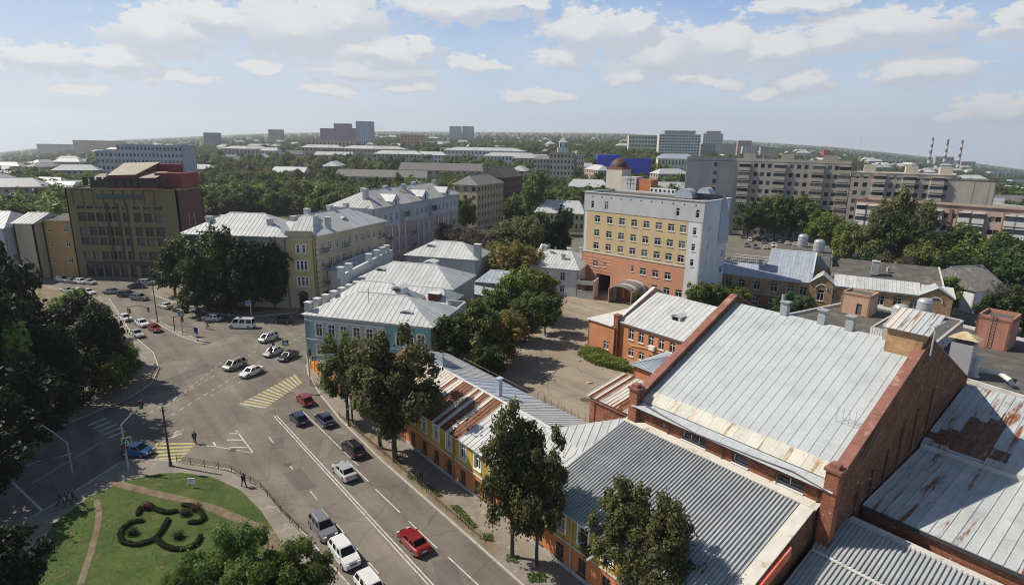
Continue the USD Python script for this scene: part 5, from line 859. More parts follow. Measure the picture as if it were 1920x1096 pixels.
oc, oq_ = block('ochre_house', 'ochre rear house with few windows squeezed against the business centre', (-127.5, 158), 90, 8, 14, 15.5, .8, plaster('plaster_ochre_left', (0.46, 0.30, 0.12)), [DARK_ROOF], .1, 9, {0: [(1, z, .9, .8) for z in (4, 8.5, 12.5)]+[(5.5, z, 1.2, 1.5) for z in (4, 8.5, 12.5)]})
be_, _ = block('beige_house', 'narrow beige house end with white lean-to roof at the left', (-133, 155), 90, 5.3, 12, 15.0, 2.2, BEIGE, WHITE_ROOF, 0.02, 1.0)
wl_, _ = block('white_roofed_institute', 'long pale grey building with white roof and rows of windows at the left edge', (-178, 151), 88, 44.5, 15, 14.0, 3.6, plaster('plaster_grey_lilac', (0.40, 0.41, 0.44), .85), WHITE_ROOF, .08, 1.2, {0: rows(1, 43.5, 22, 1.3, [1.5, 5.5, 9.8], 2.3, 'plain')})
dormer(wl_, np.array([-144, 154.5, 15.6]), 2.0, 1.3, 3, 88, DKB, WHITE_ROOF[0], np.array([0, 1., 0]))

# ------------------------------------------------------------------ slab blocks and the town behind
GREY9, GREY9B, BEI9, WHB, BRK5 = (plaster(a, b, c) for a, b, c in (('panel_grey', (0.42, 0.38, 0.33), .85), ('panel_grey_dark', (0.36, 0.335, 0.30), .85), ('panel_beige', (0.54, 0.49, 0.40), .85), ('panel_white', (0.58, 0.58, 0.56), .9), ('panel_pinkish', (0.44, 0.34, 0.28), .85)))
busy = []
def fb(name, label, x0, x1, yt, yb, az, dep, wall, floors=0, ncol=0, wf=.45, hf=.5, roofk='flat', rise=3, side=0, group=None, cat='building', top_right=None, rm=None, simple=True, z1=None):
    p0 = GT(x0, yb); zb = p0[2]; zt = z1+zb if z1 else zb+hz(p0, yt); p1 = V(x1, yt, p0, az); p1 = np.array([*p1[:2], 0.]); p0 = np.array([*p0[:2], 0.])
    u = p1-p0; Lx = np.linalg.norm(u); u = u/Lx; b = np.array([-u[1], u[0], 0]); q = [p0, p1, p1+b*dep, p0+b*dep]; c = np.mean(q, 0); busy.append((*c[:2], max(Lx, dep)*.6+4))
    t = T(name, label, cat, (*c[:2], zb), group=group); hh = zt-zb; fl = hh/floors if floors else 0
    def wins(Lw, nc): return [(Lw*(i+.5)/nc-Lw/nc*wf/2, zb+fl*(k+.3), Lw/nc*wf, fl*hf) for k in range(floors) for i in range(nc)] if floors and nc else []
    w0 = wins(Lx, ncol)[:300]; facade(t, q[0], q[1], zb-4, zt, wall, w0, th=.6, simple=simple, depth=.3, sill=False)
    for i in (1, 2, 3):
        Lw = np.linalg.norm(q[(i+1) % 4]-q[i]); facade(t, q[i], q[(i+1) % 4], zb-4, zt, wall, wins(Lw, side) if side and i in (1, 3) else [], th=.6, simple=True, depth=.3)
    if roofk == 'flat': flatroof(t, q, zt, DARK_ROOF, wall, .7)
    else: hiproof(t, q, zt, rise, rm or FARROOF, .02 if roofk == 'gable' else .15, 6, .5, panel=False, wallmat=wall if roofk == 'gable' else None)
    return t, q, zb, zt, u
def loggias(t, p0, u, z0, z1, floors, xs, w, mat, glaze=True):
    n = np.array([u[1], -u[0], 0]); fl = (z1-z0)/floors
    for x in xs:
        for k in range(floors):
            c = p0+u*x+Z*(z0+fl*(k+.5)); kk = part(t, 'loggia', MB().obox(c+n*.55-Z*fl*.22, u*w/2, n*.55, Z*fl*.2).obox(c+n*.55+Z*fl*.42, u*w/2, n*.55, Z*fl*.05).get(), mat)
            part(kk, 'loggia_glazing', MB().obox(c+n*.5+Z*fl*.17, u*w*.47, n*.45, Z*fl*.17).get(), PANE[rng.choice((0, 1, 1, 2))])
P9 = np.array([96., 261., 0]); u9 = dirv(118); b9 = np.array([-u9[1], u9[0], 0]); n9 = -b9
G9 = T('grey_panel_block', 'long nine-storey grey panel block with blank end wall, behind the parking lot', 'apartment block', P9+u9*25); busy.append((130, 262, 45))
L9 = 44.; Z9 = 32.0; fl9 = Z9/9
gw = [(x-.8, fl9*k+1.1, 1.5, 1.7) for k in range(9) for x in (8.5, 11.2, 13.9, 22.4, 25.2, 28, 36.5, 39)]
facade(G9, P9, P9+u9*L9, 0, Z9, GREY9B, gw, th=.5, simple=True, depth=.25); loggias(G9, P9, u9, .6, Z9-.6, 9, (4, 18, 32.3, 42), 4.6, GREY9)
pe = P9-dirv(98)*20.5; facade(G9, pe, P9, 0, Z9, GREY9, [(11.6, fl9*k+1.1, 1.5, 1.7) for k in range(1, 9)], th=.5, simple=True, depth=.25); e98 = dirv(98)
for x in (6.8, 13.7): part(G9, 'panel_joint', MB().obox(pe+e98*x+np.array([e98[1], -e98[0], 0])*.03+Z*16, e98*.06, np.array([0, .05, 0]), Z*16).get(), GREY9B)
part(G9, 'roof', slab([pe, P9, P9+u9*L9, P9+u9*L9+b9*14, pe+b9*14], Z9-.2, Z9+.1), DARK_ROOF); facade(G9, P9+u9*.1, P9+u9*L9, Z9+.1, Z9+1.3, GREY9, th=.3, name='parapet'); facade(G9, pe, P9, Z9+.1, Z9+1.6, GREY9, th=.3, name='parapet')
for x in (5, 20, 36): part(G9, 'lift_house', MB().box(P9+u9*x+b9*6+Z*(Z9+1.6), 5, 4, 3, 118).get(), GREY9)
facade(G9, P9+u9*L9, P9+u9*L9+b9*14, 0, Z9, GREY9); facade(G9, P9+u9*L9+b9*14, pe+b9*14, 0, Z9, GREY9)
E9 = P9+u9*L9; zt = V(1640, 325, E9+np.array([4, 0, 0]), 118)[2]
G10 = T('panel_block', 'nine-storey grey and beige panel block stepping down to the right of the long grey block', 'apartment block', E9+u9*25); L10 = 46.; Z10 = 29.0
gw = [(x-.8, Z10/9*k+1.0, 1.5, 1.7) for k in range(9) for x in (2, 5, 13.5, 16, 22, 25, 31)]
Q9 = E9+u9*.5-b9*3
facade(G10, Q9, Q9+u9*34, 0, Z10, GREY9, gw, th=.5, simple=True, depth=.25); facade(G10, Q9+u9*34, Q9+u9*L10, 0, Z10-1.5, BEI9, th=.5); loggias(G10, Q9, u9, .6, Z10-.6, 9, (9.5, 19.2, 28.2), 4.2, BEI9)
for x in (5.5, 10): part(G10, 'panel_joint', MB().obox(Q9+u9*(34+x)+n9*.02+Z*13.5, u9*.06, n9*.04, Z*13.5).get(), GREY9)
part(G10, 'roof', slab([Q9, Q9+u9*L10, Q9+u9*L10+b9*14, Q9+b9*14], Z10-1.9, Z10-1.4), DARK_ROOF); part(G10, 'roof', slab([Q9, Q9+u9*34, Q9+u9*34+b9*14, Q9+b9*14], Z10-1.35, Z10+.2), GREY9)
facade(G10, Q9+u9*L10, Q9+u9*L10+b9*14, 0, Z10-1.5, GREY9B, rows(1, 13, 3, 1.5, [k*3.1+1 for k in range(8)], 1.6), simple=True); facade(G10, Q9+u9*L10+b9*14, Q9+b9*14, 0, Z10-1.5, GREY9)
for x in (6, 20, 31): part(G10, 'lift_house', MB().box(Q9+u9*x+b9*6+Z*(Z10+1.5), 4, 4, 2.8, 118).get(), BEI9)
busy += [(150, 238, 35), (172, 228, 30)]
K5p = G(1588, 482); zK = hz(K5p, 372)-1.2; uK = dirv(135)
K5 = T('five_storey_block', 'five-storey pinkish panel block with glazed balconies and red brick strips', 'apartment block', K5p+uK*28)
K5q = quadfrom(K5p, 135, 47, 12)
facade(K5, K5q[0], K5q[1], 0, zK, BRK5, [(x-.7, zK/5*k+1, 1.4, 1.5) for k in range(5) for x in (12.2, 14.6, 17, 26.8, 28.8, 38.5, 40)], simple=True, depth=.2); loggias(K5, K5q[0], uK, .4, zK-.4, 5, (2.2, 5.8, 9.6, 21, 24.3, 31.5, 35.2, 43, 45.5), 3.0, WHB)
for x in (19, 27.8, 30, 41.6): part(K5, 'brick_strip', MB().obox(K5q[0]+uK*x+np.array([uK[1], -uK[0], 0])*.15+Z*zK/2, uK*.5, np.array([.1, .15, 0]), Z*zK/2).get(), REDCAP)
flatroof(K5, K5q, zK+.3, DARK_ROOF, BRK5, .8); busy.append((133, 190, 22))
for i in (1, 2, 3): facade(K5, K5q[i], K5q[(i+1) % 4], 0, zK, BRK5)
part(K5, 'roof_edge', MB().obox((K5q[0]+K5q[1])/2+np.array([uK[1], -uK[0], 0])*.2+Z*(zK+1.15), uK*23.5, np.array([.15, .2, 0]), Z*.12).get(), REDCAP)
block('garage_row', 'long low shed with pale brown slate roof among the trees on the right', (138, 196), 112, 26, 9, 3.5, 3.2, BRK5, SLATE, .02, 2.5, cat='shed'); busy.append((150, 192, 16))
b_, _ = block('white_gabled_house', 'small white house with steep grey slate roof behind the trees at the right edge', G(1820, 588), 75, 10, 14, 5.5, 4.5, WHTP, SLATE, .02, 2, cat='house'); busy.append((118, 127, 14))
block('pale_roofed_shed', 'low shed with pale corrugated roof beside the terracotta hut at the right edge', G(1888, 668, 5), 120, 14, 10, 4.5, 2.0, CONC, WHITE_ROOF, .02, 1, cat='shed')

fb('buff_apartment_house', 'buff apartment house with tall bays beyond the pink house', 896, 944, 348, 428, 24, 13, plaster('plaster_buff', (0.46, 0.38, 0.26), .8), 5, 9, roofk='hip', rise=4, side=3, cat='apartment house', rm=SLATE)
fb('red_brick_house', 'dark red brick house with dark slate gable roof beyond the buff house', 945, 980, 333, 402, 26, 14, plaster('brick_dark_red', (0.17, 0.075, 0.06), .8), 5, 8, roofk='gable', rise=5, side=2, cat='apartment house', rm=[DARK_ROOF])
fb('slate_roofed_barracks', 'very long low building with grey-brown slate roof behind the wooded block', 628, 800, 330, 352, 94, 14, BEIGE, 2, 16, roofk='gable', rise=5, rm=SLATE); fb('slate_roofed_barracks', 'second long low building with slate roof, behind the first one and nearer the park', 748, 905, 318, 338, 92, 14, BEIGE, 2, 12, roofk='gable', rise=6, rm=SLATE)
fb('white_roofed_house', 'white-roofed house half hidden behind the dark conifer left of the office', 1002, 1096, 398, 430, 100, 16, OCHP, 2, 10, roofk='hip', rise=5, rm=WHITE_ROOF); fb('white_roofed_house', 'white-roofed house directly behind the left end of the office roof', 1062, 1140, 350, 372, 100, 14, OCHP, 2, 8, roofk='hip', rise=5, rm=WHITE_ROOF)
t, q, zb, zt, u = fb('tower_house', 'ornate buff corner house with a white lantern turret on its roof', 1029, 1078, 287, 352, 96, 16, plaster('plaster_buff_b', (0.50, 0.44, 0.34), .85), 6, 7, side=4)
c = np.mean(q, 0)+Z*zt; w = 6.; k = part(t, 'turret', MB().box(c+Z*2.2, 9, 7, 4.4).box(c+Z*6, w, w, 5).get(), WHB); part(k, 'turret_roof', hull([c+Z*13]+[c+np.array([a*3.3, b*3.3, 8.6]) for a in (-1, 1) for b in (-1, 1)]), WHB)
for sx in (-1, 1): part(k, 'lantern_column', MB().obox(c+np.array([sx*2.2, -3.05, 6.2]), [.5, 0, 0], [0, .1, 0], [0, 0, 1.6]).get(), PANE[0])
fb('tower_house_wing', 'lower grey wing left of the ornate turret house', 1000, 1030, 298, 345, 100, 14, GREY9, 5, 5, rm=SLATE, roofk='hip'); fb('tower_house_wing', 'right wing of the ornate turret house', 1078, 1094, 292, 340, 100, 14, BEI9, 5, 3)
BLUEM = noisy('blue_cladding', (0.018, 0.05, 0.45), (0.022, 0.06, 0.52), .1, .5)
t, q, zb, zt, u = fb('blue_hall', 'bright ultramarine box building with small cut-out windows', 1119, 1221, 298, 340, 97, 25, BLUEM, 0, 0); part(t, 'upper_box', MB().obox(q[0]+u*10+np.array([0, 8, 0])+Z*(zt+1.9), u*10, [0, 7, 0], Z*1.9).get(), BLUEM)
for i in range(5): part(t, 'window', MB().obox(q[1]-u*(1.5+i*2.2)-np.array([0, .1, 0])+Z*(zb+(zt-zb)*(.35+.3*(i % 2))), u*.5, [0, .1, 0], Z*1.0).get(), PANE[1])
fb('classical_house', 'pale yellow classical house with white window surrounds, left of the grey panel block', 1232, 1303, 297, 328, 96, 18, plaster('plaster_pale_yellow', (0.62, 0.58, 0.42), .9), 2, 11, roofk='hip', rise=5, rm=ZINC_ROOF)
fb('yellow_office', 'pale yellow five-storey office with ribbon windows on the horizon', 1177, 1232, 254, 292, 97, 30, plaster('plaster_lemon', (0.64, 0.60, 0.42), .9), 5, 9, .8, .45)
t, q, zb, zt, u = fb('white_hospital', 'broad white nine-storey hospital block on the horizon right of centre', 1233, 1314, 252, 300, 98, 30, WHB, 9, 14, .7, .45); part(t, 'roof_plant', MB().obox(np.mean(q, 0)+Z*(zt+3), u*22, [0, 6, 0], Z*3).get(), GREY9)
t, q, zb, zt, u = fb('pale_tower', 'pale tower block behind the white hospital', 1315, 1356, 251, 296, 100, 30, WHB, 11, 8, .5, .5, side=5); part(t, 'roof_plant', MB().obox(np.mean(q, 0)+Z*(zt+2.5), u*12, [0, 8, 0], Z*2.5).get(), GREY9)
for k, (x0, x1, yt, yb, w, fl, nc, lb_) in enumerate(((1312, 1342, 271, 300, GREY9B, 6, 5, 'low brown-grey block directly left behind the grey panel block'), (1345, 1380, 271, 296, BEI9, 7, 8, 'beige striped block just above the grey panel block roof'), (1381, 1410, 264, 296, BRK5, 9, 7, 'pinkish tower block above the grey panel block roof'), (1390, 1421, 275, 300, WHB, 7, 5, 'white and brown slab block over the grey panel roof'), (1424, 1456, 277, 300, BEI9, 6, 5, 'cream slab block, rightmost of the row over the grey panel roof'))): fb('far_slab_block', lb_, x0, x1, yt, yb, 97+k, 16, w, fl, nc, .5, .5, side=3, cat='apartment block')
t, q, zb, zt, u = fb('lilac_clinic', 'pale lilac-grey six-storey clinic behind the business centre', 228, 340, 272, 345, 94, 18, plaster('plaster_lilac', (0.40, 0.41, 0.45), .9), 6, 17, .55, .5); fb('lilac_clinic', 'left wing of the pale lilac clinic, with paired windows', 187, 228, 284, 345, 86, 18, plaster('plaster_lilac_b', (0.40, 0.41, 0.45), .9), 5, 6, .6, .5)
for k, (x0, x1, yt, yb, w, fl, nc, lb_) in enumerate(((72, 142, 270, 292, GREY9B, 8, 22, 'long brownish slab block on the left ridge'), (140, 229, 263, 290, BRK5, 8, 26, 'long pinkish-brown slab block on the left ridge, nearer the clinic'), (384, 408, 249, 277, plaster('panel_blue', (0.10, 0.15, 0.27)), 8, 6, 'dark blue-grey tower block left of centre on the horizon'), (505, 527, 243, 272, BRK5, 9, 6, 'pinkish tower block alone on the horizon left of centre'),
    (602, 632, 241, 276, plaster('panel_mauve', (0.36, 0.28, 0.30)), 9, 9, 'mauve stepped tower, leftmost of the high-rise cluster'), (628, 656, 232, 276, plaster('panel_mauve_b', (0.38, 0.27, 0.28)), 12, 8, 'tallest mauve tower in the middle of the high-rise cluster'), (655, 669, 241, 276, plaster('panel_mauve_c', (0.35, 0.27, 0.32)), 9, 4, 'narrow mauve tower of the high-rise cluster'), (669, 697, 228, 279, plaster('panel_pale_blue', (0.48, 0.50, 0.56)), 13, 7, 'white and blue tower, rightmost of the high-rise cluster'),
    (752, 793, 253, 275, plaster('panel_orange', (0.55, 0.31, 0.16)), 4, 7, 'orange-tan office block above the long roofs'), (843, 864, 237, 262, plaster('panel_far_grey', (0.36, 0.38, 0.42)), 12, 5, 'left one of the twin grey towers on the horizon'), (867, 888, 237, 262, plaster('panel_far_grey_b', (0.36, 0.38, 0.42)), 12, 5, 'right one of the twin grey towers on the horizon'), (1543, 1558, 282, 300, plaster('panel_red', (0.42, 0.06, 0.05)), 0, 0, 'small red building on the right horizon'))):
    fb('far_tower_block', lb_, x0, x1, yt, yb, 92+k % 5, 16, w, fl, nc, .5, .5, side=2, cat='tower block')
for x0, x1, yt, yb, w, lb_, rk in ((578, 662, 264, 285, plaster('plaster_peach', (0.56, 0.42, 0.30)), 'long peach-coloured building under the high-rise cluster', 'flat'), (565, 640, 276, 294, BEIGE, 'cream building with white roof in front of the peach one', 'hip'), (640, 760, 278, 296, BEIGE, 'long pale building with grey roofs left of the white school', 'hip'), (700, 790, 288, 306, GREY9, 'grey building with many windows below the orange block', 'hip'), (832, 985, 281, 300, WHB, 'long white school with hipped roof in the middle distance', 'hip'), (778, 835, 290, 306, WHB, 'white flat-fronted house left of the white school', 'hip'), (905, 1010, 292, 312, WHB, 'white house with pale roof in front of the school', 'hip'), (960, 1035, 296, 322, BEIGE, 'house with pale metal roof left of the turret house', 'hip'), (-20, 62, 352, 386, BEIGE, 'pale house with white roof behind the white-roofed institute at the left edge', 'hip'), (66, 136, 354, 386, WHB, 'white-roofed house row just left of the business centre', 'hip'), (-30, 30, 330, 350, BEIGE, 'farther white-roofed house at the left edge', 'hip'), (335, 395, 316, 334, BEIGE, 'white-roofed house right behind the business centre', 'hip'), (510, 570, 322, 345, WHB, 'pale house with stepped roof inside the wooded block', 'gable'), (420, 500, 278, 292, GREY9, 'long pale shed behind the left trees', 'hip'), (490, 520, 282, 298, WHB, 'small white-roofed house among the left trees', 'hip'), (590, 660, 290, 303, plaster('plaster_brick_far', (0.36, 0.18, 0.13)), 'low reddish building left of the wooded park', 'gable'),
    (1650, 1695, 299, 308, WHB, 'white warehouse on the right plain, left one', 'flat'), (1697, 1732, 305, 316, WHB, 'white warehouse on the right plain, middle one', 'flat'), (1755, 1785, 312, 324, WHB, 'white warehouse below the striped chimneys', 'flat'), (1855, 1895, 322, 332, WHB, 'pale warehouse at the far right', 'flat'), (1895, 1935, 338, 352, WHB, 'pale warehouse cut by the right edge', 'flat'), (1465, 1530, 288, 300, BEI9, 'low beige buildings right of the cream slab block', 'flat'),
    (1772, 1850, 338, 362, BEI9, 'beige block with roof hut behind the right panel block', 'flat'), (1752, 1790, 294, 312, GREY9B, 'power station boiler house between the chimneys', 'flat'), (1800, 1830, 303, 318, GREY9B, 'lower power station building right of the chimneys', 'flat'), (1215, 1300, 352, 372, GREY9, 'low house with grey roof behind the office skylights', 'hip'), (1232, 1262, 330, 345, BEIGE, 'small pale house below the classical house', 'hip')):
    fb('far_house', lb_, x0, x1, yt, yb, 95, 14, w, 2 if yb-yt > 14 else 1, max(3, int((x1-x0)/7)), .45, .5, roofk=rk, rise=4, rm=WHITE_ROOF if w is WHB else FARROOF)
for k, (x, yt, yb) in enumerate(((1740, 258, 312), (1768, 261, 316), (1794, 263, 320))):
    g = GT(x, yb); hh = hz(g, yt); t = T('striped_chimney', ['tall red and white striped power station chimney, leftmost of three', 'striped power station chimney, middle one of three', 'striped power station chimney, rightmost of three'][k], 'chimney', g); busy.append((*g[:2], 12)); n = 9
    for i in range(n): part(t, 'chimney_ring', MB().tube([g+Z*(hh*i/n), g+Z*(hh*(i+1)/n)], [4.6-2.0*i/n, 4.6-2.0*(i+1)/n], 14).get(), plain('chimney_dark_%d%d' % (k, i), (0.06, 0.045, 0.05), .8) if (i+k) % 2 == 0 or i > 7 else WHB, 40)
g = GT(1609, 300); t = T('radio_mast', 'thin lattice radio mast standing alone on the right horizon', 'mast', g); hh = hz(g, 256); part(t, 'shaft', MB().tube([g, g+Z*hh], [.7, .35], 4).get(), GREY9)
for i in range(6): part(t, 'guy_collar', MB().box(g+Z*hh*(i+1)/7, 1.6, 1.6, .6).get(), GREY9)
# ordinary small houses of the town, too far to single out
FH = []
def small_house(wall, rm, w, d, h, rise, k):
    t = T('town_house', 'small pale-roofed house lost among the distant trees', 'house', (0, 0, -50), group='small houses in the distant town', local=True); offs[t.path] = np.zeros(3)
    q = [np.array([-w/2, -d/2, 0]), np.array([w/2, -d/2, 0]), np.array([w/2, d/2, 0]), np.array([-w/2, d/2, 0])]
    for i in range(4): Lw = np.linalg.norm(q[(i+1) % 4]-q[i]); facade(t, q[i], q[(i+1) % 4], -4, h, wall, rows(1, Lw-1, max(2, int(Lw/4)), 1.5, [1.2+3.1*j for j in range(int(h/3.1))], 1.6), simple=True, depth=.2)
    hiproof(t, q, h, rise, rm, .02 if k % 2 else .2, 9, .5, panel=False, wallmat=wall); return t
protoh = [small_house(w, r, a, b, h, rs, i) for i, (w, r, a, b, h, rs) in enumerate(((WHB, WHITE_ROOF, 26, 12, 7, 4), (BEIGE, FARROOF, 18, 11, 7, 4.5), (GREY9, FARROOF, 40, 13, 10, 4), (BEI9, SLATE, 22, 12, 7, 5), (BRK5, WHITE_ROOF, 30, 13, 13, 4), (OCHP, FARROOF, 15, 10, 6, 4)))]
def place(t, loc, rz, sc=(1, 1, 1), label=None, group=None, first=False):
    if first: r = t.x
    else:
        r = UsdGeom.Xform.Define(stage, nm('/World', t.base)); r.GetPrim().GetReferences().AddInternalReference(t.path); r.GetPrim().SetInstanceable(True); d = t.prim.GetCustomData(); tag(r.GetPrim(), label or d.get('label'), d.get('category'), group or d.get('group'))
    xf = UsdGeom.Xformable(r); xf.ClearXformOpOrder()
    for o_ in ('xformOp:translate', 'xformOp:rotateZ', 'xformOp:scale'):
        if r.GetPrim().HasProperty(o_) and first: r.GetPrim().RemoveProperty(o_)
    r.AddTranslateOp().Set(Gf.Vec3d(*map(float, loc))); r.AddRotateZOp().Set(float(rz)); r.AddScaleOp().Set(Gf.Vec3f(*map(float, sc)))
    if first and label: tag(r.GetPrim(), label, None, group)
def clear(x, y, rad): return all((x-a)**2+(y-b)**2 > (c+rad)**2 for a, b, c in busy)
for t in protoh: t.base = 'town_house'
R = random.Random(21); n = 0; started = set()
while n < 230:
    r_ = math.exp(R.uniform(math.log(330), math.log(2300))); c = R.uniform(-30, 1960); ang = math.atan((c-960)/1100); x, y = r_*math.sin(ang), r_*math.cos(ang)
    if 700 < c < 1200 and R.random() < .35 or not clear(x, y, 12) or (y < 420 and 330 < c < 700): continue
    i = R.randrange(6); place(protoh[i], (x, y, float(terrain(x, y))), R.choice((0, 90, 15, 100))+R.uniform(-8, 8), first=i not in started); started.add(i); busy.append((x, y, 12)); n += 1

# ------------------------------------------------------------------ trees
BARK = noisy('bark', (0.055, 0.045, 0.035), (0.10, 0.085, 0.065), 2.0, 0.9); LIME = noisy('limewashed_bark', (0.30, 0.29, 0.27), (0.45, 0.44, 0.41), 2.0, 0.9)
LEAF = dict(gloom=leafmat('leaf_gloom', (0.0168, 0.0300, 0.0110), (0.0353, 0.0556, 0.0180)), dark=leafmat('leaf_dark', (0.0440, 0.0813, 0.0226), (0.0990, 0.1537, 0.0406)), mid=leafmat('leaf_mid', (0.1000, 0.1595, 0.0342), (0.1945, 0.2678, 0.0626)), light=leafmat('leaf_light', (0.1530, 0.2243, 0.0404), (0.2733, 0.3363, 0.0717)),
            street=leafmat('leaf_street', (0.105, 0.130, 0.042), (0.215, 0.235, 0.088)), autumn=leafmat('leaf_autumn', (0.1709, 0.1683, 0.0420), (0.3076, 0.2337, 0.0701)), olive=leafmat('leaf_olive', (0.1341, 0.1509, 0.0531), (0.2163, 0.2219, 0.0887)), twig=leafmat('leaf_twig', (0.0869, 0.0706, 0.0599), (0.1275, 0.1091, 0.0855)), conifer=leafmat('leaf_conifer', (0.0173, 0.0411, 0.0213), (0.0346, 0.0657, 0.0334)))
def crown(seed, n, s, z0, z1, Rr, shape='round', nc=46, crk=1.75):
    g = np.random.default_rng(seed); zc, rz = (z0+z1)/2, (z1-z0)/2
    d = g.normal(size=(nc, 3)); d /= np.linalg.norm(d, axis=1)[:, None]; rf = (g.uniform(.03, 1, nc)**.5*.9)[:, None]
    c = d*rf; cr = g.uniform(.6, 1.25, nc)*crk/np.sqrt(nc)
    if shape == 'cone': h = np.abs(c[:, 2]*.5+.5); c[:, :2] *= (1.05-h)[:, None]*1.2; cr *= (1.15-h)*.9
    if shape == 'egg': h = (c[:, 2]+1)/2; c[:, :2] *= (1.15-.65*h)[:, None]
    if shape == 'vase': h = (c[:, 2]+1)/2; c[:, :2] *= (.6+.5*h)[:, None]
    w = cr**2; k = g.choice(nc, n, p=w/w.sum()); u = g.normal(size=(n, 3)); u /= np.linalg.norm(u, axis=1)[:, None]
    rr = np.where(g.random(n) < .16, g.uniform(.9, 1.45, n), g.uniform(0, 1, n)**.45); P = c[k]+u*(cr[k]*rr)[:, None]; P = P*[Rr, Rr, rz]+[0, 0, zc]
    nr = u+g.normal(size=(n, 3))*.55+[0, 0, .35]; nr /= np.linalg.norm(nr, axis=1)[:, None]
    a = np.cross(nr, g.normal(size=(n, 3))); a /= np.linalg.norm(a, axis=1)[:, None]; b = np.cross(nr, a); sz = (s*g.uniform(.6, 1.25, n))[:, None]
    v = np.stack([P-a*sz*.75, P-b*sz*.45+nr*sz*.12, P+a*sz*.75, P+b*sz*.45+nr*sz*.12], 1).reshape(-1, 3); i = np.arange(n)*4
    return (v, np.vstack([np.stack([i, i+1, i+2], 1), np.stack([i, i+2, i+3], 1)])), c*[Rr, Rr, rz]+[0, 0, zc]
def trunk(seed, z0, z1, r, cl, limbs=7, limewash=False):
    g = random.Random(seed); m = MB(); top_ = z0+(z1-z0)*.55
    pts = [np.array([g.uniform(-.12, .12)*(i > 0), g.uniform(-.12, .12)*(i > 0), top_*i/5]) for i in range(6)]; m.tube(pts, [r*1.25, r, r*.92, r*.8, r*.6, r*.3], 8)
    for c in sorted(cl.tolist(), key=lambda q: g.random())[:limbs]:
        st_ = np.array([0, 0, z0*.85+(top_-z0*.85)*g.uniform(.1, .8)]); e = np.array(c); mid = st_*.5+e*.5+np.array([0, 0, -.2]); m.tube([st_, mid, e], [r*.45, r*.28, r*.08], 5)
    return m.get()
TREE = {}
def make_tree(kind, name, mat, seed, n, s, z0, z1, Rr, r, shape='round', nc=46, limbs=7, crk=1.75):
    t = T(name, 'tree', 'tree', (0, 0, 0), local=True); offs[t.path] = np.zeros(3); cr, cl = crown(seed, n, s, z0, z1, Rr, shape, nc, crk)
    part(t, 'crown', cr, LEAF[mat]); part(t, 'trunk', trunk(seed, z0, z1, r, cl, limbs), BARK); t.base, t.h, t.w, t.used = name, z1, 2*Rr, False; TREE.setdefault(kind, []).append(t)
make_tree('linden', 'street_tree', 'street', 1, 17000, .25, 2.8, 12, 4.5, .22, 'round', 80, 34, 1.45); make_tree('linden', 'street_tree', 'street', 2, 12500, .25, 2.6, 12.3, 4.6, .2, 'egg', 74, 40, 1.3); make_tree('thin', 'street_tree', 'street', 12, 9000, .24, 4.5, 12, 3.6, .14, 'vase', 34, 12)
make_tree('front', 'broadleaf_tree', 'mid', 3, 34000, .19, 2.0, 10, 4.7, .2, 'round', 120, 20)
for k in range(4): make_tree('dark', 'broadleaf_tree', 'dark', 20+k, 5600, .48, 1.8, 12, 4.6, .22, ('round', 'egg', 'round', 'vase')[k], 62, 12)
for k in range(4): make_tree('mid', 'broadleaf_tree', 'mid', 30+k, 5200, .5, 1.6, 12, 4.6, .22, ('round', 'egg', 'vase', 'round')[k], 62, 12)
for k in range(2): make_tree('light', 'broadleaf_tree', 'light', 40+k, 5200, .48, 1.4, 12, 4.6, .2, ('egg', 'round')[k])
for k in range(2): make_tree('autumn', 'broadleaf_tree', 'autumn', 50+k, 5000, .46, 1.4, 12, 4.6, .2, ('round', 'egg')[k])
for k in range(2): make_tree('olive', 'broadleaf_tree', 'olive', 55+k, 4500, .46, 1.6, 12, 4.6, .2, ('egg', 'vase')[k])
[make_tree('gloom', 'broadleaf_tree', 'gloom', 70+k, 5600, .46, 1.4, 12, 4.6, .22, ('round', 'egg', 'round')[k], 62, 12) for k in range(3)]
make_tree('bare', 'bare_tree', 'twig', 60, 2600, .34, 2.0, 12, 4.6, .18, 'vase', 46, 30); make_tree('poplar', 'poplar_tree', 'dark', 61, 5000, .45, 1.0, 16, 2.3, .2, 'round', 60); make_tree('conifer', 'conifer_tree', 'conifer', 62, 6000, .42, .6, 14, 3.6, .2, 'cone', 70)
make_tree('birch', 'birch_tree', 'olive', 63, 4200, .42, 2.5, 16, 3.6, .16, 'egg', 50); 
TR = random.Random(5)
def tree(kind, px, py, top_, wpx, label, group=None, g=None, h=None, w=None, which=None):
    w_ = 1.16 if kind == 'linden' else 1.0; t = TREE[kind][which if which is not None else TR.randrange(len(TREE[kind]))]; g = GT(px, py) if g is None else g
    h = h or hz(g, top_); w = w or w_*wpx/FPX*np.linalg.norm((g-O)[:2])
    place(t, g, TR.uniform(0, 360), (w/t.w*TR.uniform(.95, 1.1), w/t.w*TR.uniform(.95, 1.1), h/t.h), label, group, first=not t.used); t.used = True; busy.append((g[0], g[1], w*.3))
tree('linden', 742, 868, 606, 172, 'broad dark street tree with limewashed trunk, nearest the rust-striped roof', which=0); tree('linden', 714, 842, 640, 120, 'slimmer street tree standing close behind the broad one on the pavement', which=1)
tree('linden', 652, 788, 612, 105, 'street tree before the blue corner house with yellowing crown', which=0); tree('linden', 960, 1046, 742, 165, 'tall street tree on the near pavement before the corrugated workshop', which=1); tree('linden', 1006, 1062, 790, 130, 'second tall street tree leaning beside it, nearer the yellow wall', which=0)
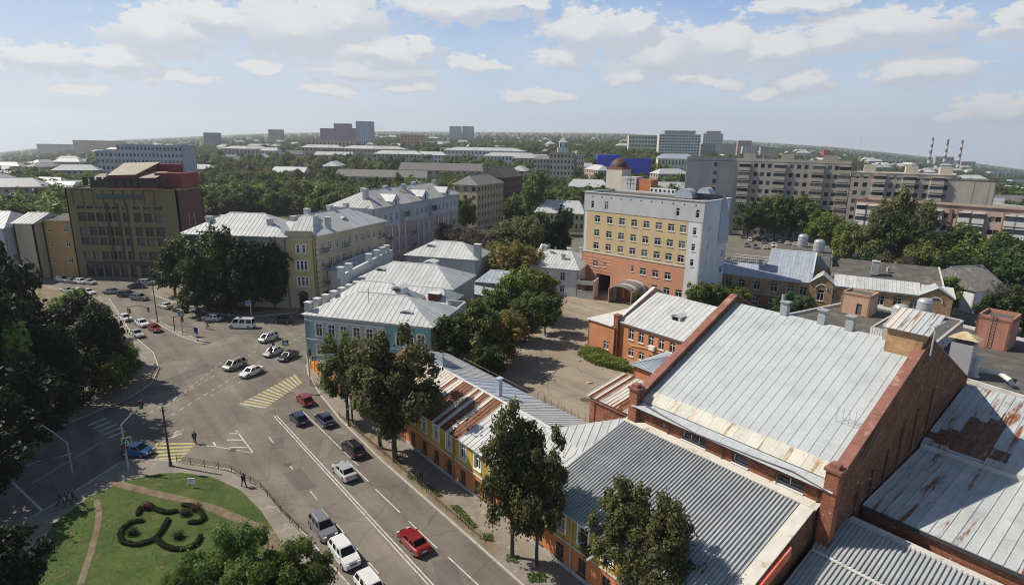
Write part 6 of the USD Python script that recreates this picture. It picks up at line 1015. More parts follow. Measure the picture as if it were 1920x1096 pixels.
tree('thin', 1106, 1092, 985, 70, 'young thin street tree beside the workshop facade'); tree('linden', 1160, 1135, 880, 170, 'dark street tree at the bottom edge before the corrugated roof, left top', which=1); tree('linden', 1235, 1190, 915, 180, 'dark street tree at the bottom edge before the corrugated roof, right top', which=1)
for k, (x, y, tp, w, lb_) in enumerate(((455, 1235, 985, 215, 'bushy green tree in the foreground over the lawn edge, middle of the clump'), (570, 1215, 1012, 170, 'bushy green tree in the foreground next to the white car'), (365, 1290, 1060, 130, 'low green tree in the foreground, left one of the clump'), (500, 1300, 1050, 210, 'green tree in the foreground at the bottom edge, under the clump'))): tree('front', x, y, tp, w, lb_, which=0)
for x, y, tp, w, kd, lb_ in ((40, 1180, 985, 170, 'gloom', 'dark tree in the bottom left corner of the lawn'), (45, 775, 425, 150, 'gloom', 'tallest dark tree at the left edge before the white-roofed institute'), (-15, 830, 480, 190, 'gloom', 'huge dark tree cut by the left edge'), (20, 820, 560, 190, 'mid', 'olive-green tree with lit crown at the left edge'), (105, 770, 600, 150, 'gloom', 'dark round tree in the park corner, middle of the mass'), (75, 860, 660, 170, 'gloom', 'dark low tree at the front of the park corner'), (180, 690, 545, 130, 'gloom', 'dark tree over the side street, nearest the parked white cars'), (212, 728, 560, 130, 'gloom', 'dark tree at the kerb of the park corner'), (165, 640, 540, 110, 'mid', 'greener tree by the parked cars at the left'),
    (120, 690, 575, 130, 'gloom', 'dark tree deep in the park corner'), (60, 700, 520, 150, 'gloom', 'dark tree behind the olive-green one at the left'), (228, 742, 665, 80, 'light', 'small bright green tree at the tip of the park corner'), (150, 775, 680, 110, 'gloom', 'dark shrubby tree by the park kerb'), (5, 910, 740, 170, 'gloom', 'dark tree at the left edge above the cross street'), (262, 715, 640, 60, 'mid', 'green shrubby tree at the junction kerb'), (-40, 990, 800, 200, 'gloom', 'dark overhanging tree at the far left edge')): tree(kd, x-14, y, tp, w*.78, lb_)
for x, y, tp, w, kd, lb_ in ((352, 578, 438, 95, 'dark', 'leafy tree before the corner house, leftmost of the row'), (392, 584, 432, 95, 'dark', 'leafy tree before the corner house left of the poplar'), (428, 588, 404, 46, 'poplar', 'slim dark poplar sticking up before the corner house roof'), (472, 586, 442, 100, 'gloom', 'dark leafy tree before the corner house right of the poplar'), (517, 584, 445, 70, 'gloom', 'dark leafy tree beside the yellow corner bay'), (330, 556, 455, 70, 'gloom', 'dark tree at the foot of the business centre'), (440, 590, 500, 90, 'gloom', 'low dark tree beside the crossing sign'), (372, 592, 520, 70, 'dark', 'low tree over the parked silver car')): tree(kd, x, y, tp, w, lb_)
for x, y, tp, w, kd, lb_ in ((848, 694, 580, 95, 'dark', 'dark tree against the grey side wall of the blue house'), (900, 694, 560, 110, 'mid', 'green tree in the middle of the yard thicket'), (945, 676, 572, 100, 'autumn', 'yellowing tree at the yard side of the thicket'), (885, 650, 578, 80, 'autumn', 'rusty yellow tree among the yard thicket'), (985, 642, 545, 85, 'mid', 'green tree at the yard end of the thicket'), (1012, 600, 503, 95, 'light', 'bright green tree before the white yard house'), (972, 598, 500, 80, 'light', 'bright green tree behind the yard thicket'), (930, 612, 530, 80, 'mid', 'green tree between the outbuildings and the thicket'), (1022, 626, 545, 60, 'dark', 'dark shrubby tree at the yard corner'), (870, 620, 560, 70, 'light', 'light green bushy tree behind the thicket'), (915, 720, 640, 80, 'dark', 'dark low tree next to the street row back wall'), (960, 640, 575, 80, 'mid', 'round tree inside the thicket')): tree(kd, x, y, tp, w, lb_)
for x, y, tp, w, kd, lb_ in ((1047, 492, 376, 56, 'conifer', 'dark conifer left of the office'), (1012, 490, 392, 60, 'dark', 'dark tree left of the conifer'), (985, 500, 400, 70, 'olive', 'olive tree between the buff house and the conifer'), (945, 505, 415, 90, 'olive', 'loose olive tree before the buff house'), (900, 505, 425, 80, 'bare', 'bare twiggy tree before the buff house'), (855, 490, 420, 80, 'bare', 'bare twiggy tree at the end of the pink house'), (875, 520, 440, 80, 'bare', 'brownish bare tree behind the rear courtyard house'), (960, 545, 440, 100, 'autumn', 'tall yellow-green tree behind the outbuildings'), (925, 530, 450, 80, 'olive', 'olive tree behind the rear courtyard roof'), (990, 540, 455, 70, 'autumn', 'yellow-green tree left of the white yard house'), (872, 440, 365, 50, 'dark', 'dark tree between the pink and buff houses'), (828, 470, 415, 60, 'bare', 'bare tree along the pink house wall'), (1000, 425, 315, 60, 'mid', 'round green tree right of the red brick house'), (1070, 412, 362, 50, 'mid', 'green tree behind the office corner'), (1060, 440, 385, 40, 'dark', 'dark tree beside the conifer')): tree(kd, x, y, tp, w, lb_)
for x, y, tp, w, kd, lb_ in ((1305, 592, 525, 60, 'mid', 'leafy tree before the ochre brick house, left of three'), (1342, 592, 528, 60, 'mid', 'leafy tree before the ochre brick house, middle of three'), (1378, 596, 532, 60, 'mid', 'leafy tree before the ochre brick house, right of three'), (1484, 612, 545, 76, 'dark', 'round tree over the hall ridge before the ochre brick house'), (1225, 588, 545, 40, 'mid', 'small tree at the office base behind the orange house'), (1198, 582, 550, 36, 'dark', 'small dark shrub-tree by the entrance canopy')): tree(kd, x, y, tp, w, lb_)
BELT = []
for x, y, tp, w, kd in ((1400, 448, 375, 55, 'dark'), (1425, 445, 365, 60, 'dark'), (1450, 448, 360, 60, 'mid'), (1478, 450, 358, 55, 'dark'), (1505, 452, 362, 60, 'mid'), (1530, 456, 390, 50, 'light'), (1420, 440, 380, 50, 'dark'), (1470, 442, 370, 50, 'dark'), (1555, 470, 400, 55, 'mid'), (1585, 482, 412, 65, 'mid'), (1570, 505, 432, 50, 'light'), (1625, 480, 415, 70, 'olive'), (1660, 482, 395, 70, 'dark'), (1690, 485, 410, 70, 'dark'), (1725, 490, 432, 60, 'mid'), (1750, 500, 430, 80, 'dark'), (1790, 505, 425, 90, 'mid'), (1830, 505, 430, 85, 'dark'), (1868, 505, 435, 80, 'mid'), (1905, 520, 440, 90, 'dark'), (1720, 545, 455, 65, 'light'), (1755, 550, 470, 75, 'mid'), (1795, 560, 470, 80, 'dark'), (1840, 520, 455, 70, 'mid'), (1890, 570, 470, 90, 'dark'), (1935, 560, 450, 100, 'dark'), (1880, 625, 530, 70, 'bare'), (1650, 520, 470, 45, 'olive'), (1850, 625, 545, 55, 'dark'), (1915, 640, 530, 80, 'dark'), (1630, 515, 465, 40, 'dark'), (1770, 590, 520, 50, 'mid'), (1690, 520, 478, 35, 'bare')): BELT.append((x, y+(32 if x > 1590 and y < 530 else 0), tp, w, kd))
ADJ = dict(dark='dark green', mid='mid-green', light='bright yellow-green', olive='olive', bare='bare twiggy'); ORD = lambda k: '%d%s' % (k, 'th' if 10 < k % 100 < 14 else {1: 'st', 2: 'nd', 3: 'rd'}.get(k % 10, 'th'))
for k, (x, y, tp, w, kd) in enumerate(sorted(BELT)): tree(kd, x, y, tp, w, '%s tree, %s from the left in the belt before the panel blocks' % (ADJ[kd], ORD(k+1)), 'trees before the panel blocks')
tree('birch', 1668, 508, 345, 50, 'tall feathery birch in front of the right panel block'); tree('birch', 1635, 508, 370, 45, 'shorter feathery birch left of the tall one'); tree('birch', 1548, 440, 372, 40, 'feathery birch at the foot of the grey panel block'); tree('birch', 1720, 505, 372, 45, 'feathery birch over the five-storey block')
W = random.Random(77); k = 0
wood = Polygon([p[:2] for p in (GT(378, 412), GT(520, 404), GT(640, 396), GT(690, 384), GT(850, 362), GT(860, 335), GT(700, 318), GT(380, 322), GT(370, 350))]).buffer(0)
bx0, by0, bx1, by1 = wood.bounds
pts_ = []
while k < 150:
    x, y = W.uniform(bx0, bx1), W.uniform(by0, by1)
    from shapely.geometry import Point
    if not wood.contains(Point(x, y)) or any((x-a)**2+(y-b)**2 < 30 for a, b in pts_) or not clear(x, y, -2): k += 0 if W.random() < .97 else 1; continue
    pts_.append((x, y)); k += 1; tree(W.choice(('mid', 'dark', 'mid', 'dark', 'olive', 'autumn')), 0, 0, 0, 0, 'leafy tree in the wooded block behind the corner house', 'trees of the wooded block', g=np.array([x, y, float(terrain(x, y))]), h=W.uniform(11, 16), w=W.uniform(9, 13))
# far woods: one mass
def far_wood(name, label, n, rmin, rmax, seed, c0=-80, c1=2000, hh=(8, 15), keep=None):
    pi = UsdGeom.PointInstancer.Define(stage, nm('/World', name)); tag(pi.GetPrim(), label, 'wood', None, 'stuff'); pp = str(pi.GetPath())
    pr_ = []
    for i, (mt, sh_) in enumerate((('mid', 'round'), ('dark', 'round'), ('dark', 'egg'), ('mid', 'egg'))):
        cr, cl = crown(100+i, 650, 1.15, .5, 12, 5.2, sh_, 26); used[(pp, 'crown')] = i; offs[pp] = np.zeros(3); pth = part(pp, 'crown', cr, LEAF[mt]); pr_.append(pth)
    pi.CreatePrototypesRel().SetTargets([Sdf.Path(q) for q in pr_]); R = random.Random(seed); P, I, Q, Sc = [], [], [], []
    cells = {}
    for b in busy: cells.setdefault((int(b[0]//60), int(b[1]//60)), []).append(b)
    big = [b for b in busy if b[2] > 25]
    def ok(x, y, rad):
        i, j = int(x//60), int(y//60)
        return all((x-b[0])**2+(y-b[1])**2 > (b[2]+rad)**2 for di in (-1, 0, 1) for dj in (-1, 0, 1) for b in cells.get((i+di, j+dj), ())) and all((x-b[0])**2+(y-b[1])**2 > (b[2]+rad)**2 for b in big)
    while len(P) < n:
        r_ = math.exp(R.uniform(math.log(rmin), math.log(rmax))); c = R.uniform(c0, c1); ang = math.atan((c-960)/1100); x, y = r_*math.sin(ang), r_*math.cos(ang)
        if meshkit.noise(np.array([x/90., y/90., .5])) < .36 or not ok(x, y, 3) or (keep and not keep(x, y, c)): continue
        s = R.uniform(*hh)/12; P.append((x, y, float(terrain(x, y))-.4)); I.append(R.randrange(4)); a = R.uniform(0, math.pi); Q.append(Gf.Quath(math.cos(a), 0, 0, math.sin(a))); Sc.append((s*R.uniform(.9, 1.25), s*R.uniform(.9, 1.25), s))
    pi.CreatePositionsAttr(Vt.Vec3fArray([Gf.Vec3f(*p) for p in P])); pi.CreateProtoIndicesAttr(Vt.IntArray(I)); pi.CreateOrientationsAttr(Vt.QuathArray(Q)); pi.CreateScalesAttr(Vt.Vec3fArray([Gf.Vec3f(*q) for q in Sc]))
notcity = lambda x, y, c: not (y < 300 and 350 < c < 1400) and not (1290 < c < 1960 and y < 285) and not (c < 345 and y < 215)
far_wood('distant_wood', 'mass of tree crowns filling the town out to the horizon', 8500, 270, 6500, 3, keep=notcity); far_wood('distant_wood', 'dense park wood in the middle distance right of centre', 900, 620, 1500, 4, 880, 1240)

# ------------------------------------------------------------------ vehicles
def paint(name, c): return M(name, {'p': ('principled_bsdf', {'base_color': c, 'roughness': 0.32, 'metallic': 0.15, 'coat_weight': 0.7, 'coat_roughness': 0.06})})
PAINT = dict(red=paint('car_red', (0.23, 0.014, 0.016)), silver=paint('car_silver', (0.40, 0.41, 0.42)), black=paint('car_black', (0.018, 0.018, 0.022)), navy=paint('car_navy', (0.02, 0.025, 0.06)), white=paint('car_white', (0.70, 0.70, 0.68)), blue=paint('car_blue', (0.03, 0.125, 0.29)), grey=paint('car_grey', (0.17, 0.17, 0.18)), beige=paint('car_beige', (0.34, 0.31, 0.26)), cream=paint('car_cream', (0.58, 0.56, 0.46)))
GLASS = M('car_glass', {'p': ('principled_bsdf', {'base_color': (0.012, 0.015, 0.018), 'roughness': 0.05, 'specular_ior_level': 0.7})}); RUB = plain('tyre_rubber', (0.018, 0.018, 0.018), .8); RIM = plain('wheel_rim', (0.42, 0.42, 0.43), .35, .6); LAMPW = plain('headlamp', (0.7, 0.7, 0.68), .15); LAMPR = plain('tail_lamp', (0.30, 0.012, 0.012), .2); PLATE = plain('number_plate', (0.72, 0.72, 0.70), .5); TRIM = plain('black_trim', (0.03, 0.03, 0.03), .6)
SHAPES = dict(  # L, W, H, nose height, belt height, tail height, windscreen base, roof front, roof back, rear glass base
    sedan=(4.45, 1.76, 1.46, .72, .93, .98, 1.05, .35, -1.05, -1.62), hatch=(4.05, 1.72, 1.50, .78, .95, .95, 1.15, .45, -1.35, -1.85), suv=(4.5, 1.82, 1.70, .92, 1.08, 1.08, 1.15, .5, -1.75, -2.1), minivan=(4.4, 1.78, 1.68, .82, 1.0, 1.0, 1.55, .7, -1.65, -2.05), van=(5.5, 2.05, 2.25, 1.0, 1.2, 1.2, 2.05, 1.3, -2.6, -2.72))
def car(px, py, az, col, kind, label, group=None, sc=1.0, z=0.0, g=None):
    g = G(px, py, z) if g is None else g; t = T('parked_car' if group else ('minibus' if kind == 'van' else 'car'), label, 'van' if kind == 'van' else 'car', (g[0], g[1], g[2]+.012), 90-az, group=group, local=True); offs[t.path] = np.zeros(3)
    sc *= .94; Lc, Wc, Hc, zn, zb, zt, xw, xf, xr, xg = [q*sc for q in SHAPES[kind]]; P = PAINT[col]; h = Lc/2; w = Wc/2; gc = .2*sc
    low = hull([(sx*x, sy*y, z_) for sy in (-1, 1) for sx, x, y, z_ in ((1, h, w*.78, gc+.12), (1, h-.02, w*.80, zn*.72), (1, h-.22, w*.86, zn), (1, h-.45, w, gc+.05), (1, h-.5, w, zn*.9), (1, xw, w*.95, zb), (1, -h, w*.80, gc+.15), (1, -h+.02, w*.82, zt*.75), (1, -h+.12, w*.85, zt), (1, -h+.4, w, gc+.05), (1, -h+.45, w, zt*.9), (1, xg, w*.94, zb))])
    cab = hull([(x, sy*y, z_) for sy in (-1, 1) for x, y, z_ in ((xw, w*.9, zb-.05), (xg, w*.9, zb-.05), (xf, w*.72, Hc-.03), (xr, w*.70, Hc-.05), (xf-.25, w*.70, Hc), (xr+.35, w*.68, Hc))])
    body = MB().add(*low).add(*cab); part(t, 'body', body.get(), P, 25)
    def pane_(nm_, c4, off):
        c4 = [np.array(q, float) for q in c4]; n = np.cross(c4[1]-c4[0], c4[2]-c4[0]); n /= np.linalg.norm(n)
        if n@np.array(off) < 0: n = -n
        m = np.mean(c4, 0); q = [m+(p-m)*.86+n*.018 for p in c4]; part(t, nm_, (np.array(q+[p-n*.03 for p in q]), np.array([[0, 1, 2], [0, 2, 3], [2, 1, 0], [3, 2, 0]])), GLASS)
    pane_('windscreen', [(xw, -w*.9, zb-.05), (xw, w*.9, zb-.05), (xf, w*.72, Hc-.03), (xf, -w*.72, Hc-.03)], (1, 0, .5)); pane_('rear_window', [(xg, -w*.9, zb-.05), (xg, w*.9, zb-.05), (xr, w*.7, Hc-.05), (xr, -w*.7, Hc-.05)], (-1, 0, .5))
    def at(x_, z_): k = (z_-zb+.05)/(Hc-.03-zb+.05); return w*.9+(w*.71-w*.9)*k
    n_ = 3 if kind in ('suv', 'minivan', 'van') else 2
    for sy in (-1, 1):
        zl, zh = zb+.02, Hc-.1; fl_ = lambda k: (xw+(xf-xw)*k, xg+(xr-xg)*k); (a0, b0), (a1, b1) = fl_(.1), fl_(.9)
        for i in range(n_):
            f0, f1 = i/n_+.012, (i+1)/n_-.012; c4 = [(a0+(b0-a0)*f0-.06, sy*at(0, zl), zl), (a0+(b0-a0)*f1+.03, sy*at(0, zl), zl), (a1+(b1-a1)*f1+.03, sy*at(0, zh), zh), (a1+(b1-a1)*f0-.06, sy*at(0, zh), zh)]; pane_('side_window', c4, (0, sy, .1))
        for x in (h-.82*sc, -h+.82*sc):
            r = .32*sc*(1.08 if kind in ('suv', 'van') else 1); m = MB().tube([(x, sy*(w-.2), r), (x, sy*(w+.012), r)], r, 16); k = part(t, 'wheel', m.get(), RUB); part(k, 'rim', MB().tube([(x, sy*(w-.05), r), (x, sy*(w+.022), r)], r*.6, 10).get(), RIM)
            part(t, 'wheel_arch', MB().tube([(x, sy*(w-.22), r+.02), (x, sy*(w+.004), r+.02)], r*1.16, 16).get(), TRIM)
        part(t, 'headlight', MB().obox((h-.16, sy*w*.66, zn*.83), [.12, 0, 0], [0, w*.17, 0], [0, 0, .075]).get(), LAMPW); part(t, 'tail_light', MB().obox((-h+.06, sy*w*.70, zt*.82), [.07, 0, 0], [0, w*.12, 0], [0, 0, .1]).get(), LAMPR)
        part(t, 'mirror', MB().obox((xw-.18, sy*(w+.07), zb+.06), [.06, 0, 0], [0, .09, 0], [0, 0, .06]).get(), P)
    part(t, 'number_plate', MB().obox((h+.01, 0, gc+.28), [.012, 0, 0], [0, .26, 0], [0, 0, .06]).get(), PLATE); part(t, 'number_plate', MB().obox((-h-.01, 0, zt*.66), [.012, 0, 0], [0, .26, 0], [0, 0, .06]).get(), PLATE); part(t, 'bumper_trim', MB().obox((h-.04, 0, gc+.12), [.06, 0, 0], [0, w*.74, 0], [0, 0, .06]).get(), TRIM); part(t, 'bumper_trim', MB().obox((-h+.04, 0, gc+.14), [.06, 0, 0], [0, w*.76, 0], [0, 0, .06]).get(), TRIM); part(t, 'grille', MB().obox((h-.01, 0, zn*.78), [.03, 0, 0], [0, w*.36, 0], [0, 0, .07]).get(), TRIM)
    if kind in ('suv', 'minivan'): [part(t, 'roof_rail', MB().tube([(xf-.2, q*w*.62, Hc+.05), (xr+.3, q*w*.6, Hc+.05)], .025, 5).get(), RIM) for q in (-1, 1)]
    if kind == 'van': part(t, 'roof_vent', MB().obox((.2, 0, Hc+.06), [.3, 0, 0], [0, .3, 0], [0, 0, .07]).get(), TRIM)
UP, DN = 320.5, 140.5
for a in ((775, 1022, UP, 'red', 'sedan', 'red sedan driving away beside the double line, lower part of the street'), (646, 890, UP, 'silver', 'sedan', 'silver sedan driving away along the double line'), (662, 848, UP, 'black', 'suv', 'black estate-like car with roof rails driving away by the right kerb'), (609, 792, UP, 'navy', 'sedan', 'dark navy sedan driving away in the right lane'), (560, 790, UP, 'navy', 'hatch', 'dark hatchback driving away next to the double line, below the zebra'), (572, 755, UP, 'red', 'hatch', 'red hatchback waiting just before the yellow zebra'),
    (606, 996, DN, 'grey', 'suv', 'grey off-roader parked facing the camera at the lawn side'), (646, 1046, DN, 'white', 'suv', 'white off-roader parked facing the camera behind the grey one'), (697, 1112, DN, 'white', 'minivan', 'white van-like car at the bottom edge, third in the parked line'), (258, 851, 98, 'blue', 'hatch', 'blue hatchback crossing the zebra at the lawn corner'), (472, 702, 205, 'white', 'sedan', 'white sedan turning left in the middle of the junction'), (441, 689, 203, 'beige', 'minivan', 'beige car beside the white sedan in the junction'),
    (541, 672, 200, 'black', 'sedan', 'black sedan waiting at the corner of the blue house'), (513, 664, 200, 'silver', 'sedan', 'silver sedan waiting left of the black one'), (504, 638, 204, 'silver', 'minivan', 'silver minivan coming out of the side street'), (454, 614, 272, 'white', 'van', 'white minibus crossing before the corner house trees'), (532, 604, 278, 'black', 'minivan', 'black van at the mouth of the side street'), (577, 594, 280, 'grey', 'hatch', 'grey car half hidden by the blue house corner'),
    (398, 601, 285, 'silver', 'suv', 'silver car in the tree shade by the corner house kerb'), (291, 620, 130, 'red', 'hatch', 'red hatchback queueing on the far arm of the junction'), (267, 610, 130, 'white', 'sedan', 'white sedan queueing behind the red hatchback'), (257, 630, 130, 'silver', 'sedan', 'silver sedan in the next lane beside the red hatchback'), (236, 600, 130, 'white', 'hatch', 'white hatchback farther back in the left queue'), (310, 577, 300, 'cream', 'sedan', 'cream car with yellowish roof near the lamp post'), (338, 584, 295, 'black', 'sedan', 'black car in the shade behind the cream car')): car(*a)
for k, (x, y, az, c, kd) in enumerate(((118, 528, 110, 'silver', 'suv'), (135, 530, 110, 'grey', 'sedan'), (152, 531, 112, 'white', 'hatch'), (168, 532, 112, 'silver', 'sedan'), (128, 548, 115, 'silver', 'sedan'), (148, 551, 115, 'white', 'suv'), (166, 551, 115, 'white', 'sedan'), (275, 534, 75, 'silver', 'suv'), (258, 540, 75, 'black', 'sedan'), (212, 550, 80, 'grey', 'sedan'), (240, 556, 80, 'black', 'suv'), (262, 562, 100, 'grey', 'suv'))): car(x, y, az, c, kd, '%s %s before the business centre, %s' % (c, {'suv': 'off-roader', 'sedan': 'sedan', 'hatch': 'hatchback'}[kd], ('first from the left in the rear row', 'second from the left in the rear row', 'third from the left in the rear row', 'fourth in the rear row', 'first in the near row', 'second in the near row', 'third in the near row', 'nearest the facade on the right', 'just left of the lamp post', 'leftmost of the moving group', 'middle of the moving group', 'nearest the junction')[k]), 'cars before the business centre')
pk = random.Random(9)
rowc = {}
for k, (x, y) in enumerate(sorted(((1392, 446), (1406, 452), (1420, 449), (1432, 456), (1445, 450), (1400, 462), (1416, 465), (1436, 466), (1450, 462), (1462, 455), (1476, 458), (1490, 460), (1470, 468), (1512, 462), (1388, 437), (1402, 438)), key=lambda q: (q[1] // 10, q[0]))):
    c, kd = pk.choice(('white', 'white', 'silver', 'grey', 'black', 'navy')), pk.choice(('sedan', 'suv', 'hatch')); rw = {43: 'farthest', 44: 'third', 45: 'second', 46: 'nearest'}[y//10]; rowc[rw] = rowc.get(rw, 0)+1
    car(x, y, pk.choice((20, 200))+pk.uniform(-6, 6), c, kd, '%s %s, %s from the left in the %s row of the rear parking lot' % (c, {'suv': 'off-roader', 'sedan': 'sedan', 'hatch': 'hatchback'}[kd], ORD(rowc[rw]), rw), 'cars in the rear parking lot')
car(1033, 592, 60, 'black', 'suv', 'dark car parked under the yard trees')

# ------------------------------------------------------------------ people
SKIN = plain('skin', (0.42, 0.25, 0.18), .6); HAIR = plain('hair', (0.03, 0.02, 0.015), .7)
def bones(segs, e=.03):
    ms = []
    for (p, r1), (q, r2) in segs:
        a = manifold3d.Manifold.sphere(r1, 10).translate(list(map(float, p))); b = manifold3d.Manifold.sphere(r2, 10).translate(list(map(float, q))); ms.append(manifold3d.Manifold.batch_hull([a, b]))
    m = manifold3d.Manifold.batch_boolean(ms, manifold3d.OpType.Add); return arr(m)
CLOTH = {}
def cloth(c):
    k = 'cloth_%02d_%02d_%02d' % tuple(int(x*99) for x in c)
    if k not in CLOTH: CLOTH[k] = plain(k, c, .85)
    return CLOTH[k]
def person(px, py, az, jacket, trousers, label, phase=.25, hh=1.74):
    g = G(px, py, PZ if pave_st.contains(Point(*G(px, py)[:2])) or outer.contains(Point(*G(px, py)[:2])) else 0.0); t = T('person', label, 'person', g+Z*.005, 90-az, local=True); offs[t.path] = np.zeros(3); s = hh/1.74
    def P(x, y, z): return np.array([x, y, z])*s
    hipz, kz, az_ = .92, .50, .085; segs = []; tr = []; jk = []
    for sy, f in ((1, phase), (-1, -phase)):
        hip, knee, ank = P(0, sy*.09, hipz), P(f*.55+.06, sy*.095, kz), P(f*1.1-(.05 if f < 0 else 0), sy*.1, az_); toe = ank+P(.17, 0, -.045)
        segs += [((hip, .085), (knee, .06)), ((knee, .058), (ank, .042)), ((ank, .045), (toe, .035))]; tr += [((hip, .1), (knee, .073)), ((knee, .072), (ank, .058))]
        sh, el, wr_ = P(0, sy*.2, 1.42), P(-f*.3-.02, sy*.25, 1.14), P(-f*.55+.08, sy*.24, .92); segs += [((sh, .055), (el, .043)), ((el, .042), (wr_, .032)), ((P(0, 0, 1.44), .06), (sh, .055))]; jk += [((sh, .068), (el, .056)), ((el, .056), (wr_+P(0, 0, .05), .047))]
        pm_ = wr_+P(.02, 0, -.07); segs.append(((wr_, .03), (pm_, .036)))
        for i, ln_ in enumerate((.07, .08, .075, .06)): b0 = pm_+P((i-1.5)*.018, 0, -.02); segs.append(((b0, .0105), (b0+P(.012, -sy*.008, -ln_*.6), .010))); segs.append(((b0+P(.012, -sy*.008, -ln_*.6), .010), (b0+P(.03, -sy*.02, -ln_), .0085)))
        segs.append(((pm_+P(.03, 0, .01), .012), (pm_+P(.055, -sy*.01, -.045), .010)))
    segs += [((P(0, 0, hipz), .12), (P(0, 0, 1.12), .115)), ((P(0, 0, 1.12), .115), (P(0, 0, 1.36), .125)), ((P(0, 0, 1.44), .058), (P(.01, 0, 1.55), .052)), ((P(.015, 0, 1.60), .075), (P(.005, 0, 1.66), .088)), ((P(.09, 0, 1.605), .014), (P(.085, 0, 1.635), .011)), ((P(0, .085, 1.61), .02), (P(0, -.085, 1.61), .02)), ((P(0, -.09, hipz), .1), (P(0, .09, hipz), .1))]
    part(t, 'body', bones(segs), SKIN, 50); jk += [((P(0, -.06, hipz), .125), (P(0, -.09, 1.36), .115)), ((P(0, .06, hipz), .125), (P(0, .09, 1.36), .115)), ((P(0, -.1, 1.4), .085), (P(0, .1, 1.4), .085)), ((P(0, 0, 1.1), .13), (P(0, 0, 1.4), .12))]
    tr += [((P(0, -.09, hipz), .11), (P(0, .09, hipz), .11))]; part(t, 'jacket', bones(jk), cloth(jacket), 50); part(t, 'trousers', bones(tr), cloth(trousers), 50)
    part(t, 'hair', bones([((P(-.025, 0, 1.67), .09), (P(-.005, 0, 1.685), .086)), ((P(-.05, 0, 1.60), .065), (P(-.03, 0, 1.66), .08))]), HAIR, 50)
    sh_ = []
    for sy, f in ((1, phase), (-1, -phase)): ank = P(f*1.1-(.05 if f < 0 else 0), sy*.1, .045); sh_.append(((ank+P(-.03, 0, 0), .05), (ank+P(.18, 0, -.005), .042)))
    part(t, 'shoes', bones(sh_), BLACKP, 50)
from shapely.geometry import Point
for a in ((366, 831, 330, (0.03, 0.03, 0.035), (0.02, 0.02, 0.03), 'pedestrian in dark clothes on the painted triangle by the lawn corner'), (458, 912, 300, (0.025, 0.02, 0.02), (0.03, 0.025, 0.02), 'pedestrian in black walking along the lawn railing'), (390, 617, 100, (0.25, 0.12, 0.10), (0.05, 0.06, 0.10), 'pedestrian in a reddish top crossing towards the minibus'), (431, 600, 95, (0.30, 0.22, 0.20), (0.04, 0.04, 0.06), 'pedestrian in a light top behind the minibus'), (114, 945, 60, (0.05, 0.05, 0.06), (0.03, 0.03, 0.04), 'leftmost of three people waiting at the shaded kerb'), (128, 948, 60, (0.09, 0.07, 0.06), (0.03, 0.03, 0.05), 'middle one of three people waiting at the shaded kerb'), (139, 942, 60, (0.04, 0.06, 0.09), (0.03, 0.03, 0.04), 'rightmost of three people waiting at the shaded kerb'),
    (612, 724, 150, (0.30, 0.05, 0.04), (0.04, 0.04, 0.05), 'pedestrian in red by the orange hoarding'), (606, 716, 150, (0.05, 0.05, 0.06), (0.03, 0.03, 0.04), 'pedestrian in dark clothes by the orange hoarding'), (790, 905, 320, (0.03, 0.03, 0.03), (0.02, 0.02, 0.02), 'pedestrian in the tree shade on the street pavement')): person(*a)

# ------------------------------------------------------------------ street furniture
def vpole(t, g, h, r0=.1, r1=.06, mat=IRON, name='post'): part(t, name, MB().tube([g, g+Z*h*.5, g+Z*h], [r0, (r0+r1)/2, r1], 8).get(), mat)
def over_px(g, px, py, az=None, z=None):
    """point seen at a pixel on the vertical plane through g, square to the view"""
    return V(px, py, g, math.degrees(math.atan2(g[1], -g[0])) if az is None else az)
SIGNB, SIGNG, SIGNW = plain('sign_blue', (0.02, 0.07, 0.32), .4), plain('sign_lime', (0.45, 0.62, 0.06), .5), plain('sign_white', (0.75, 0.75, 0.74), .4)
def xsign(t, c, az, s=.95, lime=True, name='crossing_sign'):
    u = dirv(az); n = np.array([u[1], -u[0], 0]); k = part(t, name, MB().obox(c, u*s/2, n*.02, Z*s/2).get(), SIGNG if lime else SIGNW)
    part(k, 'sign_field', MB().obox(c+n*.026, u*s*.38, n*.008, Z*s*.38).get(), SIGNB); tri = [c+n*.038+u*a*s+Z*b*s for a, b in ((-.30, -.27), (.30, -.27), (0, .31))]; part(k, 'sign_triangle', (np.array(tri), np.array([[0, 1, 2]])), SIGNW)
    m = MB()
    for (a, b), (a2, b2), r in (((0, .08), (0, .12), .045), ((0, .04), (-.01, -.09), .035), ((-.01, -.09), (-.1, -.24), .022), ((-.01, -.09), (.09, -.23), .022), ((0, .03), (.1, -.05), .018), ((0, .03), (-.09, -.04), .018)):
        d = np.array([a2-a, b2-b]); d = d/np.linalg.norm(d); w = np.array([-d[1], d[0]]); e = (u*d[0]+Z*d[1])*s*(np.hypot(a2-a, b2-b)/2+r*.5); m.obox(c+n*.046+u*(a+a2)/2*s+Z*(b+b2)/2*s, e, (u*w[0]+Z*w[1])*r*s, n*.003)
    part(k, 'walking_figure', m.get(), BLACKP)
def tlight(t, c, az, name='traffic_light'):
    u = dirv(az); n = np.array([u[1], -u[0], 0]); k = part(t, name, MB().obox(c, u*.18, n*.13, Z*.5).get(), BLACKP)
    for z, m_ in ((.3, LAMPR), (0, plain('lens_amber', (0.2, 0.1, 0.02), .3)), (-.3, plain('lens_green', (0.02, 0.14, 0.07), .3))):
        L_ = MB().tube([c+n*.13+Z*z, c+n*.15+Z*z], .11, 10); part(k, 'lens', L_.get(), m_)
def lamp_head(t, c, d, mat=GALV): d = d/np.linalg.norm(d); part(t, 'lamp_head', MB().obox(c+d*.35, d*.4, np.array([-d[1], d[0], 0])*.14, Z*.07).get(), mat)
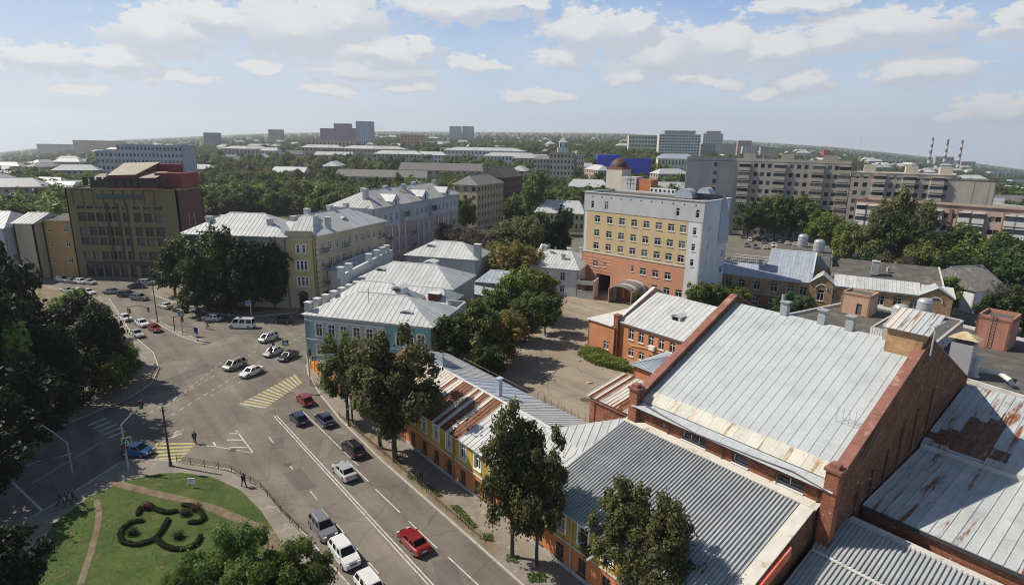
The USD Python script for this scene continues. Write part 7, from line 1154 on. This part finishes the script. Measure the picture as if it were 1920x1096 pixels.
g = G(320, 873, PZ); t = T('lamp_post', 'tall dark tapering lamp post on the lawn pavement by the yellow zebra', 'lamp post', g); vpole(t, g, hz(G(320, 873), 762), .14, .09, plain('post_dark', (0.05, 0.04, 0.035), .7)); part(t, 'post_base', MB().tube([g, g+Z*.5], .2, 10).get(), IRON); part(t, 'insulator_arm', MB().obox(g+Z*(hz(G(320, 873), 762)-.5), [.35, 0, 0], [0, .05, 0], [0, 0, .05]).get(), IRON)
def arm_post(base, armpts, label, cat='traffic light', sg=(), lights=(), mat=GALV, lamp=False, name='traffic_light_post'):
    g = G(*base); gp_ = g.copy(); gp_[2] = 0.0; t = T(name, label, cat, g); tp = over_px(g, *armpts[0]); h = tp[2]; vpole(t, g, h, .11, .08, mat); pts = [g+Z*h]+[over_px(g, *p) for p in armpts[1:]]
    if len(pts) > 1: part(t, 'arm', MB().tube(pts, .06, 6).get(), mat)
    faz = math.degrees(math.atan2(g[1], -g[0]))
    for (px, py, lime, s) in sg: xsign(t, over_px(g, px, py)-np.array([g[0], g[1], 0])/np.linalg.norm(g[:2])*.12, math.degrees(math.atan2(g[1], -g[0])) if False else 90+math.degrees(math.atan2(g[0], g[1])), s, lime)
    for (px, py) in lights: tlight(t, over_px(g, px, py)-np.array([g[0], g[1], 0])/np.linalg.norm(g[:2])*.2, 90+math.degrees(math.atan2(g[0], g[1])))
    if lamp: d = pts[-1]-pts[-2]; lamp_head(t, pts[-1], np.array([d[0], d[1], 0.02]))
    return t, g
def over_px(g, px, py): a = 90+math.degrees(math.atan2(g[0], g[1])); return V(px, py, g, a)
arm_post((242, 886), ((226, 796), (246, 776), (264, 759)), 'slim traffic light post with an arm over the cross street at the lawn corner', sg=((237, 826, True, 1.0),), lights=((264, 757), (231, 838)))
arm_post((136, 884), ((124, 830), (101, 811), (80, 797)), 'pale lamp post with traffic light arm among the dark shadows at the left', 'lamp post', lights=((72, 798),), lamp=True, name='lamp_post')
arm_post((471, 590), ((466, 546), (441, 542)), 'white bracket post carrying two crossing signs before the corner house trees', 'sign post', sg=((441, 544, False, 1.25), (466, 568, False, 1.1)), mat=WHITEP, name='sign_post')
arm_post((343, 628), ((340, 582),), 'post with crossing sign and traffic light on the narrow traffic island', sg=((339, 588, True, 1.15),), lights=((342, 598),))
arm_post((296, 606), ((292, 516), (297, 511)), 'tall dark lamp post on the far arm of the junction by the queueing cars', 'lamp post', lamp=True, mat=IRON, name='lamp_post')
arm_post((243, 606), ((243, 576), (258, 572), (276, 577)), 'traffic light post with horizontal arm over the queueing cars', lights=((243, 582), (278, 580)), mat=IRON)
arm_post((328, 620), ((326, 594), (321, 594), (331, 594)), 'small T-shaped double lamp post on the traffic island', 'lamp post', mat=IRON, name='lamp_post')
t, g = arm_post((582, 722), ((578, 640), (556, 643), (527, 645)), 'signal post on the blue house corner with an arm over the street', sg=((535, 642, True, 1.05), (589, 671, True, .9)), lights=((512, 641), (508, 655), (581, 660)), mat=GALV)
t, g = arm_post((654, 800), ((640, 668), (625, 664)), 'tall dark double pole beside the street trees', 'pole', mat=plain('pole_dark', (0.05, 0.045, 0.04), .8), lamp=True, name='utility_pole'); part(t, 'second_post', MB().tube([G(661, 793), G(661, 793)+Z*9.2], .13, 8).get(), plain('pole_wood', (0.09, 0.07, 0.055), .9)); part(t, 'notice', MB().tube([g+Z*2.6, g+Z*2.8], .17, 8).get(), WHITEP)
g = G(371, 640); t = T('keep_right_post', 'black and white striped post with blue signs at the tip of the traffic island', 'sign post', g); hh_ = hz(g, 612)
for i in range(8): part(t, 'post_band', MB().tube([g+Z*hh_*i/8, g+Z*hh_*(i+1)/8], .16, 8).get(), WHITEP if i % 2 else BLACKP)
for z in (.72, .88): q = g+Z*hh_*z-np.array([0, .2, 0]); part(t, 'round_sign', MB().tube([q, q-np.array([0, .04, 0])], .4, 14).get(), SIGNB)
g = G(360, 913, PZ+.05); t = T('lawn_notice', 'small white notice board standing in the lawn', 'notice board', g)
for s in (-.25, .25): part(t, 'leg', MB().tube([g+np.array([s, 0, 0]), g+np.array([s, 0, .5])], .025, 5).get(), IRON)
part(t, 'board', MB().obox(g+Z*.8, [.42, 0, 0], [0, .03, 0], [0, 0, .36]).get(), WHITEP)
for a, b in ((-.2, .28), (.05, .12), (-.1, -.05)): part(t, 'text_line', MB().obox(g+np.array([a*.3, -.034, .8+b*.8]), [.26, 0, 0], [0, .004, 0], [0, 0, .025]).get(), GREY9)
def railing(name, label, pts, h=.9, mat=RAILM, step=1.9, cat='railing', z0=PZ, group=None):
    pts = [np.array([*p[:2], z0]) for p in pts]; t = T(name, label, cat, pts[0], group=group)
    ls = LineString([tuple(p[:2]) for p in pts]); n = max(2, int(ls.length/step)); q = [np.array([*ls.interpolate(i/n, normalized=True).coords[0], z0]) for i in range(n+1)]
    for p in q: part(t, 'post', MB().tube([p, p+Z*(h+.06)], .04, 5).get(), mat)
    for a, b in zip(q[:-1], q[1:]):
        m = MB()
        for z in (.14, h): m.tube([a+Z*z, b+Z*z], .028, 4)
        for k in range(4): c, d = a+(b-a)*(k/4), a+(b-a)*((k+1)/4); m.tube([c+Z*.14, d+Z*h], .018, 4).tube([c+Z*h, d+Z*.14], .018, 4)
        part(t, 'railing_panel', m.get(), mat)
    return t
railing('pavement_railing', 'low lattice railing along the kerb in front of the lawn', pxs((332, 868), (430, 884), (490, 918), (530, 967), (560, 996)))
railing('pavement_railing', 'low lattice railing along the kerb of the dark park corner', pxs((132, 797), (190, 772), (240, 752), (282, 720), (292, 690)), .8)
railing('pavement_railing', 'low rusty railing along the verge beside the street trees', pxs((636, 782), (680, 820), (730, 862), (800, 922)), .6); railing('pavement_railing', 'low railing along the verge farther down, by the grass patches', pxs((800, 925), (850, 968), (900, 1012)), .55); railing('pavement_railing', 'short railing at the corner of the orange hoarding', pxs((585, 722), (600, 732), (636, 740)), .9)
railing('yard_fence', 'rusty low fence at the yard edge behind the street row', [be(-51)+B*.6, be(-41.5)+B*.6], 1.1, z0=6.2) if False else None
yf = T('roof_edge_posts', 'row of thin rusty posts along the back eave of the street row', 'posts', be(-50))
for k in range(8): part(yf, 'post', MB().tube([be(-50+k*1.15)+Z*.1, be(-50+k*1.15)+Z*.95], .03, 4).get(), RAILM)
part(yf, 'hoop', MB().tube([be(-51.5)+Z*.1, be(-51.4)+Z*1.1, be(-50.8)+Z*1.4, be(-50.2)+Z*1.1, be(-50.1)+Z*.1], .04, 5).get(), RAILM)
# orange hoarding with posters
ha, hb2 = G(584, 690, PZ), G(640, 742, PZ); hu = (hb2-ha)/np.linalg.norm(hb2-ha); hn = np.array([hu[1], -hu[0], 0]); Lh = np.linalg.norm(hb2-ha); hd_ = T('hoarding', 'orange painted hoarding along the pavement below the blue corner house', 'hoarding', ha)
ORG = noisy('hoarding_orange', (0.58, 0.16, 0.02), (0.70, 0.30, 0.05), .9, .6, (0.62, 0.5, 0.3), .8); k = 0
for i in range(7):
    a = ha+hu*(Lh*i/7); b = ha+hu*(Lh*(i+.96)/7); part(hd_, 'hoarding_panel', MB().obox((a+b)/2+Z*1.25, (b-a)/2, hn*.04, Z*1.2).get(), ORG if i < 6 else plaster('hoarding_red', (0.5, 0.1, 0.07))); part(hd_, 'post', MB().tube([a+hn*.05, a+hn*.05+Z*2.7], .06, 5).get(), RAILM)
# clipped hedge scrolls of the flower bed
HEDGE = leafmat('leaf_hedge', (0.0312, 0.0504, 0.0144), (0.0576, 0.0816, 0.0240)); REDLEAF = leafmat('leaf_red_barberry', (0.10, 0.045, 0.02), (0.15, 0.07, 0.03))
def hz8(p): return G(p[0]/3.915, 816+p[1]/3.915, PZ+.05)
def hedge(name, label, zpts, w=.21, h=.34, seed=0, mat=None):
    pts = [hz8(p) for p in zpts]; ls = LineString([tuple(p[:2]) for p in pts]); n = max(4, int(ls.length/.5)); g = np.random.default_rng(seed); m = MB()
    q = [np.array([*ls.interpolate(i/n, normalized=True).coords[0], PZ+.05]) for i in range(n+1)]
    [m.obox((a+b)/2+Z*h*.4, (b-a)*.55, np.array([-(b-a)[1], (b-a)[0], 0])/np.linalg.norm(b-a)*w*.6, Z*h*.42) for a, b in zip(q[:-1], q[1:])]; N = int(ls.length*420)+60
    k = g.integers(0, n, N); f = g.random(N)[:, None]; Q = np.array(q); c = Q[k]*(1-f)+Q[k+1]*f; u = g.normal(size=(N, 3)); u[:, 2] = np.abs(u[:, 2]); u /= np.linalg.norm(u, axis=1)[:, None]; P = c+np.clip(u*1.7, -1, 1)*[w*.8, w*.8, h*.92]*g.uniform(.85, 1.12, N)[:, None]
    a = np.cross(u, g.normal(size=(N, 3))); a /= np.linalg.norm(a, axis=1)[:, None]; b = np.cross(u, a); s = .075; v = np.stack([P-a*s, P-b*s*.7+u*.03, P+a*s, P+b*s*.7+u*.03], 1).reshape(-1, 3); i = np.arange(N)*4; m.add(v, np.vstack([np.stack([i, i+1, i+2], 1), np.stack([i, i+2, i+3], 1)]))
    top(name, m.get(), mat or HEDGE, label, 'hedge')
hedge('hedge', 'clipped hedge scroll at the top right of the flower bed', ((1340, 515), (1420, 525), (1480, 575), (1500, 615), (1460, 645), (1390, 645)), seed=1); hedge('hedge', 'clipped wavy hedge along the top of the flower bed', ((1010, 585), (1030, 540), (1090, 520), (1150, 550), (1220, 575), (1300, 560)), seed=2); hedge('hedge', 'clipped hedge scroll curling round the left of the flower bed', ((1045, 630), (960, 645), (900, 690), (878, 745), (905, 790), (990, 812), (1080, 792), (1145, 762), (1195, 695), (1235, 620)), seed=3); hedge('hedge', 'clipped hedge scroll at the bottom right of the flower bed', ((1155, 775), (1210, 820), (1290, 845), (1385, 835), (1455, 792), (1470, 745)), seed=4)
for k, (p, lb_, mt) in enumerate((((975, 720), 'small round bush inside the left hedge scroll', None), ((1310, 748), 'small round bush inside the lower right hedge scroll', None), ((1365, 580), 'small round bush inside the upper right hedge scroll', None), ((1440, 545), 'reddish bush at the top right of the flower bed', REDLEAF), ((1085, 535), 'reddish bush in the wavy top hedge', REDLEAF))): hedge('bush', lb_, ((p[0]-14, p[1]), (p[0]+14, p[1]+4)), .45, .6, 10+k, mt)
# weeds, rubble, manhole in the yard
def tuft(name, label, poly, n, s, h, seed, mat=None, z=.03):
    g = np.random.default_rng(seed); pg = Polygon([p[:2] for p in poly]).buffer(.01); x0, y0, x1, y1 = pg.bounds; P = []
    while len(P) < n:
        x, y = g.uniform(x0, x1), g.uniform(y0, y1)
        if pg.contains(Point(x, y)): P.append((x, y))
    P = np.array(P); hh_ = h*(.4+.9*np.array([meshkit.noise(np.array([x*.7, y*.7, seed])) for x, y in P])); zz = z+hh_*g.random(n)**.5; c = np.column_stack([P, zz]); u = g.normal(size=(n, 3))*.7+[0, 0, .7]; u /= np.linalg.norm(u, axis=1)[:, None]; a = np.cross(u, g.normal(size=(n, 3))); a /= np.linalg.norm(a, axis=1)[:, None]; b = np.cross(u, a)
    sz = (s*g.uniform(.6, 1.3, n))[:, None]; v = np.stack([c-a*sz, c-b*sz*.6, c+a*sz, c+b*sz*.6], 1).reshape(-1, 3); i = np.arange(n)*4; top(name, (v, np.vstack([np.stack([i, i+1, i+2], 1), np.stack([i, i+2, i+3], 1)])), mat or LEAF['light'], label, 'weeds', kind='stuff')
tuft('weeds', 'bright green weeds along the foot of the orange yard house', pxs((1082, 668), (1098, 656), (1140, 668), (1182, 690), (1188, 702), (1150, 694), (1110, 684)), 9000, .16, 1.3, 3)
for k, (pp, n) in enumerate((((( 790, 905), (806, 912), (830, 930), (818, 932)), 500), (((842, 948), (862, 950), (884, 975), (870, 978)), 900), (((866, 965), (895, 985), (888, 992), (860, 975)), 700), (((905, 1002), (922, 1002), (925, 1014), (908, 1014)), 400), (((950, 1040), (972, 1042), (970, 1056), (948, 1052)), 300), (((988, 1076), (1020, 1074), (1022, 1090), (992, 1092)), 700), (((765, 888), (790, 900), (785, 905), (762, 894)), 300))): tuft('grass_tuft', ['sparse grass tuft on the verge by the broad street tree', 'grass patch on the verge in the middle of the pavement', 'grass patch beside the low railing on the verge', 'small square grass patch on the pavement verge', 'grass ring at the foot of the tall street tree', 'bushy grass at the foot of the leaning street tree', 'dry grass strip on the verge under the broad street tree'][k], pxs(*pp, z=PZ), n//2, .10, .26, 20+k, LEAF['mid'], PZ)
tuft('grass_blades', 'short mown grass of the lawn', [q for q in [np.array(c) for c in lawn.exterior.coords[:-1]]], 26000, .045, .07, 40, leafmat('leaf_lawn', (0.040, 0.064, 0.014), (0.066, 0.092, 0.022)), PZ+.05)
for k, (x, y, s) in enumerate(((1033, 698, .8), (1105, 718, .6), (1046, 652, .5), (1130, 692, .4), (1085, 676, .5))):
    g = G(x, y, .03); R_ = np.random.default_rng(k); top('concrete_slab', hull(np.column_stack([R_.uniform(-s, s, 14), R_.uniform(-s*.6, s*.6, 14), R_.uniform(0, .22, 14)])+g), CONC, ['broken white slab lying in the yard shade', 'pale broken slab lying in the middle of the yard', 'small pale stone by the yard trees', 'pale stone at the edge of the weeds', 'pale kerb piece at the left end of the weeds'][k], 'rubble')
def cover(px, py, z, label, r=.42): g = G(px, py, z); top('manhole_cover', MB().tube([g+Z*.004, g+Z*.03], r, 20).get(), noisy('iron_cover_%d' % px, (0.07, 0.06, 0.05), (0.11, 0.09, 0.07), 3, .7), label, 'manhole')
cover(1097, 749, .03, 'round rusty manhole cover in the yard', .75); cover(437, 843, 0, 'round manhole cover on the road inside the painted triangle'); cover(540, 870, 0, 'round manhole cover in the lane by the lawn railing')

# ------------------------------------------------------------------ air
hzm = M('haze_air', {'v': ('principled_volume', {'color': (0.93, 0.965, 1.0), 'density': 0.00013, 'anisotropy': 0.3})}, [], surface=None, volume='v.volume')
hm = trimesh.creation.box([19400, 19400, 1000]); hm.apply_translation([0, 0, -640+500]); top('haze', hm, hzm, kind='stuff')
